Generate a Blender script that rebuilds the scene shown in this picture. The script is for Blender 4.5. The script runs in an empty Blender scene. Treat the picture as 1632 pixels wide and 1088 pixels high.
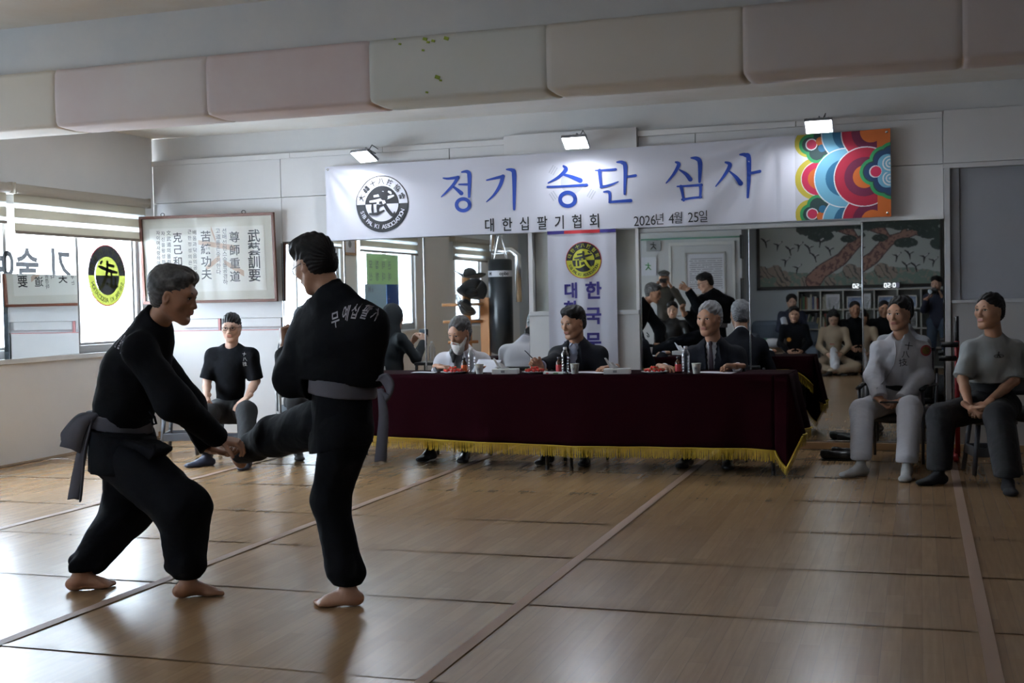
import bpy, math, random
import numpy as np
from mathutils import Vector, Matrix
random.seed(7)
rng = np.random.RandomState(7)
PI = math.pi
scene = bpy.context.scene
COL = scene.collection

# ------------------------------------------------------------------ camera
FPX, CAM_H, YW, XL = 1968.8, 1.35, 11.0, -7.5      # focal length in px, eye height, back wall, left wall
def _n(v): v = np.asarray(v, float); return v / np.linalg.norm(v)
AX = _n([5966, 56, FPX]); AY = _n([649, 79, -FPX]); AZ = _n(np.cross(AX, AY)); AY = np.cross(AZ, AX)
RW = np.array([AX, AY, AZ])                          # camera coordinates -> world
cam_d = bpy.data.cameras.new('camera'); cam = bpy.data.objects.new('camera', cam_d); COL.objects.link(cam)
cam_d.sensor_width = 36.0; cam_d.lens = FPX * 36.0 / 1632.0; cam_d.clip_start = 0.02; cam_d.clip_end = 200
M4 = np.eye(4); M4[:3, :3] = RW; M4[2, 3] = CAM_H
cam.matrix_world = Matrix(M4.tolist())
scene.camera = cam
scene.view_settings.view_transform = 'Standard'; scene.view_settings.look = 'None'
scene.view_settings.gamma = 1.0; scene.view_settings.use_curve_mapping = False
scene.view_settings.exposure = 0.0
scene.cycles.use_denoising = True
scene.cycles.max_bounces = 10; scene.cycles.diffuse_bounces = 5; scene.cycles.glossy_bounces = 6
scene.cycles.transmission_bounces = 6; scene.cycles.transparent_max_bounces = 12
scene.cycles.caustics_reflective = False; scene.cycles.caustics_refractive = False
scene.cycles.sample_clamp_indirect = 6.0
# ------------------------------------------------------------------ world: bright overcast daylight
SKY_STRENGTH = 46.0
world = bpy.data.worlds.new('daylight'); scene.world = world; world.use_nodes = True
wn = world.node_tree.nodes; wn['Background'].inputs[0].default_value = (0.86, 0.93, 1.0, 1); wn['Background'].inputs[1].default_value = SKY_STRENGTH

def ray(px, py): return RW.T @ np.array([px - 816, 544 - py, -FPX]) if False else RW @ np.array([px - 816, 544 - py, -FPX])
def aty(px, py, y): r = ray(px, py); t = y / r[1]; return np.array([r[0]*t, y, CAM_H + r[2]*t])
def atx(px, py, x): r = ray(px, py); t = x / r[0]; return np.array([x, r[1]*t, CAM_H + r[2]*t])
def atz(px, py, z=0.0): r = ray(px, py); t = (z - CAM_H) / r[2]; return np.array([r[0]*t, r[1]*t, z])

# ------------------------------------------------------------------ materials
MATS = {}
def mat(name, col=(.5, .5, .5), rough=.6, metal=0., spec=.5, emis=None, estr=0., alpha=None, coat=0., trans=0., ior=1.45, sss=0., bump=None, mott=None, sheen=0.):
    """bump=(scale,strength,distance)  mott=(scale,amount,colour2)"""
    if name in MATS: return MATS[name]
    m = bpy.data.materials.new(name); m.use_nodes = True; nt = m.node_tree; b = nt.nodes['Principled BSDF']
    b.inputs['Base Color'].default_value = (*col, 1); b.inputs['Roughness'].default_value = rough
    b.inputs['Metallic'].default_value = metal; b.inputs['Specular IOR Level'].default_value = spec
    b.inputs['IOR'].default_value = ior; b.inputs['Transmission Weight'].default_value = trans
    b.inputs['Coat Weight'].default_value = coat
    if sheen: b.inputs['Sheen Weight'].default_value = sheen
    if emis is not None:
        b.inputs['Emission Color'].default_value = (*emis, 1); b.inputs['Emission Strength'].default_value = estr
    if alpha is not None: b.inputs['Alpha'].default_value = alpha
    L = nt.links.new
    if mott or bump:
        tc = nt.nodes.new('ShaderNodeTexCoord')
    if mott:
        n = nt.nodes.new('ShaderNodeTexNoise'); n.inputs['Scale'].default_value = mott[0]; n.inputs['Detail'].default_value = 5; n.inputs['Roughness'].default_value = .65
        L(tc.outputs['Object'], n.inputs['Vector'])
        r = nt.nodes.new('ShaderNodeMapRange'); r.inputs[1].default_value = .35; r.inputs[2].default_value = .7; r.inputs[4].default_value = mott[1]
        L(n.outputs['Fac'], r.inputs[0])
        x = nt.nodes.new('ShaderNodeMix'); x.data_type = 'RGBA'; x.inputs[6].default_value = (*col, 1); x.inputs[7].default_value = (*mott[2], 1)
        L(r.outputs[0], x.inputs[0]); L(x.outputs[2], b.inputs['Base Color'])
    if bump:
        n = nt.nodes.new('ShaderNodeTexNoise'); n.inputs['Scale'].default_value = bump[0]; n.inputs['Detail'].default_value = 4
        L(tc.outputs['Object'], n.inputs['Vector'])
        bp = nt.nodes.new('ShaderNodeBump'); bp.inputs['Strength'].default_value = bump[1]; bp.inputs['Distance'].default_value = bump[2]
        L(n.outputs['Fac'], bp.inputs['Height']); L(bp.outputs[0], b.inputs['Normal'])
    MATS[name] = m; return m
def vmat(name, rough=.7, translucent=0., bump=None):
    """colours printed on the surface, read from the colour attribute 'print'"""
    if name in MATS: return MATS[name]
    m = bpy.data.materials.new(name); m.use_nodes = True; nt = m.node_tree; b = nt.nodes['Principled BSDF']
    a = nt.nodes.new('ShaderNodeVertexColor'); a.layer_name = 'print'; nt.links.new(a.outputs[0], b.inputs['Base Color'])
    b.inputs['Roughness'].default_value = rough
    if translucent:
        t = nt.nodes.new('ShaderNodeBsdfTranslucent'); nt.links.new(a.outputs[0], t.inputs[0])
        mx = nt.nodes.new('ShaderNodeMixShader'); mx.inputs[0].default_value = translucent
        nt.links.new(b.outputs[0], mx.inputs[1]); nt.links.new(t.outputs[0], mx.inputs[2]); nt.links.new(mx.outputs[0], nt.nodes['Material Output'].inputs[0])
    MATS[name] = m; return m

# ------------------------------------------------------------------ object helpers
def tag(o, label=None, cat=None, group=None, kind=None):
    if label: o['label'] = label
    if cat: o['category'] = cat
    if group: o['group'] = group
    if kind: o['kind'] = kind
    return o
def thing(name, label, cat, loc=(0, 0, 0), group=None, rz=0.):
    o = bpy.data.objects.new(name, None); COL.objects.link(o); o.location = loc; o.rotation_euler = (0, 0, rz); o.empty_display_size = .1
    return tag(o, label, cat, group)
def copy_tree(o, parent=None):
    c = o.copy(); COL.objects.link(c); c.parent = parent
    for ch in list(o.children): copy_tree(ch, c)
    return c
def root_of(o):
    while o.parent: o = o.parent
    return o
class MB:
    """collects shapes, builds ONE mesh object"""
    def __init__(s): s.v = []; s.f = []; s.n = 0; s.m = []; s.mi = 0
    def raw(s, v, f):
        v = np.asarray(v, float).reshape(-1, 3)
        s.v.append(v); s.f += [[i + s.n for i in q] for q in f]; s.m += [s.mi] * len(f); s.n += len(v); return s
    def box(s, a, b, R=None, c=None):
        a = np.asarray(a, float); b = np.asarray(b, float)
        lo = np.minimum(a, b); hi = np.maximum(a, b)
        v = np.array([[(lo, hi)[i][0], (lo, hi)[j][1], (lo, hi)[k][2]] for i in (0, 1) for j in (0, 1) for k in (0, 1)])
        if R is not None:
            c = (lo + hi) / 2 if c is None else np.asarray(c, float); v = (v - c) @ np.asarray(R).T + c
        return s.raw(v, [[0, 1, 3, 2], [4, 6, 7, 5], [0, 4, 5, 1], [2, 3, 7, 6], [0, 2, 6, 4], [1, 5, 7, 3]])
    def tube(s, pts, r, n=10, cap=True, flat=1.):
        pts = np.asarray(pts, float); m = len(pts); r = np.broadcast_to(np.asarray(r, float), (m,))
        T = np.gradient(pts, axis=0); T /= np.linalg.norm(T, axis=1)[:, None] + 1e-9
        u = np.cross(T[0], [0, 0, 1.]);
        if np.linalg.norm(u) < .1: u = np.cross(T[0], [1., 0, 0])
        V = []
        for i in range(m):
            u = u - T[i] * (u @ T[i]); u /= np.linalg.norm(u) + 1e-9; w = np.cross(T[i], u)
            a = np.arange(n) * 2 * PI / n
            V.append(pts[i] + r[i] * (np.cos(a)[:, None] * u + flat * np.sin(a)[:, None] * w))
        V = np.concatenate(V); F = [[i*n+j, i*n+(j+1) % n, (i+1)*n+(j+1) % n, (i+1)*n+j] for i in range(m-1) for j in range(n)]
        if cap: F += [list(range(n))[::-1], [(m-1)*n+j for j in range(n)]]
        return s.raw(V, F)
    def lathe(s, prof, c=(0, 0, 0), n=20, cap=True):
        prof = np.asarray(prof, float); m = len(prof); a = np.arange(n) * 2 * PI / n
        V = np.concatenate([np.stack([c[0] + p[0]*np.cos(a), c[1] + p[0]*np.sin(a), np.full(n, c[2] + p[1])], 1) for p in prof])
        F = [[i*n+j, i*n+(j+1) % n, (i+1)*n+(j+1) % n, (i+1)*n+j] for i in range(m-1) for j in range(n)]
        if cap: F += [list(range(n))[::-1], [(m-1)*n+j for j in range(n)]]
        return s.raw(V, F)
    def ball(s, c, r, n=12, m=8):
        r = np.broadcast_to(np.asarray(r, float), (3,)); V = []
        for i in range(m + 1):
            t = PI * i / m; k = max(math.sin(t), 1e-3)
            for j in range(n): V.append([c[0] + r[0]*k*math.cos(2*PI*j/n), c[1] + r[1]*k*math.sin(2*PI*j/n), c[2] - r[2]*math.cos(t)])
        F = [[i*n+j, i*n+(j+1) % n, (i+1)*n+(j+1) % n, (i+1)*n+j] for i in range(m) for j in range(n)]
        return s.raw(V, F)
    def grid(s, fn, nu, nv):
        """fn(u,v)->xyz arrays, u,v in 0..1"""
        u, v = np.meshgrid(np.linspace(0, 1, nu+1), np.linspace(0, 1, nv+1), indexing='ij')
        P = fn(u.ravel(), v.ravel()); k = nv + 1
        return s.raw(P, [[i*k+j, (i+1)*k+j, (i+1)*k+j+1, i*k+j+1] for i in range(nu) for j in range(nv)])
    def xform(s, M):
        s.v = [v @ np.asarray(M)[:3, :3].T + np.asarray(M)[:3, 3] for v in s.v]; return s
    def build(s, name, mats, parent=None, smooth=False, bevel=0., local=False, solid=0.):
        v = np.concatenate(s.v); 
        if parent is not None and not local:
            r = parent; off = np.zeros(3)
            while r is not None: off += np.array(r.location); r = r.parent
            v = v - off
        me = bpy.data.meshes.new(name); me.from_pydata(v.tolist(), [], s.f)
        for mm in (mats if isinstance(mats, (list, tuple)) else [mats]): me.materials.append(mm)
        if isinstance(mats, (list, tuple)): me.polygons.foreach_set('material_index', s.m)
        if smooth: me.polygons.foreach_set('use_smooth', [True] * len(s.f))
        me.update()
        o = bpy.data.objects.new(name, me); COL.objects.link(o); o.parent = parent
        if bevel:
            b = o.modifiers.new('b', 'BEVEL'); b.width = bevel; b.segments = 2; b.limit_method = 'ANGLE'
        if solid:
            b = o.modifiers.new('s', 'SOLIDIFY'); b.thickness = solid; b.offset = 0
        return o
def Rz(a): c, s = math.cos(a), math.sin(a); return np.array([[c, -s, 0], [s, c, 0], [0, 0, 1.]])
def Rx(a): c, s = math.cos(a), math.sin(a); return np.array([[1., 0, 0], [0, c, -s], [0, s, c]])
def Ry(a): c, s = math.cos(a), math.sin(a); return np.array([[c, 0, s], [0, 1., 0], [-s, 0, c]])
def frame_z(d, hint=(0, 0, 1)):
    """rotation whose third column is d"""
    z = _n(d); x = np.cross(hint, z)
    if np.linalg.norm(x) < 1e-3: x = np.cross((1, 0, 0), z)
    x = _n(x); return np.stack([x, np.cross(z, x), z], 1)

# ------------------------------------------------------------------ lettering (text turned into mesh)
_gl = {}
def glyphs(text, bold=0.):
    k = (text, bold)
    if k in _gl: return _gl[k]
    c = bpy.data.curves.new('t', 'FONT'); c.body = text; c.size = 1; c.resolution_u = 3; c.offset = bold; c.fill_mode = 'FRONT'
    o = bpy.data.objects.new('t', c); me = bpy.data.meshes.new_from_object(o)
    v = np.zeros(len(me.vertices) * 3); me.vertices.foreach_get('co', v); v = v.reshape(-1, 3)[:, :2]
    f = [list(p.vertices) for p in me.polygons]
    bpy.data.objects.remove(o); bpy.data.curves.remove(c); bpy.data.meshes.remove(me)
    _gl[k] = (v, f); return v, f
def put_text(mb, text, fn, w=None, h=None, bold=0., center=True, sx=1.):
    """lay text on a surface: fn(xy)->xyz ; text scaled to height h (or width w), centred at 0,0"""
    v, f = glyphs(text, bold)
    if len(v) == 0: return mb
    lo = v.min(0); hi = v.max(0); ext = np.maximum(hi - lo, 1e-6)
    s = (h / ext[1]) if h else (w / ext[0])
    sc = np.array([s * sx, s])
    if w and h: sc = np.array([w / ext[0], h / ext[1]])
    p = (v - (lo + hi) / 2) * sc
    return mb.raw(fn(p), f)
def put_char(mb, ch, fn, size, bold=0., sx=1.):
    """one character with em-size scaling, centred on its em box"""
    v, f = glyphs(ch, bold)
    if len(v) == 0: return mb
    p = (v - np.array([.5 if ord(ch) > 0x2000 else (v[:, 0].min() + v[:, 0].max()) / 2, .36])) * np.array([size * sx, size])
    return mb.raw(fn(p), f)
def plane_fn(o, ux, uy):
    o, ux, uy = (np.asarray(q, float) for q in (o, ux, uy))
    return lambda p: o + p[:, :1] * ux + p[:, 1:2] * uy
def arc_text(mb, text, o, ux, uy, R, a0, a1, size, bold=.0, inward=False):
    o, ux, uy = (np.asarray(q, float) for q in (o, ux, uy)); n = len(text)
    for i, ch in enumerate(text):
        if ch == ' ': continue
        a = a0 + (a1 - a0) * (i / (n - 1) if n > 1 else 0)
        e = np.cos(a) * ux + np.sin(a) * uy; tdir = (np.sin(a) * ux - np.cos(a) * uy)
        if inward: up, rt = -e, -tdir
        else: up, rt = e, tdir
        put_char(mb, ch, plane_fn(o + R * e, rt, up), size, bold)
    return mb
def print_grid(name, fn, nu, nv, colfn, m, parent=None, smooth=True):
    """a surface whose printed colours are computed per vertex; colfn(u,v)->rgb arrays"""
    mb = MB(); mb.grid(fn, nu, nv); o = mb.build(name, m, parent, smooth=smooth)
    u, v = np.meshgrid(np.linspace(0, 1, nu+1), np.linspace(0, 1, nv+1), indexing='ij')
    c = np.ones((u.size, 4), np.float32); c[:, :3] = colfn(u.ravel(), v.ravel())
    a = o.data.color_attributes.new('print', 'FLOAT_COLOR', 'POINT'); a.data.foreach_set('color', c.ravel()); return o
def fnoise(P, scale, seed=0, octs=3):
    """cheap smooth pseudo-noise for arrays of points, about -1..1"""
    r = np.random.RandomState(seed); out = np.zeros(len(P)); amp = 1.; tot = 0
    for o in range(octs):
        for _ in range(5):
            d = r.normal(size=3); d /= np.linalg.norm(d); ph = r.rand() * 6.28; d2 = r.normal(size=3) * .6
            out += amp * np.sin(P @ d * scale * 6.28 + ph + 1.3 * np.sin(P @ d2 * scale * 6.28 + ph * 2)) / 4
        tot += amp; amp *= .5; scale *= 2.1
    return out / tot
def disc(mb, c, r, ux, uy, n=48, r2=0., a0=0., a1=2*PI):
    c, ux, uy = (np.asarray(q, float) for q in (c, ux, uy)); a = np.linspace(a0, a1, n + 1)
    o_ = c + r * (np.cos(a)[:, None] * ux + np.sin(a)[:, None] * uy); i_ = c + r2 * (np.cos(a)[:, None] * ux + np.sin(a)[:, None] * uy)
    return mb.raw(np.concatenate([o_, i_]), [[j, j+1, n+1+j+1, n+1+j] for j in range(n)])
# ================================================================== the room
ZC = 3.085
def wallmat(name, col, col2, sc=1.5, amt=.5, rough=.75, b=.15):
    return mat(name, col, rough, mott=(sc, amt, col2), bump=(14, b, .01))
M_plaster = wallmat('white_plaster', (.68, .67, .66), (.52, .55, .58), 1.2, .55)
M_leftwall = wallmat('left_wall_paint', (.78, .77, .76), (.68, .69, .70), 1.3, .5)
M_ceiling = wallmat('stained_ceiling', (.84, .82, .78), (.66, .58, .46), .9, .55)
M_board = wallmat('painted_board', (.72, .71, .71), (.62, .62, .63), 1.1, .5, .6, .05)
M_board2 = wallmat('painted_board_grey', (.60, .60, .61), (.52, .53, .54), 1.6, .5, .6, .05)
M_recess = wallmat('grey_recess_panel', (.36, .37, .40), (.30, .31, .34), 1.8, .5, .7, .05)
M_alu = mat('grey_aluminium', (.33, .32, .31), .45, .6)
M_wood_base = mat('wood_skirting', (.42, .27, .14), .45, bump=(30, .2, .003))
M_chrome = mat('chrome_strip', (.75, .75, .76), .2, 1.)
M_mirror = mat('mirror_glass', (.80, .83, .83), .015, 1.)
M_white = mat('white_trim', (.72, .72, .71), .5)
M_green = mat('green_strip', (.12, .28, .2), .6)
def struct(o): o['kind'] = 'structure'; return o

# ---- floor: printed vinyl sheets, taped lengthwise, overlapping crosswise
def floor_mat():
    m = bpy.data.materials.new('wood_print_vinyl'); m.use_nodes = True; nt = m.node_tree; b = nt.nodes['Principled BSDF']; L = nt.links.new
    def N(t, **k):
        n = nt.nodes.new(t)
        for a, c in k.items(): setattr(n, a, c)
        return n
    tc = N('ShaderNodeTexCoord'); mp = N('ShaderNodeMapping'); mp.inputs['Rotation'].default_value = (0, 0, PI/2); L(tc.outputs['Object'], mp.inputs[0])
    br = N('ShaderNodeTexBrick'); br.inputs['Scale'].default_value = 1; br.inputs['Brick Width'].default_value = .9; br.inputs['Row Height'].default_value = .075
    br.inputs['Mortar Size'].default_value = .0012; br.inputs['Mortar Smooth'].default_value = .3; br.offset = .37
    br.inputs['Color1'].default_value = (.34, .215, .112, 1); br.inputs['Color2'].default_value = (.29, .178, .090, 1); br.inputs['Mortar'].default_value = (.24, .155, .088, 1)
    L(mp.outputs[0], br.inputs['Vector'])
    mp2 = N('ShaderNodeMapping'); mp2.inputs['Scale'].default_value = (22, 1.2, 1); L(tc.outputs['Object'], mp2.inputs[0])
    gr = N('ShaderNodeTexNoise'); gr.inputs['Scale'].default_value = 2.5; gr.inputs['Detail'].default_value = 6; L(mp2.outputs[0], gr.inputs['Vector'])
    mx = N('ShaderNodeMix', data_type='RGBA', blend_type='MULTIPLY'); mx.inputs[0].default_value = .45
    cr = N('ShaderNodeValToRGB'); cr.color_ramp.elements[0].position = .3; cr.color_ramp.elements[0].color = (.72, .68, .64, 1); cr.color_ramp.elements[1].position = .7; cr.color_ramp.elements[1].color = (1, 1, 1, 1)
    L(gr.outputs['Fac'], cr.inputs[0]); L(br.outputs['Color'], mx.inputs[6]); L(cr.outputs[0], mx.inputs[7]); L(mx.outputs[2], b.inputs['Base Color'])
    # roughness and fine waviness of the sheet
    ns = N('ShaderNodeTexNoise'); ns.inputs['Scale'].default_value = 3; ns.inputs['Detail'].default_value = 4; L(tc.outputs['Object'], ns.inputs['Vector'])
    mr = N('ShaderNodeMapRange'); mr.inputs[3].default_value = .20; mr.inputs[4].default_value = .34; b.inputs['Roughness'].default_value = .26
    mp3 = N('ShaderNodeMapping'); mp3.inputs['Scale'].default_value = (1.1, 7, 1); L(tc.outputs['Object'], mp3.inputs[0])
    wv = N('ShaderNodeTexNoise'); wv.inputs['Scale'].default_value = 1.3; wv.inputs['Detail'].default_value = 2; L(mp3.outputs[0], wv.inputs['Vector'])
    bp = N('ShaderNodeBump'); bp.inputs['Strength'].default_value = .10; bp.inputs['Distance'].default_value = .01; L(wv.outputs['Fac'], bp.inputs['Height'])
    bp2 = N('ShaderNodeBump'); bp2.inputs['Strength'].default_value = .03; bp2.inputs['Distance'].default_value = .002; L(gr.outputs['Fac'], bp2.inputs['Height']); L(bp.outputs[0], bp2.inputs['Normal'])
    L(bp2.outputs[0], b.inputs['Normal']); b.inputs['Specular IOR Level'].default_value = .55
    return m
M_floor = floor_mat()
M_tape = mat('brown_floor_tape', (.30, .19, .13), .55)
XR, YB0 = 3.2, -1.25
fl = MB().box((XL-.3, YB0-.3, -.12), (XR+.3, YW+.3, -.012)).build('floor', M_floor); struct(fl)
xs_ = [XL, -5.42, -3.56, -1.69, .24, 2.1, XR]
ys_ = [YB0, -.1, .95, 2.0, 3.02, 4.04, 5.18, 6.17, 7.14, 8.23, 9.3, 10.3, YW]
for i in range(len(xs_)-1):
    for j in range(len(ys_)-1):
        x0, x1, y0, y1 = xs_[i], xs_[i+1], ys_[j], ys_[j+1]
        nx, ny = (20, 24) if y0 > 3.5 else (6, 4)
        sd = rng.rand() * 100
        def fn(u, v):
            x = x0 + (x1-x0)*u; y = y0 + (y1-y0)*v
            P = np.stack([x, y*3, np.full_like(x, sd)], 1)
            e = np.minimum(np.minimum(u, 1-u)*(x1-x0), np.minimum(v, 1-v)*(y1-y0)); k = np.clip(e/.12, 0, 1)
            z = 0 * x
            # the far edge lies under the next sheet, the near edge rides up on its neighbour
            z = z + .0022 * np.exp(-(v*(y1-y0)/.05)**2) * (np.sin(x*3 + j) * .5 + .7) - .0012 * (v > .999) - .001
            return np.stack([x, y, z], 1)
        MB().grid(fn, nx, ny).build('vinyl_sheet', M_floor, fl, smooth=True)
for x in xs_[1:-1]:
    w = .028
    MB().grid(lambda u, v: np.stack([x - w + 2*w*u, YB0 + (YW-YB0)*v, .0035 + 0*u + .001*np.sin(v*140)], 1), 1, 60).build('floor_tape', M_tape, fl)

# ---- ceiling, beam
ce = MB().box((XL-.2, YB0-.2, ZC), (XR+.2, YW+.3, ZC+.12)).build('ceiling', M_ceiling); struct(ce)
M_beam = wallmat('beam_plaster', (.78, .79, .80), (.60, .66, .72), 1.6, .6)
bm_ = MB().box((XL, 6.33, 2.5), (XR, 6.62, ZC)).build('trim_1', M_beam); struct(bm_)
pad_cols = [((.82, .78, .71), (.78, .72, .62)), ((.82, .78, .78), (.78, .66, .66)), ((.80, .73, .74), (.72, .58, .60)), ((.78, .80, .78), (.70, .75, .71)),
            ((.80, .78, .75), (.76, .73, .66)), ((.76, .72, .72), (.70, .64, .65)), ((.76, .71, .72), (.69, .62, .63))]
seams = [-6.05, -4.949, -3.899, -2.869, -1.851, -.826, .206, 1.25, 2.2, XR]
ZB0, ZB1 = 2.455, 2.80
for i, (x0, x1) in enumerate(zip([XL] + seams[:-1], seams)):
    ca, cb = pad_cols[(i - 1) % 7 if i else 0]
    m = mat('beam_padding_%d' % i, ca, .6, mott=(1.1, .8, cb), bump=(25, .12, .004))
    mb = MB()
    prof = [(6.325, ZB1), (6.285, ZB1-.004), (6.272, ZB1-.03), (6.268, 2.62), (6.272, ZB0+.02), (6.285, ZB0), (6.32, ZB0-.004), (6.45, ZB0-.008), (6.60, ZB0), (6.635, ZB0+.01), (6.635, 2.62), (6.625, ZB1-.05)]
    prof = np.array(prof)
    def fn(u, v):
        e = np.minimum(u, 1-u) * (x1-x0); k = 1 - np.exp(-(e/.009)**1.5)
        i_ = v * (len(prof)-1); a = np.clip(i_.astype(int), 0, len(prof)-2); t = (i_-a)[:, None]
        p = prof[a]*(1-t) + prof[a+1]*t; c = np.array([6.45, 2.64])
        p = c + (p-c) * (1 - .045*(1-k))[:, None]
        return np.stack([x0 + (x1-x0)*u, p[:, 0], p[:, 1]], 1)
    us = np.unique(np.concatenate([[0, .006, .014, .03, .97, .986, .994, 1], np.linspace(.05, .95, 12)]))
    u, v = np.meshgrid(us, np.linspace(0, 1, len(prof)), indexing='ij'); P = fn(u.ravel(), v.ravel()); k = len(prof)
    mb.raw(P, [[a*k+b, a*k+b+1, (a+1)*k+b+1, (a+1)*k+b] for a in range(len(us)-1) for b in range(k-1)])
    mb.build('padded_panel', m, bm_, smooth=True)
M_chip = mat('green_paint_chip', (.30, .40, .05), .6)
for (px, py, s) in [(677, 62, .02), (682, 67, .014), (690, 65, .016), (711, 61, .022), (637, 70, .012), (674, 80, .012), (697, 123, .024), (702, 128, .012), (629, 62, .008), (680, 147, .012)]:
    p = aty(px, py, 6.266); MB().box(p - [s*.6, 0, s*.4], p + [s*.6, .006, s*.4], Ry(.4*s*40)).build('paint_chip', M_chip, bm_)

# ---- back wall with boards
wb = MB().box((XL-.2, YW+.04, -.05), (XR+.2, YW+.3, ZC)).build('wall_back', M_plaster); struct(wb)
def board(x0, x1, z0, z1, y=YW, m=None, name='wall_board', th=.03):
    return MB().box((x0, y, z0), (x1, YW+.045, z1)).build(name, m or M_board, wb, bevel=.003)
g = .003
for a, b in zip([XL, -6.02, -4.22, -3.66], [-6.02, -4.22, -3.66, -3.655]):
    board(a+g, b-g, 2.42, 2.80)
for a, b in [(XL, -5.9), (-5.9, -4.9), (-4.9, -3.66)]:
    MB().box((a, YW-.02, 2.80), (b-g, YW+.045, 2.85)).build('top_batten', M_board, wb, bevel=.003)
board(-3.66, -2.40, 1.97, 2.88, YW-.05)
for a, b in [(-2.40, -1.0), (-1.0, .2)]: MB().box((a+g, YW-.02, 2.80), (b-g, YW+.045, 2.85)).build('top_batten', M_board, wb, bevel=.003)
for a, b in [(-2.40, -1.88), (-1.88, -.9), (-.9, .2)]: board(a+g, b-g, 2.42, 2.80, YW+.012 if a < -1 else YW)
board(.2+g, XR, 2.42, 2.86, YW-.01); MB().box((.2, YW-.03, 2.375), (XR, YW+.045, 2.415)).build('batten', M_board, wb, bevel=.003)
board(XL+g, -6.02, 1.225, 2.415); board(-6.02+g, -3.66, 1.975, 2.415)
board(-2.40+g, .2, 1.975, 2.415); 
# left part below the calligraphy
board(XL+g, -6.04, .06, 1.10, YW-.012); 
M_pink = mat('pink_stained_edge', (.48, .22, .22), .6)
for a, b in [(-7.2, -6.78), (-6.74, -6.06)]: board(a, b, 1.135, 1.222, YW+.006)
MB().box((XL, YW-.014, 1.10), (-6.04, YW+.02, 1.108)).build('pink_edge', M_pink, wb)
MB().box((-6.77, YW-.006, 1.108), (-6.75, YW+.02, 1.225)).build('pink_edge', M_pink, wb)
# centre pier with two recesses behind the hanging banner
board(-3.44, -2.40, .06, 1.20, YW-.05); 
for a, b in [(-3.44, -3.40), (-2.425, -2.395)]: MB().box((a, YW-.05, 1.24), (b, YW+.04, 1.97)).build('jamb', M_board, wb, bevel=.002)
MB().box((-3.44, YW-.07, 1.2), (-2.4, YW+.04, 1.24)).build('ledge', M_board2, wb, bevel=.004)
MB().box((-3.39, YW+.02, 1.24), (-2.43, YW+.042, 1.97)).build('recess_panel', wallmat('green_stained_panel', (.50, .51, .50), (.40, .44, .37), 2., .6), wb)
# right bay
MB().box((.33, YW+.015, 1.28), (XR, YW+.042, 2.37)).build('recess_panel', M_recess, wb)
MB().box((.205, YW-.03, .06), (.25, YW+.042, 2.375)).build('jamb', M_board2, wb, bevel=.002)
MB().box((.25, YW+.0, 1.27), (.325, YW+.042, 2.375)).build('jamb', M_recess, wb, bevel=.002)
board(.26, XR, .06, 1.25, YW-.01, M_board2); MB().box((.26, YW-.04, 1.25), (XR, YW+.03, 1.275)).build('ledge', M_board2, wb, bevel=.003)
for a, b in [(XL, -6.0), (-6.0, -2.4), (-2.4, .2), (.2, XR)]:
    struct(MB().box((a, YW-.035, .004), (b, YW+.02, .065)).build('baseboard_back', M_wood_base, None, bevel=.004))
# mirrors
mirror_panels = [(-6.02, -5.34, 0, 0.), (-5.34, -4.50, 0, .0), (-4.50, -3.45, .0, 0), (-2.39, -1.42, .0123, 0), (-1.415, -.465, .0148, 0), (-.46, .195, -.0076, 0.)]
for (a, b, rz, rx) in mirror_panels:
    t = thing('wall_mirror', None, None); t.location = ((a+b)/2, YW-.012, .08)
    zt = 1.965 if a < -3 else (1.93 if a < -.47 else 1.955)
    c = np.array(t.location)
    MB().box((a+.004, YW-.014, .08), (b-.004, YW-.008, zt), Rz(rz)).build('mirror_pane', M_mirror, t)
    m_ = MB(); m_.box((a-.004, YW-.024, .08), (a+.008, YW-.002, zt)); m_.build('edge_strip', M_chrome, t, bevel=.002)
    MB().box((a, YW-.03, .06), (b, YW+.03, .08)).build('bottom_rail', M_chrome, t)
    n_ = 'large wall mirror panel '
    t['label'] = n_ + {-6.02: 'beside the framed calligraphy, behind the kicking man', -5.34: 'showing the posters and the window bars', -4.50: 'showing the punching bag, behind the bearded judge',
         -2.39: 'showing the notice frame, behind the white-haired judge', -1.415: 'showing the sofa and left half of pine painting', -.46: 'showing the photographer, behind the man in white'}[a]
    t['category'] = 'mirror'; t['group'] = 'mirror panels on the back wall'
MB().box((-2.40, YW-.03, 1.935), (-.47, YW+.03, 1.972)).build('trim_2', M_white); struct(bpy.data.objects['trim_2'])
struct(MB().box((-.47, YW-.04, 1.957), (.2, YW+.03, 1.99)).build('trim_3', M_white))

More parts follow.
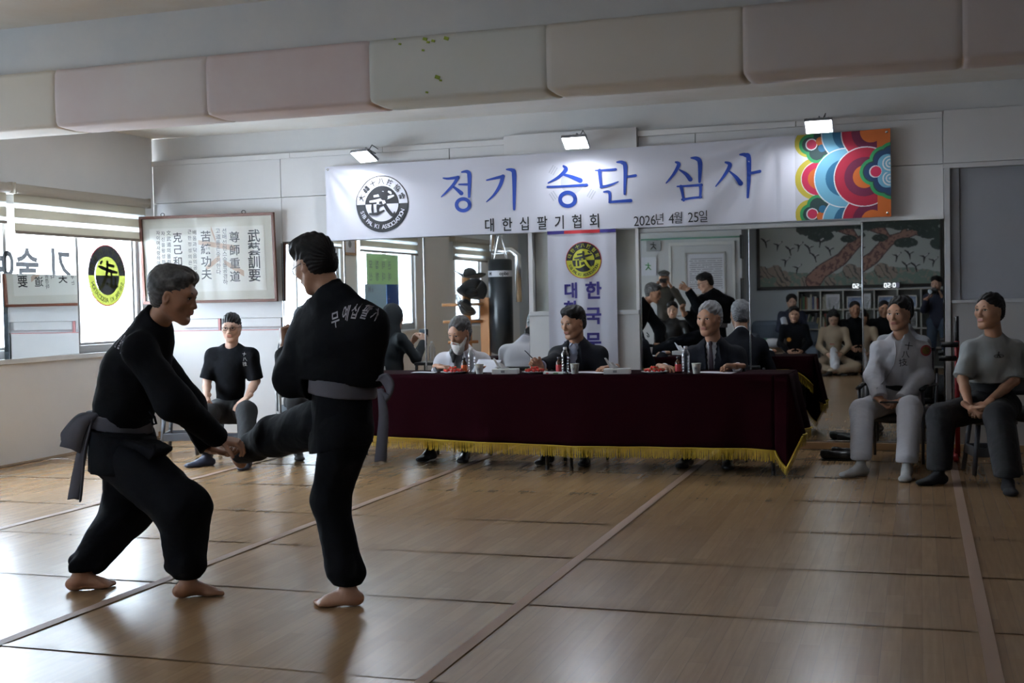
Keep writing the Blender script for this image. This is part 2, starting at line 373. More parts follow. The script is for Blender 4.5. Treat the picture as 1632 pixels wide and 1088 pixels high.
# ---- left wall with windows
WZ0, WZ1 = .93, 2.36
wins = [(6.66, 10.76), (4.02, 6.12), (.95, 2.25)]
wl = MB()
edges = [YB0] ; segs = []
yy = YB0
for a, b in sorted(wins): segs.append((yy, a)); yy = b
segs.append((yy, YW))
for a, b in segs: wl.box((XL-.2, a, 0), (XL, b, ZC))
for a, b in wins: wl.box((XL-.2, a, 0), (XL, b, WZ0)); wl.box((XL-.2, a, WZ1), (XL, b, ZC))
wl = wl.build('wall_left', M_leftwall); struct(wl)
struct(MB().box((XL-.02, YB0, .0), (XL+.010, YW-.04, .022)).build('baseboard_left', mat('brown_skirting', (.36, .27, .19), .6), None, bevel=.003))
def frosted(k=1., name='frosted_film_glass'):
    m = bpy.data.materials.new(name); m.use_nodes = True; nt = m.node_tree; L = nt.links.new
    b = nt.nodes['Principled BSDF']; b.inputs['Base Color'].default_value = (.85, .9, .92, 1); b.inputs['Roughness'].default_value = .12
    t = nt.nodes.new('ShaderNodeBsdfTranslucent'); t.inputs[0].default_value = (.9*k, .95*k, k, 1)
    tr = nt.nodes.new('ShaderNodeBsdfTransparent'); tr.inputs[0].default_value = (.92*k, .96*k, k, 1)
    mx = nt.nodes.new('ShaderNodeMixShader'); mx.inputs[0].default_value = .5; L(t.outputs[0], mx.inputs[1]); L(tr.outputs[0], mx.inputs[2])
    mx2 = nt.nodes.new('ShaderNodeMixShader'); mx2.inputs[0].default_value = .9; L(b.outputs[0], mx2.inputs[1]); L(mx.outputs[0], mx2.inputs[2])
    L(mx2.outputs[0], nt.nodes['Material Output'].inputs[0]); return m
M_frost = frosted(); M_frost2 = frosted(.85, 'thick_frosted_film')  # second film passes less light, added to weaken daylight from the other two windows
for wi, (a, b) in enumerate(wins):
    t = thing('window_%d' % (wi+1), None, None, (XL, (a+b)/2, WZ0)); t['kind'] = 'structure'
    f = MB(); x0, x1 = XL-.11, XL-.03
    f.box((x0, a, WZ0), (x1, b, WZ0+.075)); f.box((x0, a, WZ1-.05), (x1, b, WZ1)); f.box((x0, a, WZ0), (x1, a+.05, WZ1)); f.box((x0, b-.05, WZ0), (x1, b, WZ1))
    f.build('window_frame', M_alu, t, bevel=.004)
    n = 4 if wi == 0 else (2 if wi == 1 else 1)
    ed = [a+.05, 7.85, 8.83, 9.80, b-.05] if wi == 0 else list(np.linspace(a+.05, b-.05, n+1))
    for k in range(n):
        xo = XL-.05 - .03*(k % 2)
        s = MB(); s.box((xo-.015, ed[k]-.02, WZ0+.07), (xo+.015, ed[k]+.02, WZ1-.05)); s.box((xo-.015, ed[k+1]-.02, WZ0+.07), (xo+.015, ed[k+1]+.02, WZ1-.05))
        s.box((xo-.0145, ed[k], WZ0+.07), (xo+.0145, ed[k+1], WZ0+.10)); s.box((xo-.0145, ed[k], WZ1-.08), (xo+.0145, ed[k+1], WZ1-.05))
        sh = s.build('sash', M_alu, t, bevel=.002)
        MB().box((xo-.003, ed[k]+.01, WZ0+.09), (xo+.003, ed[k+1]-.01, WZ1-.07)).build('pane', M_frost if wi == 0 else M_frost2, sh)
    MB().box((XL-.03, a-.03, WZ0-.045), (XL+.03, b+.03, WZ0)).build('window_sill', M_white, t, bevel=.004)
    if wi == 1:
        for z in (1.22, 1.55, 1.88): MB().tube([(XL-.16, a, z), (XL-.16, b, z)], .012, 8).build('security_bar', M_alu, t)
        for y in (4.5, 5.1, 5.7): MB().tube([(XL-.16, y, WZ0), (XL-.16, y, WZ1)], .012, 8).build('security_bar', M_alu, t)
    # daylight portal of this window
    ld = bpy.data.lights.new('window_portal', 'AREA'); ld.shape = 'RECTANGLE'; ld.size = b-a; ld.size_y = WZ1-WZ0; ld.cycles.is_portal = True
    lo = bpy.data.objects.new('window_portal', ld); COL.objects.link(lo); lo.matrix_world = Matrix(((0, 0, -1, XL-.19), (1, 0, 0, (a+b)/2), (0, -1, 0, (WZ0+WZ1)/2), (0, 0, 0, 1)))
# the other walls (seen in the mirrors)
M_bwall = wallmat('pale_blue_wall', (.50, .55, .60), (.44, .50, .56), 1., .4)
wr = MB().box((XL-.2, YB0-.2, 0), (XR+.2, YB0, ZC)).build('wall_front', M_bwall); struct(wr)
wr = MB().box((XR, YB0-.2, 0), (XR+.2, YW+.2, ZC)).build('wall_right', wallmat('dark_right_wall', (.16, .15, .15), (.12, .12, .12))); struct(wr)
# ================================================================== sculpting engine: blended volumes -> one continuous mesh
class Vol:
    def __init__(s, lo, hi, h):
        s.h = h; s.lo = np.asarray(lo, float); s.n = np.ceil((np.asarray(hi) - s.lo) / h).astype(int) + 1
        s.D = np.full(s.n, 1., np.float32); s.ax = [s.lo[i] + h * np.arange(s.n[i]) for i in range(3)]
    def _sl(s, lo, hi, pad):
        a = np.clip(np.floor((np.asarray(lo) - pad - s.lo) / s.h).astype(int), 0, s.n); b = np.clip(np.ceil((np.asarray(hi) + pad - s.lo) / s.h).astype(int) + 1, 0, s.n)
        if (b <= a).any(): return None, None
        sl = tuple(slice(a[i], b[i]) for i in range(3))
        return sl, np.meshgrid(*[s.ax[i][sl[i]] for i in range(3)], indexing='ij', sparse=True)
    def _mix(s, sl, d, k, sub=False):
        A = s.D[sl]; d = d.astype(np.float32)
        if sub:
            d = -d; h = np.maximum(k - np.abs(A - d), 0) / k; s.D[sl] = np.maximum(A, d) + h*h*k/4
        else:
            h = np.maximum(k - np.abs(A - d), 0) / k; s.D[sl] = np.minimum(A, d) - h*h*k/4
        return s
    def cone(s, a, b, ra, rb=None, k=.02, sq=None, f=1., sub=False):
        a = np.asarray(a, float); b = np.asarray(b, float); rb = ra if rb is None else rb; R = max(ra, rb)
        sl, g = s._sl(np.minimum(a, b) - R, np.maximum(a, b) + R, k + 2.5*s.h)
        if sl is None: return s
        ab = b - a; l2 = max(ab @ ab, 1e-9)
        p = [g[i] - a[i] for i in range(3)]; t = np.clip((p[0]*ab[0] + p[1]*ab[1] + p[2]*ab[2]) / l2, 0, 1)
        q = [p[i] - t*ab[i] for i in range(3)]
        if sq is not None:
            q_s = (q[0]*sq[0] + q[1]*sq[1] + q[2]*sq[2]) * (f - 1); q = [q[i] + q_s*sq[i] for i in range(3)]
        return s._mix(sl, np.sqrt(q[0]**2 + q[1]**2 + q[2]**2) - (ra + (rb - ra)*t), k, sub)
    def ell(s, c, r, R=None, k=.02, sub=False):
        c = np.asarray(c, float); r = np.broadcast_to(np.asarray(r, float), (3,)); m = r.max()
        sl, g = s._sl(c - m, c + m, k + 2.5*s.h)
        if sl is None: return s
        p = [g[i] - c[i] for i in range(3)]
        if R is not None: p = [p[0]*R[0][j] + p[1]*R[1][j] + p[2]*R[2][j] for j in range(3)]
        k0 = np.sqrt((p[0]/r[0])**2 + (p[1]/r[1])**2 + (p[2]/r[2])**2); k1 = np.sqrt((p[0]/r[0]**2)**2 + (p[1]/r[1]**2)**2 + (p[2]/r[2]**2)**2) + 1e-6
        return s._mix(sl, k0*(k0 - 1)/k1, k, sub)
    def box(s, c, hf, R=None, rnd=.005, k=.01, sub=False):
        c = np.asarray(c, float); hf = np.asarray(hf, float) - rnd; m = np.linalg.norm(hf) + rnd
        sl, g = s._sl(c - m, c + m, k + 2.5*s.h)
        if sl is None: return s
        p = [g[i] - c[i] for i in range(3)]
        if R is not None: p = [p[0]*R[0][j] + p[1]*R[1][j] + p[2]*R[2][j] for j in range(3)]
        q = [np.abs(p[i]) - hf[i] for i in range(3)]; q = np.broadcast_arrays(*q)
        d = np.sqrt(sum(np.maximum(x, 0)**2 for x in q)) + np.minimum(np.maximum(np.maximum(q[0], q[1]), q[2]), 0) - rnd
        return s._mix(sl, d, k, sub)
    def cut(s, p, n, r):
        """remove what lies beyond the plane (p, normal n) within r of p"""
        p = np.asarray(p, float); n = _n(n); sl, g = s._sl(p - r, p + r, 0)
        if sl is None: return s
        q = [g[i] - p[i] for i in range(3)]; h = -(q[0]*n[0] + q[1]*n[1] + q[2]*n[2]); sp = np.sqrt(q[0]**2 + q[1]**2 + q[2]**2) - r
        s.D[sl] = np.maximum(s.D[sl], -np.maximum(h, sp).astype(np.float32)); return s
    def disp(s, amp, scale, seed=0, stretch=(1, 1, 1)):
        near = np.abs(s.D) < amp * 3 + 2*s.h; idx = np.argwhere(near)
        P = (s.lo + idx * s.h) * np.array(stretch)
        s.D[near] += (amp * fnoise(P, scale, seed, 3)).astype(np.float32); return s
    def mesh(s):
        D = s.D.copy(); D[0] = D[-1] = 1; D[:, 0] = D[:, -1] = 1; D[:, :, 0] = D[:, :, -1] = 1
        S = D < 0; c = np.zeros(np.array(S.shape) - 1, np.int8)
        off = [(i, j, k) for i in (0, 1) for j in (0, 1) for k in (0, 1)]
        n = c.shape
        for i, j, k in off: c += S[i:i+n[0], j:j+n[1], k:k+n[2]]
        cells = np.argwhere((c > 0) & (c < 8)); idx = np.full(n, -1, np.int32); idx[tuple(cells.T)] = np.arange(len(cells))
        V8 = np.stack([D[cells[:, 0]+i, cells[:, 1]+j, cells[:, 2]+k] for i, j, k in off], 1)
        acc = np.zeros((len(cells), 3)); cnt = np.zeros(len(cells)); O = np.array(off, float)
        for a in range(8):
            for b in range(a+1, 8):
                if np.abs(O[a] - O[b]).sum() != 1: continue
                va, vb = V8[:, a], V8[:, b]; m = (va < 0) != (vb < 0); t = np.where(m, va / np.where(m, va - vb, 1), 0)
                acc += m[:, None] * (O[a] + t[:, None] * (O[b] - O[a])); cnt += m
        P = s.lo + (cells + acc / cnt[:, None]) * s.h
        F = []
        for ax in range(3):
            o = [slice(None)]*3; o2 = [slice(None)]*3; o[ax] = slice(0, -1); o2[ax] = slice(1, None)
            A = S[tuple(o)]; B = S[tuple(o2)]; e = np.argwhere(A != B)
            u, w = (ax+1) % 3, (ax+2) % 3; e = e[(e[:, u] > 0) & (e[:, w] > 0)]
            sgn = A[tuple(e.T)]
            def at(du, dw):
                q = e.copy(); q[:, u] -= du; q[:, w] -= dw; return idx[tuple(np.minimum(q, np.array(n)-1).T)]
            q = np.stack([at(0, 0), at(1, 0), at(1, 1), at(0, 1)], 1); q[~sgn] = q[~sgn][:, ::-1]
            F.append(q[(q >= 0).all(1)])
        return P, np.concatenate(F)
def smooth_mesh(P, F, it=1, k=.5):
    for _ in range(it):
        a = np.zeros_like(P); c = np.zeros(len(P))
        for i in range(4):
            for j in ((i+1) % 4, (i-1) % 4): np.add.at(a, F[:, i], P[F[:, j]]); np.add.at(c, F[:, i], 1)
        P = P + k * (a / np.maximum(c, 1)[:, None] - P)
    return P
def vol_obj(name, parts, mats, parent, matfn=None, sm=1):
    """join several sculpted pieces (list of (P,F)) into one mesh object"""
    r = parent; off = np.zeros(3)
    while r is not None: off += np.array(r.location); r = r.parent
    PP = []; FF = []; n = 0
    for P, F in parts:
        if sm: P = smooth_mesh(P, F, sm)
        PP.append(P); FF.append(F + n); n += len(P)
    P = np.concatenate(PP); F = np.concatenate(FF)
    me = bpy.data.meshes.new(name); me.vertices.add(len(P)); me.vertices.foreach_set('co', (P - off).astype(np.float32).ravel())
    me.loops.add(F.size); me.loops.foreach_set('vertex_index', F.astype(np.int32).ravel())
    me.polygons.add(len(F)); me.polygons.foreach_set('loop_start', np.arange(0, F.size, 4, dtype=np.int32))
    me.polygons.foreach_set('use_smooth', np.ones(len(F), bool))
    for m in (mats if isinstance(mats, (list, tuple)) else [mats]): me.materials.append(m)
    if matfn is not None: me.polygons.foreach_set('material_index', matfn(P[F].mean(1)).astype(np.int32))
    me.update(calc_edges=True); me.validate()
    o = bpy.data.objects.new(name, me); COL.objects.link(o); o.parent = parent; return o

def skin_mat(name, c, c2=None):
    m = mat(name, c, .45, mott=(9, .5, c2 or (c[0]*.85, c[1]*.68, c[2]*.62)), bump=(60, .12, .002), spec=.4)
    return m
SK = skin_mat('skin_warm', (.50, .30, .21)); SK2 = skin_mat('skin_tanned', (.40, .22, .14)); SK3 = skin_mat('skin_light', (.58, .38, .29))
M_lip = mat('lips', (.38, .15, .12), .4); M_eye = mat('dark_iris', (.015, .01, .01), .15); M_sclera = mat('eye_white', (.55, .52, .5), .3)
M_hair_b = mat('black_hair', (.009, .008, .009), .55, bump=(90, .6, .004), spec=.25)
M_hair_g = mat('grey_streaked_hair', (.028, .027, .028), .5, mott=(26, .75, (.15, .15, .155)), bump=(90, .7, .004))
M_hair_w = mat('silver_grey_hair', (.13, .13, .14), .5, mott=(30, .8, (.34, .34, .36)), bump=(90, .7, .004))
M_beard = mat('white_beard', (.66, .65, .63), .6, bump=(70, .8, .006))
M_mask_glass = mat('spectacle_frame', (.02, .02, .022), .3)
M_lens = mat('spectacle_lens', (.9, .9, .9), .05, trans=1., ior=1.1, alpha=.25)

def head_R(fwd, up=(0, 0, 1)):
    """columns: right(x), forward(y), up(z) of the head"""
    y = _n(fwd); x = _n(np.cross(y, up)); z = np.cross(x, y); return np.stack([x, y, z], 1)

def sculpt_head(C, R, s=1., neck_to=None, h=.0042, age=0, ear=True, smile=0.):
    C = np.asarray(C, float)
    T = lambda x, y, z: C + R @ (np.array([x, y, z]) * s)
    nb = np.asarray(neck_to if neck_to is not None else T(0, -.03, -.2), float)
    lo = np.minimum(C - .155*s, nb - .07*s); hi = np.maximum(C + .155*s, nb + .07*s)
    V = Vol(lo, hi, h)
    E = lambda c, r, k=.02, sub=False, RR=None: V.ell(T(*c), np.array(r)*s, R if RR is None else R @ RR, k*s, sub)
    K = lambda a, b, ra, rb=None, k=.015, sub=False: V.cone(T(*a), T(*b), ra*s, (rb if rb is not None else ra)*s, k*s, sub=sub)
    E((0, -.012, .042), (.074, .094, .086)); E((0, .032, -.022), (.060, .058, .088), .03)
    E((0, .012, .01), (.071, .078, .07), .03)
    for q in (-1, 1):
        K((q*.056, .0, -.048), (q*.018, .070, -.092), .022, .019, .03)
        E((q*.041, .060, -.012), (.024, .022, .020), .03)
    E((0, .074, -.098), (.021, .018, .017), .02)
    K((-.036, .078, .034), (.036, .078, .034), .015, None, .025)
    for q in (-1, 1):
        E((q*.032, .099, .014), (.018, .013, .010), .012, True)
        E((q*.032, .0775, .013), (.0165, .0125, .0105), .004)
        K((q*.016, .093, .022), (q*.048, .081, .023), .0042, None, .006)       # upper lid
    K((0, .088, .024), (0, .107, -.018), .008, .0115, .012); E((0, .110, -.024), (.012, .010, .009), .008)
    for q in (-1, 1): E((q*.0125, .100, -.027), (.008, .010, .007), .006)
    E((0, .084, -.050), (.028, .017, .020), .02)
    K((-.020, .097, -.050), (.020, .097, -.050), .0052, None, .006); K((-.016, .096, -.060), (.016, .096, -.060), .0062, None, .006)
    K((-.024, .104, -.055), (.024, .104, -.055), .0022, None, .004, True)
    E((0, .098, -.075), (.020, .008, .006), .012, True)
    if age:
        for q in (-1, 1): K((q*.020, .106, -.030), (q*.034, .095, -.056), .0022, None, .006, True); K((q*.022, .098, -.002), (q*.042, .086, -.004), .0016, None, .005, True)
    if ear:
        for q in (-1, 1):
            E((q*.079, -.004, -.002), (.009, .019, .031), .008, False, Rz(q*-.35)); E((q*.086, .004, .002), (.006, .009, .016), .006, True)
    V.cone(T(0, -.022, -.045), nb, .054*s, .058*s, .03*s)
    return V, T
def head_parts(parent, C, R, s=1., brow=M_hair_b, eyes=True):
    T = lambda x, y, z: np.asarray(C, float) + R @ (np.array([x, y, z]) * s)
    if not eyes: return
    for q in (-1, 1):
        mb = MB()
        v = MB().ball((0, 0, 0), (.0150*s, .0050*s, .0050*s), 12, 6); M = np.eye(4); M[:3, :3] = R @ Rz(-q*.22); M[:3, 3] = T(q*.032, .0882, .0125); v.xform(M)
        mb.mi = 0; mb.raw(v.v[0], v.f)
        v = MB().ball((0, 0, 0), (.0068*s, .0048*s, .0052*s), 10, 6); M[:3, 3] = T(q*.032, .0900, .0125); v.xform(M); mb.mi = 1; mb.raw(v.v[0], v.f); mb.tube([T(q*.0165, .0925, .0135), T(q*.026, .0960, .0190), T(q*.038, .0935, .0195), T(q*.0485, .084, .0150)], np.array([.001, .0017, .0019, .0012])*s, 6)
        mb.build('eye', [M_sclera, M_eye], parent, smooth=True)
    for q in (-1, 1):
        mb = MB(); mb.tube([T(q*.014, .0955, .034), T(q*.028, .0945, .040), T(q*.042, .087, .040), T(q*.052, .078, .034)], np.array([.0035, .0052, .0048, .0025])*s, 6, flat=.6)
        mb.build('eyebrow', brow, parent, smooth=True)
def glasses(parent, C, R, s=1., m=None, lens=True):
    T = lambda x, y, z: np.asarray(C, float) + R @ (np.array([x, y, z]) * s)
    mb = MB()
    for q in (-1, 1):
        a = np.linspace(0, 2*PI, 21)
        pts = [T(q*(.033 + .023*math.copysign(abs(math.cos(t))**.7, math.cos(t))), .106 - .010*abs(math.cos(t))*(1 if math.cos(t) > 0 else 0), .012 + .016*math.copysign(abs(math.sin(t))**.7, math.sin(t))) for t in a]
        mb.tube(pts, .0017*s, 6, cap=False)
        mb.tube([T(q*.056, .098, .018), T(q*.078, .06, .016), T(q*.083, .0, .012), T(q*.081, -.02, .0)], .0018*s, 6)
    mb.tube([T(-.011, .107, .014), T(0, .110, .017), T(.011, .107, .014)], .0018*s, 6)
    o = mb.build('spectacles', m or M_mask_glass, parent, smooth=True)
    if lens:
        for q in (-1, 1): MB().raw([T(q*(.033 + .022*math.cos(t)), .1045, .012 + .015*math.sin(t)) for t in np.linspace(0, 2*PI, 17)[:-1]], [list(range(16))]).build('lens', M_lens, o)
def sculpt_hair(C, R, s=1., style='short', h=.0042, seed=1, hairline=.068):
    C = np.asarray(C, float); T = lambda x, y, z: C + R @ (np.array([x, y, z]) * s)
    ext = .30 if style in ('long', 'ponytail', 'curly') else .17
    V = Vol(C - np.array([.17, .17, ext])*s, C + .17*s, h)
    if style == 'curly': V.ell(T(0, -.015, .055), np.array([.097, .112, .100])*s, R, .01)
    else: V.ell(T(0, -.017, .050), np.array([.083, .105, .094 if style != 'crop' else .088])*s, R, .01)
    V.ell(T(0, -.04, -.005), np.array([.079, .072, .075])*s, R, .02)
    if style == 'full': V.ell(T(0, -.05, .055), np.array([.082, .085, .088])*s, R, .03)
    if style in ('full', 'quiff'):
        V.ell(T(.0, .035, .105), np.array([.066, .060, .036])*s, R, .03); V.ell(T(-.04, .0, .095), np.array([.045, .07, .04])*s, R, .03)
    if style == 'long':
        for q in (-1, 1): V.cone(T(q*.07, -.02, .02), T(q*.08, -.02, -.24), .034*s, .028*s, .03)
        V.cone(T(0, -.07, .0), T(0, -.08, -.24), .06*s, .05*s, .03)
    if style == 'ponytail':
        V.cone(T(0, -.09, -.02), T(.05, -.10, -.10), .035*s, .04*s, .03); V.cone(T(.05, -.10, -.10), T(.095, .03, -.17), .04*s, .028*s, .03); V.cone(T(.095, .03, -.17), T(.10, .06, -.25), .03*s, .012*s, .03)
    # strands
    P_st = (18, 18, 18)
    near = np.abs(V.D) < .02; idx = np.argwhere(near); P = (V.lo + idx*V.h - C) @ R
    ang = np.arctan2(P[:, 0], P[:, 2]+.02)
    V.D[near] += ((.0022*np.sin(ang*26 + 3*np.sin(P[:, 1]*40)) + .0035*fnoise(P, 11., seed, 2) + (.006*fnoise(P, 22., seed+5, 2) if style == 'curly' else 0))*s).astype(np.float32)
    # clear the face
    tilt = Rx(.0)
    V.ell(T(0, .085, -.035), np.array([.062, .072, .098+(hairline-.068)])*s, R, .008, True)
    V.ell(T(0, .118, -.01), np.array([.070, .078, hairline + .042])*s, R, .008, True)
    if style not in ('long', 'curly', 'ponytail', 'hood'):
        for q in (-1, 1):
            V.ell(T(q*.085, .012, -.02), np.array([.024, .034, .045])*s, R, .008, True); V.box(T(q*.07, .045, -.05), np.array([.03, .04, .05])*s, R, .01, .01, True)
        V.box(T(0, -.03, -.135), np.array([.12, .12, .065])*s, R @ Rx(.15), .02, .02, True)
    return V
def sculpt_hand(W, d, n, s=1., curl=.3, thumb=.5, side=1, h=.0035, spread=.06, curls=None, D=None):
    """W wrist, d towards fingers, n palm normal (the way the palm looks), side=+1 when the thumb lies along cross(n,d)... """
    W = np.asarray(W, float); d = _n(d); n = _n(np.asarray(n, float) - d*(np.asarray(n, float) @ d)); u = np.cross(n, d) * side
    V = D or Vol(W - .20*s, W + .20*s, h)
    T = lambda x, y, z: W + (u*x + d*y + n*z) * s
    Rm = np.stack([u, d, n], 1)
    V.cone(T(0, -.05, 0), T(0, .01, 0), .027*s, .026*s, .02, n, 1.25)
    V.box(T(0, .052, 0), np.array([.040, .046, .0135])*s, Rm, .012*s, .018*s)
    V.cone(T(.024, .015, .006), T(.036, .045, .008), .015*s, .013*s, .012*s)
    fx = [.031, .0105, -.0105, -.030]; fl = [.070, .078, .072, .056]; cs = curls or [curl]*4
    for i in range(4):
        L = fl[i]; a = cs[i]; p = np.array([fx[i], .090 - .004*abs(i-1), 0.]); ang = a*.8; sp = (1.5-i)*spread
        for j, (fr, r0, r1) in enumerate([(.45, .0092, .0085), (.30, .0085, .0078), (.25, .0078, .0066)]):
            q = p + L*fr*np.array([math.sin(sp)*math.cos(ang), math.cos(sp)*math.cos(ang), math.sin(ang)])
            V.cone(T(*p), T(*q), r0*s, r1*s, .004*s); p = q; ang += a*1.15
    p = np.array([.034, .030, .004]); ta = thumb
    for j, (L, r0, r1, a) in enumerate([(.036, .0125, .0105, .0), (.030, .0105, .0092, -.25), (.024, .0095, .0078, -.5)]):
        dr = np.array([math.sin(.75+a*ta*1.2), math.cos(.75+a*ta*1.2), .35 + .9*ta*(j*.5)]); dr /= np.linalg.norm(dr); q = p + L*dr
        V.cone(T(*p), T(*q), r0*s, r1*s, .005*s); p = q
    return V
def sculpt_foot(A, toe, s=1., h=.0045, side=1, shoe=None, up=(0, 0, 1), V=None, shin=None):
    """A ankle joint; toe = direction of the toes; side=+1 big toe lies on the left of the walking direction"""
    A = np.asarray(A, float); y = _n(np.asarray(toe, float)); up = np.asarray(up, float); x = _n(np.cross(y, up)) * -side; z = np.cross(x, y) * (-side) * -1
    z = _n(up - y*(up @ y)); V = V or Vol(A - np.array([.24, .24, .24])*s, A + np.array([.24, .24, .16])*s, h)
    T = lambda a, b, c: A + (x*a + y*b + z*c) * s
    V.cone(A + _n(shin if shin is not None else z)*.07*s, T(0, 0, .0), .033*s, .034*s, .02)
    V.ell(T(0, -.032, -.045), np.array([.031, .036, .032])*s, np.stack([x, y, z], 1), .02)
    V.cone(T(.006, .01, -.02), T(.012, .10, -.052), .034*s, .022*s, .03, z, 1.0); V.cone(T(-.01, -.01, -.045), T(-.022, .09, -.060), .026*s, .018*s, .03)
    V.ell(T(.002, .105, -.060), np.array([.045, .036, .018])*s, np.stack([x, y, z], 1), .02)
    if shoe is None:
        for i, (tx, L, r) in enumerate([(.030, .050, .0125), (.011, .048, .0095), (-.006, .042, .009), (-.021, .034, .0085), (-.034, .026, .0085)]):
            V.cone(T(tx, .120 - i*.004, -.060), T(tx*1.05, .128+L*.55 - i*.004, -.066), r*s, r*.95*s, .006*s)
    else:
        V.ell(T(0, .135, -.058), np.array([.042, .050, .022])*s, np.stack([x, y, z], 1), .02)
    V.cut(T(0, .04, -.0775), -z, .2)
    return V
def bbox(pts, pad): pts = np.array(pts); return pts.min(0) - pad, pts.max(0) + pad
# ================================================================== people
def lerp(a, b, t): return np.asarray(a, float)*(1-t) + np.asarray(b, float)*t
M_black = mat('black_cotton', (.006, .0068, .009), .9, bump=(9, .5, .02), spec=.12)
M_sash = mat('grey_sash_cotton', (.10, .10, .125), .85, bump=(20, .4, .008))
def person(name_label, group, J, skin=SK, hair='short', hairm=M_hair_b, hs=1., age=0, h=.0075, hh=.0042, gl=False, top=None, bottom=None, feet=None, hands=None, brow=None, eyes=True, hairline=.068, cat='person'):
    """J: dict of joints (world): head, hf (face direction), hu, neck, pel, shL,shR, elL,elR, wrL,wrR, hipL,hipR, knL,knR, anL,anR"""
    J = {k: np.asarray(v, float) for k, v in J.items()}
    dn = .028 if group != 'martial artists sparring' else .0
    for a, b in (('L', 'R'), ('R', 'L')): J['sh'+a] = J['sh'+a] - [0, 0, dn]
    mid_ = lerp(J['shL'], J['shR'], .5); J['shL'] = lerp(J['shL'], mid_, .06); J['shR'] = lerp(J['shR'], mid_, .06)
    base = np.array([J['pel'][0], J['pel'][1], 0.])
    t = thing('person', name_label, cat, base, group)
    Rh = head_R(J['hf'], J.get('hu', (0, 0, 1)))
    V, T = sculpt_head(J['head'], Rh, hs, J['neck'], hh, age); parts = [V.mesh()]
    allp = [J[k] for k in ('neck', 'pel', 'shL', 'shR', 'elL', 'elR', 'wrL', 'wrR', 'hipL', 'hipR', 'knL', 'knR', 'anL', 'anR')]
    lo, hi = bbox(allp, .16); B = Vol(lo, hi, h*1.15)
    ch = lerp(J['shL'], J['shR'], .5); side = _n(J['shR'] - J['shL']); fw = _n(np.cross(J['neck'] - J['pel'], side)) ; fw = -fw if fw @ J['hf'] < -.3 else fw
    B.cone(J['neck'], lerp(J['neck'], J['pel'], .2), .056, .07, .03)
    B.cone(J['shL'], J['shR'], .045, .045, .04); B.cone(lerp(ch, J['pel'], .15), lerp(ch, J['pel'], .55), .115, .10, .05, fw, 1.25); B.cone(lerp(ch, J['pel'], .55), J['pel'], .10, .115, .05, fw, 1.2)
    for q in 'LR':
        B.cone(J['sh'+q], J['el'+q], .045, .036, .02); B.cone(J['el'+q], lerp(J['el'+q], J['wr'+q], .35), .037, .037, .02); B.cone(lerp(J['el'+q], J['wr'+q], .35), J['wr'+q], .037, .025, .02)
        B.cone(J['hip'+q], J['kn'+q], .078, .052, .03); B.cone(J['kn'+q], lerp(J['kn'+q], J['an'+q], .35), .052, .052, .02); B.cone(lerp(J['kn'+q], J['an'+q], .35), J['an'+q], .05, .034, .02)
    parts.append(B.mesh())
    for q in 'LR':
        if hands and hands.get(q):
            hd = dict(hands[q]); dd = hd.pop('d'); nn = hd.pop('n'); parts.append(sculpt_hand(J['wr'+q], dd, nn, h=hh*.85, **hd).mesh())
    for q in 'LR':
        if feet and feet.get(q) and not feet[q].get('cover'):
            fd = dict(feet[q]); fd.pop('cover', None); parts.append(sculpt_foot(J['an'+q], fd.pop('toe'), h=hh, shin=J['kn'+q]-J['an'+q], **fd).mesh())
    lipc = T(0, .103, -.055)
    def mf(c): return (np.linalg.norm((c - lipc) @ Rh * [1, 1, 2.6], axis=1) < .0245*hs) & (((c - np.asarray(J['head'])) @ Rh)[:, 1] > .094*hs)
    o = vol_obj('body', parts, [skin, M_lip], t, mf)
    if hair:
        vol_obj('hair', [sculpt_hair(J['head'], Rh, hs, hair, hh, abs(hash(name_label)) % 50 if False else len(name_label), hairline).mesh()], hairm, t)
    if not brow: brow = hairm
    head_parts(t, J['head'], Rh, hs, brow, eyes)
    if gl: glasses(t, J['head'], Rh, hs)
    t_data = dict(t=t, J=J, Rh=Rh, hs=hs, fw=fw, side=side, ch=ch, h=h)
    return t_data
def sleeve(V, a, b, c, r0, r1, r2, upto=1., k=.03, fold=0):
    """upper arm a-b, fore arm b-c; upto<=1: short sleeve ending along the upper arm"""
    lo, hi = bbox([a, b, c], max(r0, r1, r2) + .09)
    i0 = np.clip(np.floor((lo - V.lo)/V.h).astype(int), 0, V.n); i1 = np.clip(np.ceil((hi - V.lo)/V.h).astype(int), 0, V.n)
    S = Vol(V.lo + i0*V.h, V.lo + (i1 - 1)*V.h - V.h*.5, V.h)
    if upto <= 1.:
        e = lerp(a, b, upto); S.cone(a, e + _n(e-a)*.06, r0, r1, k); S.cut(e, e - a, r1*2.6)
    else:
        u = upto - 1; e = lerp(b, c, u); S.cone(a, b, r0, r1, k); S.cone(b, e + _n(e-b)*.03, r1, r2, k); S.cut(e, e - b, r2*2.0)
    sl = tuple(slice(i0[q], i0[q] + S.n[q]) for q in range(3)); A = V.D[sl]; d = S.D[:A.shape[0], :A.shape[1], :A.shape[2]]
    h = np.maximum(.045 - np.abs(A - d), 0) / .045; V.D[sl] = np.minimum(A, d) - h*h*.045/4
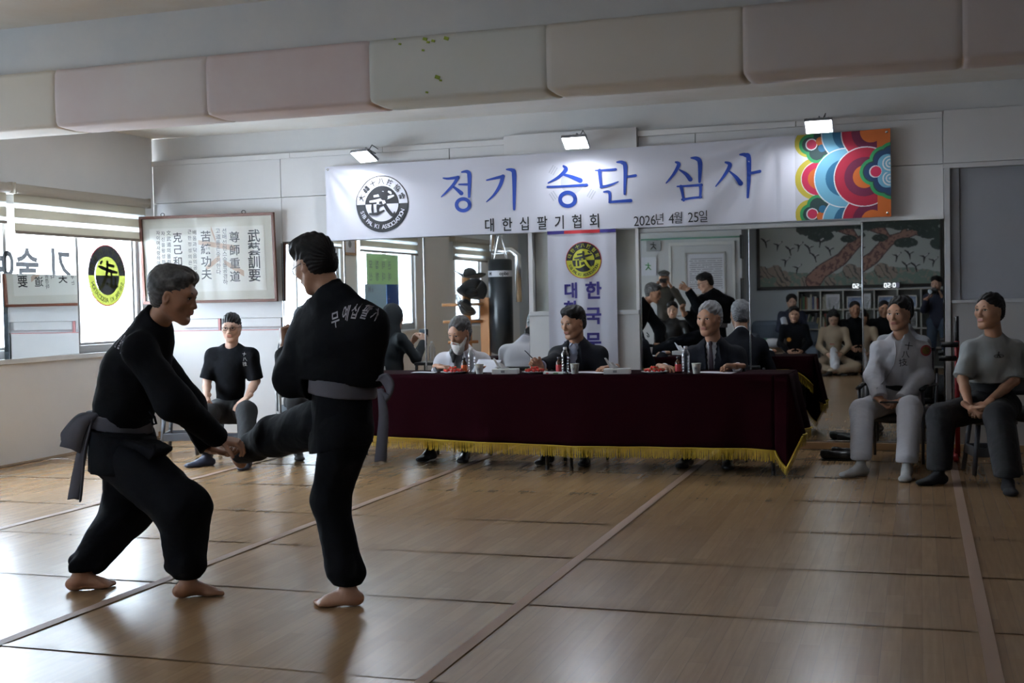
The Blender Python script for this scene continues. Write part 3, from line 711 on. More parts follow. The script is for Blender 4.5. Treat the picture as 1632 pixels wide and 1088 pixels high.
def torso_vol(P, pad=.0, waist=None, chest=.135, belly=.12, depth=1.3, h=None, hemT=1., neck_r=.062, box=None, shoulder=.058):
    J = P['J']; allp = [J[k] for k in ('neck', 'pel', 'shL', 'shR', 'elL', 'elR', 'wrL', 'wrR')] + (box or [])
    lo, hi = bbox(allp, .24); V = Vol(lo, hi, h or P['h'])
    ch, pel, fw = P['ch'], J['pel'], P['fw']
    V.cone(J['shL'], J['shR'], shoulder+pad, None, .05)
    for q in 'LR': V.cone(J['neck'] - [0, 0, .035], J['sh'+q] + [0, 0, .012], .048+pad, .042+pad, .05)
    V.cone(lerp(J['shL'], J['neck'], .75), lerp(J['shR'], J['neck'], .75), .05+pad, None, .05)
    a, b = lerp(ch, pel, .2), lerp(ch, pel, .6)
    V.cone(a - P['side']*.05, a + P['side']*.05, chest-.02+pad, None, .06, fw, depth-.15); V.cone(a, b, chest+pad, belly+pad, .06, fw, depth*.92)
    V.cone(b, pel, belly+pad, belly+.008+pad, .06, fw, depth*.9)
    return V
M_whitec = mat('white_uniform_cotton', (.38, .38, .41), .8, bump=(10, .5, .02)); M_navy = mat('dark_navy_suit', (.009, .010, .015), .8, bump=(14, .3, .008), spec=.2)
def fabric(V, amp=.006, scale=5., seed=0, stretch=(1, 1, 1)): return V.disp(amp, scale, seed, stretch)
def belt_ring(P, c, r, hgt, m, fw=None, up=None, name='sash', depth=1.25, h=None):
    up = _n(up if up is not None else (0, 0, 1)); V = Vol(np.asarray(c)-.26, np.asarray(c)+.26, h or .006)
    V.cone(np.asarray(c)-up*hgt*.5, np.asarray(c)+up*hgt*.5, r, r, .01, P['fw'], depth)
    V.cut(np.asarray(c)+up*hgt*.5, up, .25); V.cut(np.asarray(c)-up*hgt*.5, -up, .25)
    V.disp(.004, 6, 4, (1, 1, 3)); return vol_obj(name, [V.mesh()], m, P['t'])
def ribbon(name, pts, w, widths, m, parent, th=.006, wdir=None):
    """a strip of cloth with thickness along pts; widths per point; wdir: width direction"""
    pts = np.asarray(pts, float); n_ = len(pts); tt = np.linspace(0, n_-1, 6*n_); ii = np.clip(tt.astype(int), 0, n_-2); fr = (tt-ii)[:, None]
    g_ = lambda a, k: a[np.clip(ii+k, 0, n_-1)]
    cr_ = lambda a: .5*((2*g_(a, 0)) + (-g_(a, -1)+g_(a, 1))*fr + (2*g_(a, -1)-5*g_(a, 0)+4*g_(a, 1)-g_(a, 2))*fr**2 + (-g_(a, -1)+3*g_(a, 0)-3*g_(a, 1)+g_(a, 2))*fr**3)
    pts = cr_(pts); widths = cr_(np.asarray(widths, float)[:, None])[:, 0]; wd = np.broadcast_to(np.asarray(wdir, float), pts.shape) if wdir is not None else np.tile([1., 0, 0], (len(pts), 1))
    W = np.asarray(widths)[:, None] * w / 2; a = pts - wd*W; b = pts + wd*W; mb = MB(); n = len(pts)
    V = np.stack([a, (a+b)/2 + .004, b], 1).reshape(-1, 3); mb.raw(V, [[3*i+j, 3*i+j+1, 3*i+j+4, 3*i+j+3] for i in range(n-1) for j in range(2)])
    o = mb.build(name, m, parent, smooth=True, solid=th); return o
# ------------------------------------------------------------------ A: left man, catching the kick
def Pp(px, py, y): return aty(px, py, y)
yA = 5.08
J = dict(head=Pp(277, 473, 5.06), hf=(.93, .05, -.24), hu=(.25, 0, 1), neck=Pp(247, 520, 5.08), pel=Pp(190, 690, 5.12),
         shL=Pp(236, 548, 5.30), shR=Pp(222, 560, 4.92), elL=Pp(300, 645, 5.42), elR=Pp(278, 640, 4.95), wrL=Pp(340, 708, 5.42), wrR=Pp(352, 700, 5.25),
         hipL=Pp(205, 700, 5.22), hipR=Pp(192, 722, 5.05), knL=Pp(205, 812, 5.30), knR=Pp(293, 812, 4.96), anL=Pp(140, 908, 5.17), anR=Pp(292, 922, 5.0))
J['hf'] = np.array([.93, .16, -.24])
# rear foot is the left one, front foot the right one
J['anL'] = atz(127, 914, .078); J['anR'] = atz(298, 925, .078)
J['wrL'] = Pp(336, 716, 5.40); J['wrR'] = Pp(350, 700, 5.26)
A = person('man in black uniform leaning forward and catching the kicking foot', 'martial artists sparring', J, SK2, 'full', M_hair_g, 1.02, 1, hh=.0036,
           hands=dict(L=dict(d=(.95, .1, -.25), n=(0, .25, 1), curls=[.5]*4, side=1, thumb=.3), R=dict(d=(.9, .3, -.2), n=(-.1, .2, -1), curls=[.6]*4, side=1, thumb=.4)),
           feet=dict(L=dict(toe=(.80, .60, 0), side=1), R=dict(toe=(.80, .56, 0), side=-1)))
t = A['t']; J = A['J']
V = torso_vol(A, .012, chest=.14, belly=.118, depth=1.2, box=[J['pel'] - [0, 0, .3]])
for q, b1 in (('L', .075), ('R', .08)):
    sleeve(V, J['sh'+q], J['el'+q], J['wr'+q], .075, b1, .052, 1.97, .06)
V.cone(Pp(238, 545, 5.1), Pp(212, 600, 5.1), .115, .145, .05); V.cone(Pp(212, 600, 5.1), Pp(192, 652, 5.11), .145, .128, .05)
nk = _n(J['head'] - J['neck'] + [-.06, 0, 0]); V.cone(J['neck'] - nk*.03, J['neck'] + nk*.10, .082, .060, .03); V.cone(Pp(232, 545, 5.1), Pp(240, 515, 5.08), .09, .06, .04)       # stand collar
V.cut(J['neck'] + nk*.062, nk + [.75, 0, 0], .13)
sk_ = Pp(190, 672, 5.12); V.cut(sk_ - [0, 0, .0], (-.18, 0, -1), .21)
fabric(V, .007, 3.2, 11, (1, 1, 1.6)); JA = V
vol_obj('jacket', [V.mesh()], M_black, t)
# jacket skirt below the sash
up = _n(J['neck'] - J['pel']); c = J['pel']
V = Vol(c - .42, c + .35, .0075)
V.cone(Pp(192, 672, 5.09), Pp(200, 745, 5.06), .150, .175, .03); V.cut(Pp(200, 747, 5.12), (-.05, 0, -1), .4)
V.cone(Pp(215, 685, 5.05), Pp(258, 716, 4.98), .09, .075, .05); V.cut(Pp(262, 722, 5.0), (.6, 0, -.8), .25); V.cut(Pp(190, 684, 5.12), (.2, 0, 1), .4)
fabric(V, .006, 3.5, 3, (2, 2, .6)); vol_obj('jacket_skirt', [V.mesh()], M_black, t)
# trousers, full and gathered at the ankle
allp = [J[k] for k in ('pel', 'hipL', 'hipR', 'knL', 'knR', 'anL', 'anR')]; lo, hi = bbox(allp, .22); V = Vol(lo, hi, .0075)
V.cone(J['pel'], J['pel'] - [0, 0, .08], .135, .15, .05)
for q, r0, r1, r2 in (('L', .135, .122, .088), ('R', .140, .122, .096)):
    V.cone(J['hip'+q], J['kn'+q], r0, r1, .05); lw = lerp(J['kn'+q], J['an'+q], .72); V.cone(J['kn'+q], lw, r1, r2, .05)
    V.cone(lerp(J['kn'+q], J['an'+q], .78), J['an'+q] + [0, 0, .035], .075, .052, .02)
    V.ell(lerp(J['kn'+q], J['an'+q], .80) + [-.06, 0, 0], (.055, .06, .04), None, .02)
    V.cut(J['an'+q] + [0, 0, .012], (0, 0, -1), .10)
V.cut(Pp(190, 685, 5.05), (.2, 0, 1), .3); fabric(V, .008, 3.4, 21, (1, 1, 1.8)); vol_obj('trousers', [V.mesh()], M_black, t)
# grey sash with bow and hanging ends
V = Vol(c - .32, c + .32, .006); sc_ = Pp(190, 672, 5.12); ax_ = _n(Pp(236, 680, 5.1) - Pp(143, 662, 5.1)); upn = _n(np.cross(A['side'], ax_)); upn = upn if upn[2] > 0 else -upn
V.cone(sc_ - upn*.028, sc_ + upn*.028, .166, .160, .01, A['side'], 1.06); V.cut(sc_ + upn*.036, upn, .3); V.cut(sc_ - upn*.036, -upn, .3); V.disp(.005, 4, 9, (.4, .4, 5))
vol_obj('sash', [V.mesh()], M_sash, t)
ribbon('sash_loop', [Pp(152, 660, 4.98), Pp(132, 672, 4.94), Pp(118, 695, 4.93), Pp(112, 716, 4.94)], .085, [.55, .8, 1.1, 1.25], M_sash, t, .014, _n([.92, .2, -.33]))
ribbon('sash_loop', [Pp(152, 660, 5.0), Pp(128, 664, 5.02), Pp(108, 690, 5.03), Pp(106, 704, 5.0)], .06, [.5, .7, 1., 1.], M_sash, t, .012, _n([.9, .2, -.3]))
ribbon('sash_end', [Pp(142, 668, 4.97), Pp(132, 712, 4.95), Pp(124, 755, 4.95), Pp(117, 796, 4.96)], .062, [.5, .75, .95, 1.], M_sash, t, .008, (1, .1, 0))
ribbon('sash_end', [Pp(146, 668, 4.96), Pp(134, 722, 4.93), Pp(131, 760, 4.93), Pp(127, 799, 4.93)], .05, [.5, .6, .7, .7], M_sash, t, .008, (.6, -.8, 0))
mb = MB(); mb.tube([Pp(238, 655, 5.0), Pp(246, 664, 5.0), Pp(249, 675, 5.0), Pp(244, 676, 5.0), Pp(240, 668, 5.0)], .006, 8); mb.build('tie_loop', M_black, t, smooth=True)
# ------------------------------------------------------------------ B: the kicking man
yB = 5.08
J = dict(head=Pp(503, 422, 5.10), hf=(-.86, .36, -.36), hu=(-.22, 0, 1), neck=Pp(528, 474, 5.10), pel=Pp(547, 655, 5.10),
         shL=Pp(484, 515, 5.16), shR=Pp(592, 522, 5.0), elL=Pp(466, 602, 5.12), elR=Pp(560, 530, 5.42), wrL=Pp(460, 548, 5.27), wrR=aty(497, 462, 5.5),
         hipL=Pp(520, 672, 5.14), hipR=Pp(552, 690, 5.06), knL=Pp(438, 695, 5.40), knR=Pp(526, 795, 5.04), anL=Pp(381, 722, 5.62), anR=Pp(556, 925, 5.08))
J['anR'] = atz(556, 937, .078)
J['shL'] = Pp(494, 522, 5.22); J['wrL'] = Pp(453, 553, 5.30); J['elR'] = Pp(545, 530, 5.45); J['wrR'] = np.array([-2.82, 5.5, 1.46])
B_ = person('man in glasses and black uniform kicking, seen from behind', 'martial artists sparring', J, SK, 'quiff', M_hair_b, 1.02, 0, hh=.0036, gl=True,
            hands=dict(L=dict(d=(-.12, .05, 1), n=(.8, .6, 0), curls=[1.45]*4, side=-1, thumb=.9, s=.98), R=dict(d=(-.85, .2, .3), n=(0, 1, -.1), curls=[1.45]*4, side=1, thumb=.9)),
            feet=dict(R=dict(toe=(-.92, -.28, 0), side=-1, s=1.0)))
t = B_['t']; J = B_['J']
parts_f = sculpt_foot(J['anL'], (-.70, .25, .58), .92, .0042, 1, None, (.5, -.4, .6)).mesh()
vol_obj('kicking_foot', [parts_f], SK, t)
V = torso_vol(B_, .012, chest=.145, belly=.115, depth=1.15, box=[J['elR'], J['pel'] - [0, 0, .1]], shoulder=.07)
sleeve(V, J['shL'], J['elL'], J['wrL'], .068, .080, .050, 1.75, .06); sleeve(V, J['shR'], J['elR'], J['wrR'], .072, .075, .052, 1.9, .06)
V.cone(Pp(500, 545, 5.15), Pp(572, 538, 5.06), .125, .115, .06); V.cone(Pp(520, 600, 5.12), Pp(562, 600, 5.08), .125, .12, .06)
V.cone(Pp(583, 520, 5.03), Pp(588, 600, 5.06), .075, .060, .06); V.cone(Pp(512, 530, 5.15), Pp(510, 596, 5.12), .08, .07, .05)
nk = _n(J['head'] - J['neck'] + [.04, 0, 0]); V.cone(J['neck'] - nk*.05, J['neck'] + nk*.08, .088, .062, .04); V.cone(Pp(545, 472, 5.06), Pp(585, 512, 5.03), .055, .06, .05); V.cone(Pp(508, 485, 5.12), Pp(490, 512, 5.2), .05, .052, .05); V.cut(J['neck'] + nk*.056, nk + [-.45, 0, 0], .13); V.cut(Pp(552, 609, 5.1), (-.1, 0, -1), .20)
fabric(V, .007, 3., 31, (1, 1, 1.5)); JK = V
vol_obj('jacket', [V.mesh()], M_black, t)
V = Vol(J['pel'] - .4, J['pel'] + .4, .0075)
V.cone(Pp(545, 625, 5.10), Pp(543, 712, 5.08), .150, .165, .03, B_['fw'], 1.2); V.cut(Pp(545, 618, 5.1), (0, 0, 1), .4); V.cut(Pp(545, 714, 5.08), (.18, 0, -1), .4)
fabric(V, .007, 3.5, 5, (2.4, 2.4, .5)); vol_obj('jacket_skirt', [V.mesh()], M_black, t)
allp = [J[k] for k in ('pel', 'hipL', 'hipR', 'knL', 'knR', 'anL', 'anR')]; lo, hi = bbox(allp, .22); V = Vol(lo, hi, .0075)
V.cone(J['pel'], J['pel'] - [0, 0, .06], .13, .135, .05)
V.cone(J['hipR'], J['knR'], .122, .083, .05); V.cone(J['knR'], lerp(J['knR'], J['anR'], .80), .083, .080, .05); V.cone(lerp(J['knR'], J['anR'], .80), J['anR'] + [0, 0, .03], .076, .055, .03)
V.ell(lerp(J['knR'], J['anR'], .84) + [.045, 0, 0], (.05, .055, .04), None, .03); V.cut(J['anR'] + [0, 0, .012], (0, 0, -1), .10)
V.cone(J['hipL'], J['knL'], .125, .095, .05); V.cone(J['knL'], lerp(J['knL'], J['anL'], .85), .095, .062, .05); V.cone(lerp(J['knL'], J['anL'], .5), J['anL'], .075, .052, .03); V.cut(J['anL'], J['anL'] - J['knL'], .09)
fabric(V, .007, 4.2, 43, (1, 1, 1.)); vol_obj('trousers', [V.mesh()], M_black, t)
V = Vol(J['pel'] - .32, J['pel'] + .34, .006); sc_ = Pp(546, 617, 5.10); dn = _n([.10, 0, 1])
V.cone(sc_ - dn*.03, sc_ + dn*.03, .172, .170, .01, B_['fw'], 1.17); V.cut(sc_ + dn*.036, dn, .3); V.cut(sc_ - dn*.036, -dn, .3); V.disp(.003, 4, 2, (.4, .4, 5))
vol_obj('sash', [V.mesh()], M_sash, t)
ribbon('sash_loop', [Pp(602, 604, 4.98), Pp(612, 602, 4.96), Pp(622, 618, 4.95), Pp(617, 636, 4.95), Pp(606, 626, 4.98)], .07, [.5, .9, 1.1, 1., .5], M_sash, t, .012, _n([.55, -.5, .5]))
ribbon('sash_end', [Pp(606, 620, 4.97), Pp(611, 660, 4.95), Pp(609, 700, 4.94), Pp(606, 736, 4.94)], .052, [.55, .8, .95, 1.], M_sash, t, .008, (1, .1, 0))
# lettering on the two backs, wrapped on the cloth
M_backtext = mat('white_back_lettering', (.42, .41, .46), .8)
def wrap_on(V, y_from, dirv=(0, 1, 0)):
    """projects points in world x,z at y_from along +y onto the sculpted cloth"""
    def fn(P):
        out = P.copy()
        for i, p in enumerate(P):
            ij = ((p - V.lo) / V.h); a = int(round(ij[0])); b = int(round(ij[2]))
            if 0 <= a < V.n[0] and 0 <= b < V.n[2]:
                col = V.D[a, :, b]; k = np.argmax(col < 0)
                if col[k] < 0 and k > 0:
                    t_ = col[k-1] / (col[k-1] - col[k]); out[i, 1] = V.lo[1] + V.h * (k - 1 + t_) - .004
                else: out[i, 1] = np.nan
            else: out[i, 1] = np.nan
        bad = np.isnan(out[:, 1]); 
        if bad.any(): out[bad, 1] = np.nanmean(out[:, 1]) if not bad.all() else y_from
        return out
    return fn
def subdiv_tris(v, f, n=1):
    me = bpy.data.meshes.new('t'); me.from_pydata([tuple(x) for x in v], [], f)
    import bmesh
    bm = bmesh.new(); bm.from_mesh(me); bmesh.ops.triangulate(bm, faces=bm.faces[:])
    bmesh.ops.subdivide_edges(bm, edges=bm.edges[:], cuts=n, use_grid_fill=True)
    vv = np.array([x.co[:] for x in bm.verts]); bm.verts.index_update(); ff = [[x.index for x in q.verts] for q in bm.faces]; bm.free(); bpy.data.meshes.remove(me); return vv, ff
def back_text(parent, V, chars, bold=.016):
    mb = MB(); wf = wrap_on(V, 4.9)
    for ch, px, py, sz, rot, sx in chars:
        o = aty(px, py, 4.95); v, f = glyphs(ch, bold); v3 = np.zeros((len(v), 3)); v3[:, :2] = v - [.5, .36]; v3, f = subdiv_tris(v3, f, 1)
        cr, sr = math.cos(rot), math.sin(rot); X = v3[:, 0]*sz*sx; Z = v3[:, 1]*sz
        P = np.stack([o[0] + X*cr - Z*sr, np.full(len(X), 4.9), o[2] + X*sr + Z*cr], 1); mb.raw(wf(P), f)
    return mb.build('back_lettering', M_backtext, parent)
back_text(B_['t'], JK, [('무', 534, 509, .080, .3, .62), ('예', 551, 499, .074, .0, .62), ('십', 567, 496, .072, -.1, .62), ('팔', 584, 497, .068, -.2, .6), ('기', 598, 501, .060, -.2, .5)])
back_text(A['t'], JA, [('십', 181, 543, .075, -.3, .30), ('팔', 190, 545, .075, -.3, .35), ('기', 200, 551, .075, -.3, .35)])
# ------------------------------------------------------------------ seated people
M_grey_tee = mat('grey_marl_cotton', (.25, .26, .265), .85, bump=(12, .4, .012)); M_black_trs = mat('black_trousers', (.007, .007, .009), .8, bump=(9, .5, .02))
M_shirt_w = mat('white_shirt', (.70, .70, .74), .6); M_shirt_b = mat('grey_blue_shirt', (.26, .28, .36), .7, bump=(12, .3, .006)); M_jkt_w = mat('white_linen_jacket', (.58, .57, .61), .75, bump=(12, .4, .012))
M_sock = mat('grey_sock', (.30, .30, .30), .9, bump=(80, .3, .002)); M_sockb = mat('black_sock', (.015, .015, .018), .9)
M_slip = mat('navy_slipper', (.02, .025, .05), .5); M_shoeb = mat('black_leather_shoe', (.012, .012, .013), .3)
def trousers(P, m, r=(.095, .085, .062), end=.0, amp=.006, name='trousers', cutk=.085, seed=3, hem=None):
    J = P['J']; allp = [J[k] for k in ('pel', 'hipL', 'hipR', 'knL', 'knR', 'anL', 'anR')]; lo, hi = bbox(allp, .22); V = Vol(lo, hi, P['h'])
    V.cone(J['hipL'], J['hipR'], .115, None, .05)
    for q in 'LR':
        V.cone(J['hip'+q], J['kn'+q], r[0], r[1], .04); e = lerp(J['kn'+q], J['an'+q], 1 - end); V.cone(J['kn'+q], e, r[1], r[2], .04)
        V.cut(e, (0, 0, -1) if hem is None else e - J['kn'+q], cutk+.03)
    V.cut(J['pel'] + [0, 0, .075], (0, 0, 1), .35)
    V.disp(amp, 3.6, seed, (1.5, 1.5, 1.2)); return vol_obj(name, [V.mesh()], m, P['t'])
def feet_cover(P, m, toes, name='sock', sc=1.03, shoe=True, h=None):
    for q in 'LR':
        if toes.get(q) is None: continue
        V = sculpt_foot(P['J']['an'+q], toes[q], sc, h or .005, 1 if q == 'L' else -1, shoe, shin=P['J']['kn'+q] - P['J']['an'+q]); vol_obj(name, [V.mesh()], m, P['t'])
def seated(label, group, C, face, pel_z=.50, sh_z=1.02, lean=0., w=.20, knees=None, ankles=None, head=None, hf=None, **kw):
    """C: seat point x,y on the floor plan; face: direction in plan the sitter looks"""
    f = _n([face[0], face[1], 0]); r = _n(np.cross(f, (0, 0, 1))); up = np.array([0, 0, 1.])
    pel = np.array([C[0], C[1], pel_z]); ns = np.array([C[0], C[1], sh_z]) + f*lean
    J = dict(pel=pel, neck=ns + up*.055, shR=ns + r*w*.86, shL=ns - r*w*.86, hipR=pel + r*.09 + f*.03, hipL=pel - r*.09 + f*.03, hf=f if hf is None else hf, head=ns + up*.21 + f*.03)
    if head is not None: J['head'] = head; J['neck'] = lerp(ns + up*.05, head - up*.13, .35)
    J.update(kw.pop('J', {})); return J, f, r
# C: man by the framed calligraphy
J, f, r = seated('', '', (-5.80, 9.52), (0, 0), face=(.40, -.95), sh_z=1.0) if False else seated('', '', (-5.84, 9.62), (.36, -.93), sh_z=.985, pel_z=.47)
yC = 9.5
J.update(head=Pp(369, 523, 9.50), hf=(.30, -.93, -.12), neck=Pp(369, 553, 9.53), pel=Pp(366, 645, 9.64), shL=Pp(401, 562, 9.58), shR=Pp(338, 562, 9.50),
         elL=Pp(408, 607, 9.62), elR=Pp(330, 607, 9.48), wrL=Pp(393, 634, 9.36), wrR=Pp(329, 634, 9.28), hipL=Pp(384, 655, 9.62), hipR=Pp(350, 655, 9.55),
         knL=Pp(393, 655, 9.30), knR=Pp(333, 660, 9.20), anL=atz(394, 730, .08), anR=atz(330, 727, .08))
Cm = person('young man in glasses and black T-shirt sitting on a stool below the calligraphy', 'spectators and examiners', J, SK3, 'short', M_hair_b, .98, hh=.0038, gl=True, hairline=.042,
            hands=dict(L=dict(d=(-.25, -.85, -.45), n=(0, -.3, -1), curls=[.25]*4, side=1, spread=.12), R=dict(d=(.15, -.85, -.45), n=(0, -.3, -1), curls=[.25]*4, side=-1, spread=.12)))
t = Cm['t']; J = Cm['J']
V = torso_vol(Cm, .004, chest=.125, belly=.110, depth=1.25, h=.006)
sleeve(V, J['shL'], J['elL'], J['wrL'], .066, .070, 0, .92); sleeve(V, J['shR'], J['elR'], J['wrR'], .066, .070, 0, .92)
V.ell(J['neck'] + [.01, -.035, .035], (.062, .06, .05), None, .01, True); V.cone(J['neck'] + [0, .03, .01], J['neck'] + [0, .03, .012], .05, None, .02)
fabric(V, .005, 4, 51, (1.4, 1.4, 1)); vol_obj('t_shirt', [V.mesh()], M_black, t); TC = V
trousers(Cm, M_black_trs, (.092, .085, .07), .08)
feet_cover(Cm, M_slip, dict(L=(.25, -.95, 0), R=(-.6, -.8, 0)), 'slipper', 1.08)
def chest_text(parent, V, chars, m, y0, name='chest_lettering', bold=.03):
    mb = MB(); wf = wrap_on(V, y0)
    for ch, px, py, sz, rot in chars:
        o = aty(px, py, y0); v, f_ = glyphs(ch, bold); v3 = np.zeros((len(v), 3)); v3[:, :2] = v - [.5, .36]; v3, f_ = subdiv_tris(v3, f_, 1)
        X = v3[:, 0]*sz; Z = v3[:, 1]*sz; P = np.stack([o[0] + X*math.cos(rot) - Z*math.sin(rot), np.full(len(X), y0), o[2] + X*math.sin(rot) + Z*math.cos(rot)], 1); mb.raw(wf(P), f_)
    return mb.build(name, m, parent)
chest_text(t, TC, [('十', 380, 565, .036, -.1), ('八', 381, 573, .036, 0), ('技', 380, 581, .040, 0)], mat('pale_print', (.6, .6, .6), .7), 9.4, bold=.0)
# D: man in white uniform on the right
J = dict(head=Pp(1433, 501, 10.30), hf=(-.42, -.88, -.08), neck=Pp(1436, 536, 10.35), pel=Pp(1430, 630, 10.42), shL=Pp(1470, 553, 10.36), shR=Pp(1400, 552, 10.30),
         elL=Pp(1474, 600, 10.33), elR=Pp(1392, 598, 10.22), wrL=Pp(1434, 640, 10.08), wrR=Pp(1404, 638, 10.02), hipL=Pp(1449, 640, 10.38), hipR=Pp(1412, 640, 10.34),
         knL=Pp(1450, 652, 9.95), knR=Pp(1374, 655, 10.0), anL=atz(1445, 746, .08), anR=atz(1372, 741, .08))
Dm = person('man in white uniform seated beside the mirror, holding a phone', 'spectators and examiners', J, SK2, 'short', M_hair_b, 1.05, 1, hh=.004, hairline=.088,
            hands=dict(L=dict(d=(-.75, -.35, -.4), n=(-.3, -.3, .8), curls=[.8]*4, side=-1), R=dict(d=(.7, -.35, -.5), n=(.2, -.2, .9), curls=[.8]*4, side=1)))
t = Dm['t']; J = Dm['J']
V = torso_vol(Dm, .008, chest=.14, belly=.125, depth=1.2, h=.0065)
sleeve(V, J['shL'], J['elL'], J['wrL'], .064, .070, .054, 1.90); sleeve(V, J['shR'], J['elR'], J['wrR'], .064, .070, .054, 1.90)
V.cone(J['neck'] + [0, .02, -.02], J['neck'] + [.01, .02, .025], .082, .066, .03)
V.ell(J['neck'] + [-.02, -.06, .035], (.045, .06, .065), None, .01, True); V.cut(J['pel'] + [0, 0, .09], (0, 0, -1), .26); V.cone(J['elL'], J['wrL'], .062, .050, .03); V.cone(J['elR'], J['wrR'], .062, .050, .03); V.cut(lerp(J['elL'], J['wrL'], .92), J['wrL']-J['elL'], .10); V.cut(lerp(J['elR'], J['wrR'], .92), J['wrR']-J['elR'], .10)
fabric(V, .010, 3.8, 61, (1.2, 1.2, 1.2)); vol_obj('jacket', [V.mesh()], M_whitec, t); TD = V
chest_text(t, TD, [('十', 1448, 552, .066, -.15), ('八', 1443, 565, .062, 0), ('技', 1439, 578, .066, .1)], mat('black_ink', (.015, .015, .018), .7), 10.15, bold=.0)
mb = MB(); mb.tube([lerp(J['neck'] + [-.02, -.085, -.02], Pp(1420, 600, 10.2), k) for k in (0, .5, 1)], .004, 6); 
w_ = wrap_on(TD, 10.15); pts = w_(np.array([aty(1425 + 3*k - k*k*.8, 545 + 9*k, 10.15) for k in range(9)])); MB().tube(pts, .0035, 6).build('wrap_edge', M_whitec, t, smooth=True)
pts = w_(np.array([aty(1476 + 9*math.cos(a)*q, 560 + 9*math.sin(a)*q, 10.1) for q in (1., .7) for a in np.linspace(0, 2*PI, 25)[:-1]]))
c0 = w_(np.array([aty(1476, 560, 10.1)])); pm = MB(); pm.mi = 0; pm.raw(pts + [0, -.004, 0], [[i, (i+1) % 24, 24+(i+1) % 24, 24+i] for i in range(24)]); pm.mi = 1; pm.raw(np.concatenate([pts[24:], c0]) + [0, -.005, 0], [[i, (i+1) % 24, 24] for i in range(24)])
pm.build('sleeve_patch', [mat('patch_red', (.25, .03, .03), .7), mat('patch_gold', (.12, .08, .01), .7)], t)
belt_ring(Dm, J['pel'] + [0, -.01, .085], .150, .085, mat('black_belt', (.01, .01, .011), .7), name='belt')
trousers(Dm, M_whitec, (.098, .092, .078), .10, .005)
feet_cover(Dm, M_sock, dict(L=(-.1, -1, 0), R=(-.75, -.65, 0)))
ph = thing('smartphone', 'black phone held by the man in white uniform', 'phone', lerp(J['wrL'], J['wrR'], .55) + [0, -.09, .0])
MB().box((-.07, -.035, -.006), (.07, .035, .006)).build('phone_body', M_shoeb, ph, bevel=.004, local=True); MB().box((-.062, -.031, .006), (.062, .031, .0068)).build('screen', mat('dark_screen', (.01, .01, .012), .08), ph, local=True)
# E: man in grey T-shirt at the right edge
J = dict(head=Pp(1577, 497, 9.62), hf=(-.62, -.76, .02), neck=Pp(1584, 538, 9.68), pel=Pp(1580, 630, 9.78), shL=Pp(1620, 552, 9.72), shR=Pp(1545, 552, 9.66),
         elL=Pp(1617, 606, 9.66), elR=Pp(1534, 604, 9.58), wrL=Pp(1570, 645, 9.40), wrR=Pp(1546, 650, 9.38), hipL=Pp(1600, 648, 9.72), hipR=Pp(1560, 648, 9.70),
         knL=Pp(1592, 665, 9.28), knR=Pp(1500, 665, 9.42), anL=atz(1606, 766, .08), anR=atz(1497, 753, .08))
Em = person('man in grey T-shirt and black trousers seated with clasped hands', 'spectators and examiners', J, SK2, 'crop', M_hair_b, 1.06, hh=.004, hairline=.076,
            hands=dict(L=dict(d=(-.8, -.2, -.45), n=(-.3, .5, -.7), curls=[.75]*4, side=1), R=dict(d=(.75, -.3, -.55), n=(.3, .4, .6), curls=[.7]*4, side=-1)))
t = Em['t']; J = Em['J']
V = torso_vol(Em, .006, chest=.142, belly=.135, depth=1.2, h=.0065)
sleeve(V, J['shL'], J['elL'], J['wrL'], .068, .078, 0, .93); sleeve(V, J['shR'], J['elR'], J['wrR'], .068, .078, 0, .93)
V.cone(J['neck'] + [0, .02, .0], J['neck'] + [0, .015, .012], .066, .06, .03); V.ell(J['neck'] + [-.02, -.04, .045], (.06, .055, .045), None, .01, True)
V.cut(J['pel'] + [0, 0, .10], (0, 0, -1), .24)
fabric(V, .008, 3.6, 71, (1.6, 1.6, .8)); vol_obj('t_shirt', [V.mesh()], M_grey_tee, t); TE = V
w_ = wrap_on(TE, 9.5); pts = w_(np.array([aty(1593 + 8*math.cos(a), 568 + 2.5*math.sin(a), 9.5) for a in np.linspace(0, 2*PI, 25)])); lg = MB().tube(pts, .0018, 5)
q_ = w_(np.array([aty(1593, 561, 9.5), aty(1592, 565, 9.5), aty(1595, 570, 9.5), aty(1590, 570, 9.5)])); lg.tube(q_[:3], .004, 5); lg.tube(q_[[1, 3]], .003, 5); lg.build('chest_emblem', M_shoeb, t)
trousers(Em, M_black_trs, (.110, .102, .085), .06, .006); belt_ring(Em, J['pel'] + [0, 0, .07], .150, .11, M_black_trs, name='waistband')
feet_cover(Em, M_sockb, dict(L=(.1, -1, 0), R=(-.8, -.6, 0)))

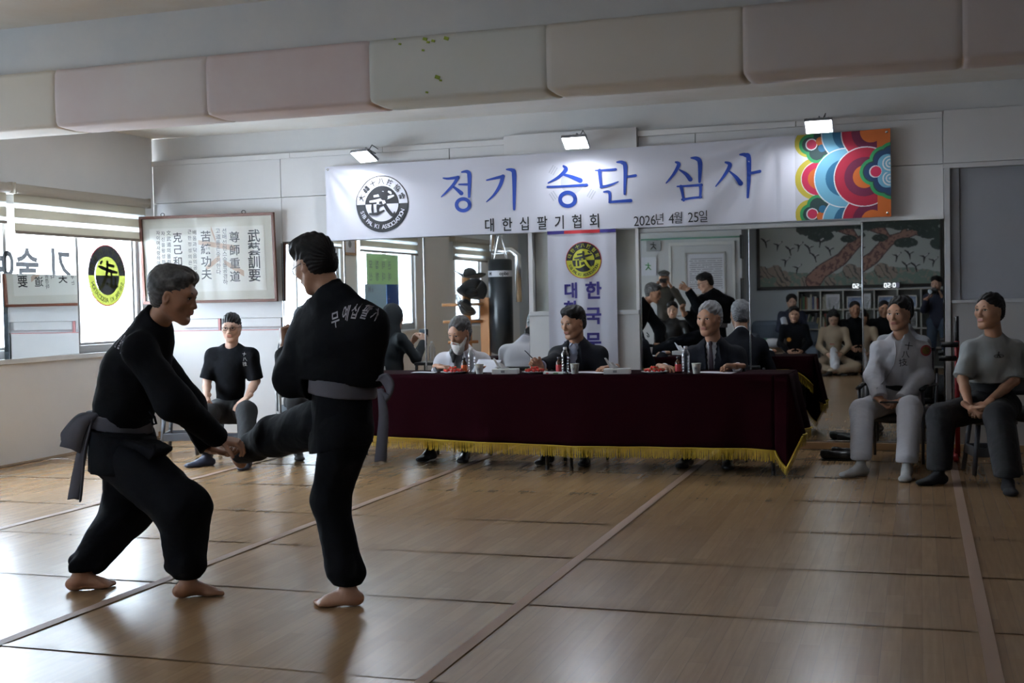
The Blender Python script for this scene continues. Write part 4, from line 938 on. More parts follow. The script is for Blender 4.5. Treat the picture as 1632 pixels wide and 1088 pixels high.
# ---- the three examiners behind the table
def suit(P, m, shirt, tie=None, open_=.045, h=.0065, seed=0, lap=True):
    J = P['J']; t = P['t']; fwd = P['J']['hf'] * [1, 1, 0]; fwd = _n(fwd); fwd = _n(.35*fwd + [0, -.9, 0])
    V = torso_vol(P, -.006, chest=.13, belly=.12, depth=1.25, h=h); V.cone(J['neck'] + [0, .01, -.02], J['neck'] + [0, .01, .028], .075, .062, .02)
    V.ell(J['neck'] + fwd*.055 + [0, 0, .05], (.035, .05, .05), None, .008, True); V.cut(lerp(P['ch'], J['pel'], .9), (0, 0, -1), .25); vol_obj('shirt', [V.mesh()], shirt, t)
    V = torso_vol(P, .012, chest=.135, belly=.125, depth=1.18, h=h, shoulder=.062)
    sleeve(V, J['shL'], J['elL'], J['wrL'], .072, .066, .050, 1.86); sleeve(V, J['shR'], J['elR'], J['wrR'], .072, .066, .050, 1.86)
    V.cone(J['neck'] + [0, .025, -.03], J['neck'] + [0, .03, .012], .078, .066, .03)
    mid = lerp(P['ch'], J['pel'], .62); nb = J['neck'] + fwd*.09 + [0, 0, -.02]; lo_ = mid + fwd*.16
    for k in np.linspace(0, 1, 9):
        p = lerp(nb + [0, 0, .03], lo_, k); V.ell(p, (open_*(1-k)+.010, .085, .035), Rz(math.atan2(fwd[1], fwd[0]) + PI/2), .006, True)
    V.ell(J['neck'] + fwd*.03 + [0, 0, .04], (.060, .055, .05), None, .01, True)
    fabric(V, .005, 3.6, seed, (1.3, 1.3, 1.2)); vol_obj('jacket', [V.mesh()], m, t)
    rr = _n(np.cross(fwd, (0, 0, 1)))
    for q in (-1, 1):                                            # lapels
        a = nb + rr*q*(open_+.018) - fwd*.02 + [0, 0, .012]; e = lo_ + rr*q*.010 + fwd*.012; b = lerp(a, e, .42) + rr*q*.045 + fwd*.012
        if lap: MB().raw([a, b, e, lerp(a, e, .5) + fwd*.006 - rr*q*.006], [[0, 1, 2, 3]]).build('lapel', m, t, solid=.006)
    for q in (-1, 1):
        c0 = J['neck'] + fwd*.058 + [0, 0, .012]; MB().raw([c0 + rr*q*.004, c0 + rr*q*.052 - fwd*.045 + [0, 0, .035], c0 + rr*q*.060 - fwd*.035 + [0, 0, .0], c0 + rr*q*.03 + fwd*.022 + [0, 0, -.045]], [[0, 1, 2, 3]]).build('collar', shirt, t, solid=.004)
    if tie is not None:
        p0 = J['neck'] + fwd*.085 + [0, 0, -.008]; p1 = lo_ - fwd*.0 + [0, 0, .03]; V = Vol(p1 - .2, p0 + .2, .004)
        V.ell(p0, (.018, .014, .018), None, .004); V.cone(p0 - [0, 0, .01], p1, .013, .028, .01, fwd, 3.0); vol_obj('tie', [V.mesh()], tie, t)
    for q in 'LR':
        d = _n(J['wr'+q] - J['el'+q]); V = Vol(J['wr'+q] - .1, J['wr'+q] + .1, .005); V.cone(J['wr'+q] - d*.07, J['wr'+q] - d*.008, .041, .041, .01); V.cut(J['wr'+q] - d*.012, d, .08); vol_obj('cuff', [V.mesh()], shirt, t)
def examiner(label, hd, hf, px_sh, y, wr, hands, skin, hair, hm, m, shirt, tie=None, hs=1.03, age=1, hu=(0, 0, 1), feet=True, hairline=.06, seed=0, lean=0, **kw):
    ch = Pp(px_sh[0], px_sh[1], y); r = np.array([1, .05, 0]); head = Pp(hd[0], hd[1], y - .10 - lean)
    J = dict(head=head, hf=hf, hu=hu, neck=lerp(ch, head, .30) + [0, 0, .01], pel=np.array([ch[0], y+.16+lean*.3, .50]), shR=ch - r*.185, shL=ch + r*.185, elR=ch + [-.26, -.12, -.27], elL=ch + [.26, -.12, -.27],
             wrR=np.array(wr[0]), wrL=np.array(wr[1]), hipR=[ch[0]-.09, y+.12, .5], hipL=[ch[0]+.09, y+.12, .5], knR=[ch[0]-.16, y-.34, .50], knL=[ch[0]+.14, y-.34, .50], anR=[ch[0]-.17, y-.36, .09], anL=[ch[0]+.15, y-.38, .09])
    J.update(kw.get('J', {}))
    P = person(label, 'spectators and examiners', J, skin, hair, hm, hs, age, h=.0065, hh=.004, hands=hands, hairline=hairline)
    suit(P, m, shirt, tie, seed=seed); trousers(P, M_black_trs, (.095, .075, .06), .06); feet_cover(P, M_shoeb, dict(L=(.15, -1, 0), R=(-.2, -1, 0)), 'shoe', 1.1); return P
TZ = .757
J1 = examiner('old judge with white beard and long hair in white jacket leaning over the table', (733, 530), (-.30, -.80, -.38), (737, 572), 10.12, ([-3.90, 9.82, TZ+.04], [-3.42, 9.80, TZ+.04]),
   dict(R=dict(d=(.9, -.4, -.05), n=(0, 0, -1), curls=[.4]*4, side=-1), L=dict(d=(-.8, -.6, -.05), n=(0, 0, -1), curls=[.4]*4, side=1)), SK2, 'ponytail', M_hair_g, M_jkt_w, mat('grey_shirt', (.20, .20, .22), .7), None, 1.03, 2, (0, -.25, 1), hairline=.092, seed=5, lean=.12)
Rh = J1['Rh']; Tb = lambda x, y, z: J1['J']['head'] + Rh @ np.array([x, y, z])*1.03
V = Vol(Tb(0, .07, -.1) - .16, Tb(0, .07, -.1) + .16, .0035)
V.ell(Tb(0, .066, -.105), np.array([.058, .042, .052]), Rh, .02); V.ell(Tb(0, .07, -.130), np.array([.036, .034, .040]), Rh, .03)
for q in (-1, 1): V.cone(Tb(q*.064, .022, -.035), Tb(q*.045, .062, -.085), .015, .022, .02); V.cone(Tb(q*.006, .107, -.040), Tb(q*.038, .090, -.062), .0065, .0075, .006)
V.ell(Tb(0, .112, -.060), np.array([.017, .02, .007]), Rh, .004, True); V.ell(Tb(0, .105, -.02), np.array([.035, .02, .018]), Rh, .006, True)
V.disp(.004, 22, 3, (1.4, 1.4, .4)); vol_obj('beard', [V.mesh()], M_beard, J1['t'])
J2 = examiner('judge in dark jacket and open grey shirt writing at the table', (914, 515), (-.45, -.84, -.20), (921, 562), 10.08, ([-2.95, 9.66, TZ+.05], [-2.38, 9.78, TZ+.035]),
   dict(R=dict(d=(-.5, -.55, .45), n=(.6, 0, -.6), curls=[1.1, 1.1, 1.2, 1.2], side=-1, thumb=.8), L=dict(d=(-.6, -.7, -.05), n=(0, 0, -1), curls=[.4]*4, side=1)), SK2, 'quiff', M_hair_b, M_navy, M_shirt_b, None, 1.06, 1, hairline=.070, seed=7,
   J=dict(elR=Pp(885, 575, 9.85)))
J3 = examiner('grey-haired judge in dark suit, white shirt and dark tie', (1131, 509), (-.35, -.92, -.08), (1139, 562), 10.10, ([-1.95, 9.72, TZ+.04], [-1.36, 9.70, TZ+.045]),
   dict(R=dict(d=(.7, -.7, -.05), n=(0, 0, -1), curls=[.5]*4, side=-1), L=dict(d=(-.85, -.4, .05), n=(-.1, -.3, -1), curls=[.7]*4, side=1)), SK2, 'short', M_hair_w, M_navy, M_shirt_w, mat('dark_plum_tie', (.035, .02, .03), .5), 1.09, 2, hairline=.078, seed=9)
# ================================================================== hanging banner, emblem, floodlights
M_ban = mat('white_banner_cloth', (.66, .66, .74), .55)
bX0, bX1 = -5.49, -.218
def ban_z(u): return 1.965 + .025*u, 2.685 + .045*u
def ban_disp(x, z):
    u = (x - bX0) / (bX1 - bX0); out = np.zeros_like(x)
    # folds that fan out from the upper corners where it is tied
    for cx, cz, sgn, amp, wd in ((bX0, 2.70, 1, .012, .9), (bX1-.95, 2.74, -1, .013, 1.9)):
        dx_ = (x - cx)*sgn; dz_ = cz - z; a = np.arctan2(dz_, np.maximum(dx_, .02)); r_ = np.hypot(dx_, dz_)
        out += amp * np.sin(a*13 + 1) * np.clip(r_/.35, 0, 1) * np.exp(-(r_/wd)**2) * (dx_ > -.02)
    out += .004*np.sin(x*2.1 + z*1.5) + .003*np.sin(x*5 - z*3)
    return out
def ban_pt(x, z, off=0.): return np.stack([x, YW - .075 - off + ban_disp(x, z), z], 1)
def ban_fn(u, v):
    x = bX0 + (bX1 - .79 - bX0)*u; uu = (x - bX0)/(bX1-bX0); z0, z1 = 1.965 + .025*uu, 2.685 + .045*uu - .012*np.sin(uu*PI)
    return ban_pt(x, z0 + (z1-z0)*v)
ban = thing('banner', 'long white event banner with blue Korean title and round emblem', 'banner', (-2.85, YW-.08, 1.96))
MB().grid(ban_fn, 240, 40).build('banner_cloth', M_ban, ban, smooth=True)
# bright scalloped ornament printed on the right end
def circ(x, z, cx, cz, r, sx=1.): return np.hypot((x-cx)/sx, z-cz) - r
OW = .79
def orn(u, v):
    z = (1 - v) * 1.0; x = u * OW/.74                         # unit: banner height; x to the right, z down
    c = np.tile(np.array([.66, .66, .74]), (len(u), 1))
    def paint(mask, col): c[mask] = col
    yel, gr, dg, wh, rd, cr_, og, lb, tb, db, mn = (.55,.45,.05), (.03,.30,.10), (.02,.05,.05), (.75,.75,.75), (.55,.02,.08), (.40,.01,.04), (.62,.14,.02), (.16,.42,.58), (.02,.14,.26), (.01,.04,.12), (.15,.01,.05)
    for cx, q, r in ((.17, .10, .17), (.17, .93, .17), (.25, .52, .25)): paint(circ(x, z, cx, q, r) < 0, yel)
    paint(x > .27, gr)
    for r, col in ((.205, wh), (.195, rd), (.125, og)): paint(circ(x, z, .27, .52, r) < 0, col)
    for q, s_ in ((.12, 1), (.93, -1)):
        for r, col in ((.12, gr), (.085, dg)):
            for ox, oz in ((.17, 0), (.25, .10*s_), (.30, -.08*s_), (.32, .05*s_)): paint(circ(x, z, ox, q+oz, r) < 0, col)
        paint(circ(x, z, .19, q, .068) < 0, wh); paint(circ(x, z, .192, q, .056) < 0, rd); paint(circ(x, z, .29, q-.03*s_, .05) < 0, og); paint(circ(x, z, .31, q+.05*s_, .045) < 0, tb)
    def chain(ct, cm, rt, rm, cols, dst):
        for cx, q, r in ((ct, .02, rt), (ct, 1.04, rt), (cm, .53, rm)):
            for col, d in zip(cols, dst): paint((circ(x, z, cx, q, r-d) < 0), col)
    chain(.64, .56, .34, .345, (wh, lb, tb), (0, .012, .13)); paint(x > .60, tb)
    chain(.86, .78, .34, .345, (wh, cr_, mn, og), (0, .012, .12, .215)); paint((x > .92) & ((z < .30) | (z > .74)), og)
    for r, col in ((.155, gr), (.12, dg), (.105, db)):
        for ox, oz in ((-.16, 0), (-.05, .13), (-.05, -.13), (.04, .17), (.04, -.17)): paint(circ(x, z, 1.04+ox, .48+oz, r) < 0, col)
    for oz in (.085, -.085):
        paint(circ(x, z, 1.03, .48+oz, .105) < 0, lb); paint(circ(x, z, 1.06, .48+oz, .085) < 0, wh)
        for rr in (.06, .025): paint(np.abs(circ(x, z, 1.06, .48+oz, rr)) < .010, lb)
    paint(circ(x, z, .90, .48, .07) < 0, wh); paint(circ(x, z, .905, .48, .06) < 0, rd)
    return c*.8
def orn_fn(u, v):
    x = bX1 - OW + OW*u; uu = (x - bX0)/(bX1-bX0); z0, z1 = 1.965 + .025*uu, 2.685 + .045*uu - .012*np.sin(uu*PI); return ban_pt(x, z0 + (z1-z0)*v)
print_grid('ornament_print', orn_fn, 300, 240, orn, vmat('banner_print', .55), ban)
M_blue = mat('banner_blue', (.012, .05, .32), .6); M_ink = mat('banner_black', (.012, .012, .015), .6); M_inkw = mat('banner_white_ink', (.66, .66, .74), .6); M_faint = mat('faint_flag_print', (.50, .51, .58), .6)
def stroke(mb, P, W, off=.004, n=7):
    """tapered brush stroke through target points, laid on the banner"""
    P = np.array([[p[0], p[1]] for p in P], float); W = np.asarray(W, float) if np.ndim(W) else np.full(len(P), W); m = len(P)
    t = np.linspace(0, m-1, n*(m-1)+1); i = np.clip(t.astype(int), 0, m-2); f_ = (t-i)[:, None]
    g_ = lambda a, k: a[np.clip(i+k, 0, m-1)]
    if m > 2: C = .5*(2*g_(P, 0) + (g_(P, 1)-g_(P, -1))*f_ + (2*g_(P, -1)-5*g_(P, 0)+4*g_(P, 1)-g_(P, 2))*f_**2 + (3*g_(P, 0)-g_(P, -1)-3*g_(P, 1)+g_(P, 2))*f_**3)
    else: C = g_(P, 0)*(1-f_) + g_(P, 1)*f_
    w = (g_(W[:, None], 0)*(1-f_) + g_(W[:, None], 1)*f_)/2; T = np.gradient(C, axis=0); T /= np.linalg.norm(T, axis=1)[:, None] + 1e-9; N = np.stack([-T[:, 1], T[:, 0]], 1)
    L_ = C + N*w; R_ = C - N*w; k = len(C)
    # round the ends
    pts = np.concatenate([L_, R_]); X = np.array([aty(q[0], q[1], YW-.075) for q in pts])
    P3 = ban_pt(X[:, 0], X[:, 2], off); mb.raw(P3, [[a, a+1, k+a+1, k+a] for a in range(k-1)])
    for c_, r_ in ((C[0], w[0, 0]), (C[-1], w[-1, 0])):
        q = np.array([c_] + [c_ + r_*np.array([math.cos(a), math.sin(a)]) for a in np.linspace(0, 2*PI, 13)[:-1]]); X = np.array([aty(z[0], z[1], YW-.075) for z in q])
        mb.raw(ban_pt(X[:, 0], X[:, 2], off + .0003), [[0, 1+a, 1+(a+1) % 12] for a in range(12)])
def ringst(mb, cx, cy, rx, ry, w): stroke(mb, [(cx + rx*math.cos(a), cy + ry*math.sin(a)) for a in np.linspace(0, 2*PI, 17)], w, n=3)
A7 = lambda *p: [(500 + x*.2819, 220 + y*.2819) for x, y in p]; A8 = lambda *p: [(940 + x*.3064, 180 + y*.3064) for x, y in p]
k7, k8 = .2819, .3064
def title(name, fn): mb = MB(); fn(mb); mb.build(name, M_blue, ban)
def g1(m):
    stroke(m, A7((732, 226), (760, 229), (815, 222)), np.array([8, 14, 18])*k7); stroke(m, A7((815, 222), (790, 262), (755, 300), (722, 332)), np.array([20, 17, 13, 6])*k7)
    stroke(m, A7((780, 268), (812, 292), (835, 312)), np.array([8, 18, 24])*k7); stroke(m, A7((822, 262), (868, 262)), np.array([10, 14])*k7)
    stroke(m, A7((836, 192), (868, 190), (880, 215), (879, 332)), np.array([8, 20, 24, 14])*k7, n=9); ringst(m, 500+845*k7, 220+377*k7, 37*k7, 33*k7, 20*k7)
def g2(m):
    stroke(m, A7((978, 238), (1020, 228), (1072, 216)), np.array([8, 14, 20])*k7); stroke(m, A7((1070, 216), (1055, 265), (1020, 320), (978, 360)), np.array([22, 20, 14, 6])*k7)
    stroke(m, A7((1090, 177), (1122, 182), (1133, 210), (1133, 402)), np.array([8, 22, 26, 14])*k7, n=9)
def g3(m):
    stroke(m, A7((1412, 158), (1426, 178), (1385, 220), (1325, 254)), np.array([12, 24, 18, 7])*k7); stroke(m, A7((1405, 204), (1455, 218), (1508, 240)), np.array([10, 20, 28])*k7)
    stroke(m, A7((1322, 276), (1430, 272), (1545, 265)), np.array([12, 13, 17])*k7); ringst(m, 500+1437*k7, 220+346*k7, 43*k7, 38*k7, 22*k7)
def g4(m):
    stroke(m, A8((30, 299), (80, 298), (136, 294)), np.array([6, 12, 14])*k8); stroke(m, A8((52, 300), (56, 345), (62, 384)), np.array([20, 16, 14])*k8); stroke(m, A8((60, 386), (105, 376), (150, 358)), np.array([14, 12, 6])*k8)
    stroke(m, A8((142, 256), (170, 258), (186, 285), (183, 422)), np.array([8, 20, 22, 12])*k8, n=9); stroke(m, A8((186, 334), (240, 326)), np.array([12, 15])*k8)
    stroke(m, A8((75, 411), (104, 414), (106, 462)), np.array([8, 16, 14])*k8); stroke(m, A8((104, 464), (150, 460), (214, 456)), np.array([12, 14, 18])*k8)
def g5(m):
    stroke(m, A8((448, 256), (464, 268), (440, 315), (398, 365)), np.array([10, 20, 15, 6])*k8); stroke(m, A8((468, 296), (500, 318), (522, 345)), np.array([8, 18, 24])*k8)
    stroke(m, A8((528, 234), (558, 238), (574, 262), (570, 358)), np.array([8, 22, 24, 13])*k8, n=9)
    stroke(m, A8((455, 382), (520, 378), (580, 374)), np.array([8, 12, 16])*k8); stroke(m, A8((474, 382), (482, 420), (488, 455)), np.array([18, 15, 12])*k8); stroke(m, A8((574, 376), (576, 405), (574, 440)), np.array([16, 14, 12])*k8); stroke(m, A8((480, 450), (530, 442), (580, 438)), np.array([12, 12, 12])*k8)
def g6(m):
    stroke(m, A8((705, 256), (728, 270), (700, 325), (656, 382)), np.array([10, 22, 16, 6])*k8); stroke(m, A8((728, 304), (762, 335), (784, 365)), np.array([8, 18, 26])*k8)
    stroke(m, A8((780, 216), (808, 218), (828, 245), (822, 438)), np.array([8, 22, 26, 13])*k8, n=9); stroke(m, A8((834, 312), (885, 304)), np.array([13, 17])*k8)
for g_ in (g1, g2, g3, g4, g5, g6): title('title_syllable', g_)
def ban_line(mb, txt, x0, y0, x1, y1, sz, bold=.0, sx=.85):
    n = len(txt)
    for i, ch in enumerate(txt):
        if ch == ' ': continue
        p = aty(x0 + (x1-x0)*i/(n-1), y0 + (y1-y0)*i/(n-1), YW-.075); mb = MB(); put_char(mb, ch, lambda q, p=p: ban_pt(p[0] + q[:, 0], p[2] + q[:, 1], .004), sz, bold, sx); mb.build('letter', M_ink, ban)
ban_line(None, '대한십팔기협회', 781, 359, 949, 352, .135, .012)
ban_line(None, '2026', 1014, 352, 1041, 350, .125)
for ch, x, y, s_ in [('년', 1052, 349, .115), ('4', 1070, 348, .125), ('월', 1082, 347, .115), ('2', 1101, 346, .125), ('5', 1110, 345.5, .125), ('일', 1122, 345, .115)]:
    p = aty(x, y, YW-.075); mb = MB(); put_char(mb, ch, lambda q, p=p: ban_pt(p[0] + q[:, 0], p[2] + q[:, 1], .004), s_, .0, .85); mb.build('letter', M_ink, ban)
# round emblem
ec = aty(609.4, 325, YW-.075); ER = .272; ex, ez = np.array([1., 0, 0]), np.array([0, 0, 1.])
def ban_xy(mb, off): mb.v = [ban_pt(v[:, 0], v[:, 2], off) for v in mb.v]; return mb
def emblem(parent, C, R, cols, lay, txt_top, tb=.0, flip=1, nrm=(0, -1, 0), off=.003, topcol=None, swap=False, outer=None):
    """two-tone round emblem; cols: (ring top, ring bottom, core top, core bottom, line, text top, text bottom, glyph)"""
    ux = np.array([1., 0, 0]) * flip if abs(nrm[1]) > .5 else np.array([0, 1., 0]) * flip; uz = np.array([0, 0, 1.]); C = np.asarray(C, float); nn = np.asarray(nrm, float)
    def L(k): return lay(k) 
    def sect(name, r, r2, a0, a1, m, k): mb = MB(); disc(mb, C + nn*0, R*r, ux, uz, 40, R*r2, a0, a1); L(k)(mb).build(name, m, parent)
    sect('emblem_rim', 1., .96, 0, 2*PI, outer or cols[4], 1); sect('emblem_ring', .965, .63, 0, PI, cols[0], 2); sect('emblem_ring', .965, .63, PI, 2*PI, cols[1], 2)
    sect('emblem_line', .635, .61, 0, 2*PI, cols[4], 3); sect('emblem_core', .615, 0, 0, PI, cols[2], 4); sect('emblem_core', .615, 0, PI, 2*PI, cols[3], 4)
    def arc(txt, a0, a1, sz, b, m, inw):
        n = len(txt)
        for i, ch in enumerate(txt):
            if ch == ' ': continue
            a = a0 + (a1-a0)*i/(n-1); mb = MB(); arc_text(mb, ch, C, ux, uz, R*.80, a, a, sz, b, inward=inw); L(5)(mb).build('letter', m, parent)
    arc(txt_top, PI*.90, PI*.10, R*.25, .01, cols[5], False); arc('SIB PAL KI ASSOCIATION', PI*1.11, PI*1.89, R*.21, .015, cols[6], True)
    return L
lay_b = lambda k: (lambda mb: ban_xy(mb, .0025 + .0012*k))
emblem(ban, ec, ER, (M_inkw, M_ink, M_ink, M_inkw, M_ink, M_ink, M_inkw, None), lay_b, '大韓十八技協會', 0)
# 武 in the middle: white above, black below the dividing line
BRUSH = [([(-.34, .30), (-.10, .33), (.10, .38)], [.07, .09, .05]), ([(-.50, .10), (-.15, .14), (.28, .24), (.50, .30)], [.06, .10, .10, .05]),
         ([(-.16, .12), (-.17, -.10), (-.15, -.32)], [.08, .09, .08]), ([(-.16, -.08), (.02, -.04), (.10, 0)], [.07, .08, .04]), ([(-.38, .0), (-.38, -.20), (-.36, -.36)], [.06, .08, .07]),
         ([(-.52, -.36), (-.20, -.36), (.10, -.24)], [.06, .10, .05]), ([(.02, .48), (.06, .10), (.24, -.24), (.44, -.44), (.50, -.30)], [.10, .11, .12, .11, .03]), ([(.26, .46), (.34, .42), (.40, .36)], [.05, .09, .05])]
def brush_mesh(size, flipx=1):
    """the big brush-written character 武 as tapered strokes; returns xy and quads"""
    V = []; F = []; n0 = 0
    for P, W in BRUSH:
        P = np.array(P, float)*[flipx, 1]; W = np.array(W, float)*1.15; m = len(P); t = np.linspace(0, m-1, 8*(m-1)+1); i = np.clip(t.astype(int), 0, m-2); f_ = (t-i)[:, None]
        g_ = lambda a, k: a[np.clip(i+k, 0, m-1)]
        C = .5*(2*g_(P, 0) + (g_(P, 1)-g_(P, -1))*f_ + (2*g_(P, -1)-5*g_(P, 0)+4*g_(P, 1)-g_(P, 2))*f_**2 + (3*g_(P, 0)-g_(P, -1)-3*g_(P, 1)+g_(P, 2))*f_**3)
        w = (g_(W[:, None], 0)*(1-f_) + g_(W[:, None], 1)*f_)/2; T = np.gradient(C, axis=0); T /= np.linalg.norm(T, axis=1)[:, None]; N = np.stack([-T[:, 1], T[:, 0]], 1); k = len(C)
        V += [C + N*w, C - N*w]; F += [[n0+a, n0+a+1, n0+k+a+1, n0+k+a] for a in range(k-1)]; n0 += 2*k
    return np.concatenate(V)*size, F
def split_glyph(parent, C, size, m_up, m_dn, fn, bold=.03, ch='', flipx=1):
    v, f = brush_mesh(size, flipx); f = np.array(f); cy = v[f][:, :, 1].mean(1)
    for sel, m in ((cy >= 0, m_up), (cy < 0, m_dn)): MB().raw(fn(v), f[sel].tolist()).build('emblem_character', m, parent)
split_glyph(ban, ec, .255, M_inkw, M_ink, lambda p: ban_pt(ec[0] + p[:, 0], ec[2] + p[:, 1], .011))
# flag showing faintly through the cloth
fc = aty(912, 290, YW-.075); mb = MB(); disc(mb, [fc[0], 0, fc[2]], .11, ex, ez, 32)
for sx_, sz_ in ((-1, 1), (1, 1), (-1, -1), (1, -1)):
    for k in (-1, 0, 1):
        a = math.atan2(.13*sz_, .2*sx_); e = np.array([math.cos(a), 0, math.sin(a)]); w = np.array([-e[2], 0, e[0]]); c_ = np.array([fc[0], 0, fc[2]]) + e*(.215 + k*.022)
        mb.raw([c_ - w*.04 - e*.006, c_ + w*.04 - e*.006, c_ + w*.04 + e*.006, c_ - w*.04 + e*.006], [[0, 1, 2, 3]])
ban_xy(mb, .0015).build('faint_flag_print', M_faint, ban)
for x, z in ((bX0+.03, 2.655), (bX1-.03, 2.70), (bX1-.03, 2.02)):
    MB().tube([(x, YW-.085, z), (x, YW-.055, z)], .011, 10).build('grommet', M_chrome, ban, smooth=True)

# vertical hanging banner in the middle
M_vb = mat('white_scroll_cloth', (.60, .60, .68), .65)
vb = thing('hanging_banner', 'vertical white hanging banner with round emblem behind the middle judge', 'banner', (-2.9, YW-.1, .7))
vx0, vx1, vz0, vz1 = aty(873, 400, YW-.09)[0], aty(982, 400, YW-.09)[0], .72, 1.975
vd = lambda x: .006*np.sin((x-vx0)*14) + .005*np.sin((x-vx0)*31)
MB().grid(lambda u, v: np.stack([vx0+(vx1-vx0)*u, YW-.095 + vd(vx0+(vx1-vx0)*u), vz0+(vz1-vz0)*v], 1), 40, 6).build('banner_cloth', M_vb, vb, smooth=True)
vpt = lambda x, z, off: np.stack([x, YW-.095 + vd(x) - off, z], 1)
M_nv = mat('violet_blue_print', (.03, .02, .17), .7); M_rd = mat('red_print', (.45, .02, .03), .7)
for a, b, m in ((0, .25, M_nv), (.25, .77, M_rd), (.77, 1, M_nv)):
    MB().grid(lambda u, v: vpt(vx0+(vx1-vx0)*(a+(b-a)*u), 1.945+.03*v, .004), 10, 1).build('top_stripe', m, vb)
M_yg = mat('emblem_yellow_green', (.50, .50, .04), .6)
C2 = aty(930, 414.5, YW-.095); lay_v = lambda k: (lambda mb: (setattr(mb, 'v', [vpt(v[:, 0], v[:, 2], .002 + .0012*k) for v in mb.v]), mb)[1])
emblem(vb, C2, .167, (M_ink, M_yg, M_yg, M_ink, M_ink, M_yg, M_ink, None), lay_v, '대한十八技협회', 0, outer=M_rd)
split_glyph(vb, C2, .17, M_ink, M_yg, lambda p: vpt(C2[0] + p[:, 0], C2[2] + p[:, 1], .010), .03)
for txt, px, ys in (('대한십팔기', 911, (463, 492, 525, 555, 585)), ('한국무예원', 947, (463, 503, 543, 580, 610))):
    for ch, py in zip(txt, ys):
        if aty(px, py, YW)[2] < .76: continue
        p = aty(px, py, YW-.095); mb = MB(); put_char(mb, ch, lambda q, p=p: vpt(p[0]+q[:, 0], p[2]+q[:, 1], .004), .165 if txt[0] == '한' else .15, .03); mb.build('column_lettering', M_nv, vb)

# three LED floodlights on the batten above the banner
M_led = mat('led_panel', (1, 1, 1), .4, emis=(.86, .92, 1.), estr=120.); M_lampb = mat('grey_lamp_housing', (.25, .25, .27), .4, .6)
for px, py, desc in ((580, 250, 'leftmost LED floodlight above the banner emblem'), (917, 228, 'LED floodlight above the middle of the banner'), (1305, 202, 'LED floodlight above the bright ornament end of the banner')):
    p = aty(px, py, 10.72); t = thing('floodlight', desc, 'lamp', p, 'floodlights above the banner')
    R = Rx(math.radians(-60)) ; R = R @ Rz({580: .25, 917: .1, 1305: 0}[px])            # local -y... panel looks down and out
    nr = np.array([0, -.52, -.854]); F = frame_z(-nr, (1, 0, 0)); 
    F = np.stack([np.array([1., 0, 0]), np.cross(-nr, [1., 0, 0]), -nr], 1)
    if px < 600: F = Rz(-.35) @ F
    mb = MB(); mb.box((-.115, -.085, 0), (.115, .085, .028)); mb.box((-.05, -.045, .028), (.05, .045, .055)); 
    for k in range(7): mb.box((-.1 + k*.03, -.075, .028), (-.094 + k*.03, .075, .04))
    M = np.eye(4); M[:3, :3] = F; mb.xform(M).build('lamp_housing', M_lampb, t, local=True, bevel=.002)
    mb = MB(); mb.box((-.105, -.075, -.003), (.105, .075, .0005)); mb.xform(M).build('led_panel', M_led, t, local=True)
    w = YW - .02 - p[1]; MB().tube([(0, .02, .03), (.0, .05, .09), (.0, w, .06)], .008, 8).build('bracket', M_lampb, t, local=True)
    MB().tube([(.02, .03, .04), (.05, .08, .12), (.03, w, .10)], .004, 6).build('cable', M_shoeb, t, local=True, smooth=True)
# ================================================================== examiners' table
M_cloth = mat('burgundy_velvet', (.011, .0005, .0022), .95, bump=(60, .1, .002), spec=.06); M_gold = mat('golden_fringe', (.52, .36, .03), .7, bump=(200, .4, .002)); M_leg = mat('dark_metal_leg', (.05, .05, .055), .35, .7)
tx0, tx1, ty0, ty1, tz = -4.52, -.93, 9.33, 9.98, .75
for i, (a, b) in enumerate(((tx0+.03, -2.73), (-2.72, tx1-.03))):
    t = thing('folding_table', ('left' if i == 0 else 'right') + ' folding table under the burgundy cloth, on dark metal legs', 'table', ((a+b)/2, (ty0+ty1)/2, 0), 'folding tables under the cloth')
    MB().box((a, ty0+.02, tz-.03), (b, ty1-.02, tz)).build('tabletop', M_leg, t, bevel=.004)
    for x in (a+.10 if i else a+.03, b-.09):
        for y in (ty0+.04, ty1-.08): MB().tube([(x, y, 0.012), (x, y, tz-.03)], .014, 10).build('leg', M_leg, t, smooth=True); MB().tube([(x, y, .0), (x, y, .03)], .017, 10).build('foot_cap', M_shoeb, t)
# the cloth: top, front fall, right fall, left fall
cl = thing('tablecloth', 'long burgundy tablecloth with a golden fringe on the table', 'tablecloth', (-2.7, 9.6, 0))
def hem(x):                                                        # height of the cloth edge at the front
    return np.interp(x, [tx0, -4.2, -3.4, -2.6, -1.6, -1.2, -1.05], [.265, .245, .215, .195, .20, .20, .19])
V_ = []; F_ = []
fold = lambda x, k: (.010*np.sin(x*7) + .006*np.sin(x*17+1)) * k
def cloth_grid(fn, nu, nv): mb = MB(); mb.grid(fn, nu, nv); return mb
mb = MB()
mb.grid(lambda u, v: np.stack([tx0 + (tx1-tx0)*u, ty0 + (ty1-ty0)*v, tz+.004 + 0*u], 1), 60, 4)
def front(u, v):
    x = tx0 + (tx1-.10-tx0)*u; z = tz+.004 - (tz + .004 - hem(x))*v; return np.stack([x, ty0 - .006 - fold(x, v) - .012*v, z], 1)
mb.grid(front, 120, 12)
def right(u, v):
    y = ty0 + .0 + (ty1-ty0)*u; z1 = .30 + .0*u; z = tz+.004 - (tz-.30)*v; x = tx1 + .006 + .035*v*np.sin(u*9) + .07*v; return np.stack([x, y + .02*v, z], 1)
mb.grid(right, 30, 10)
def left(u, v):
    y = ty0 + (ty1-ty0)*u; return np.stack([tx0 - .006 - .03*v*(1+np.sin(u*8))*.5, y, tz+.004 - (tz-.26)*v], 1)
mb.grid(left, 20, 8)
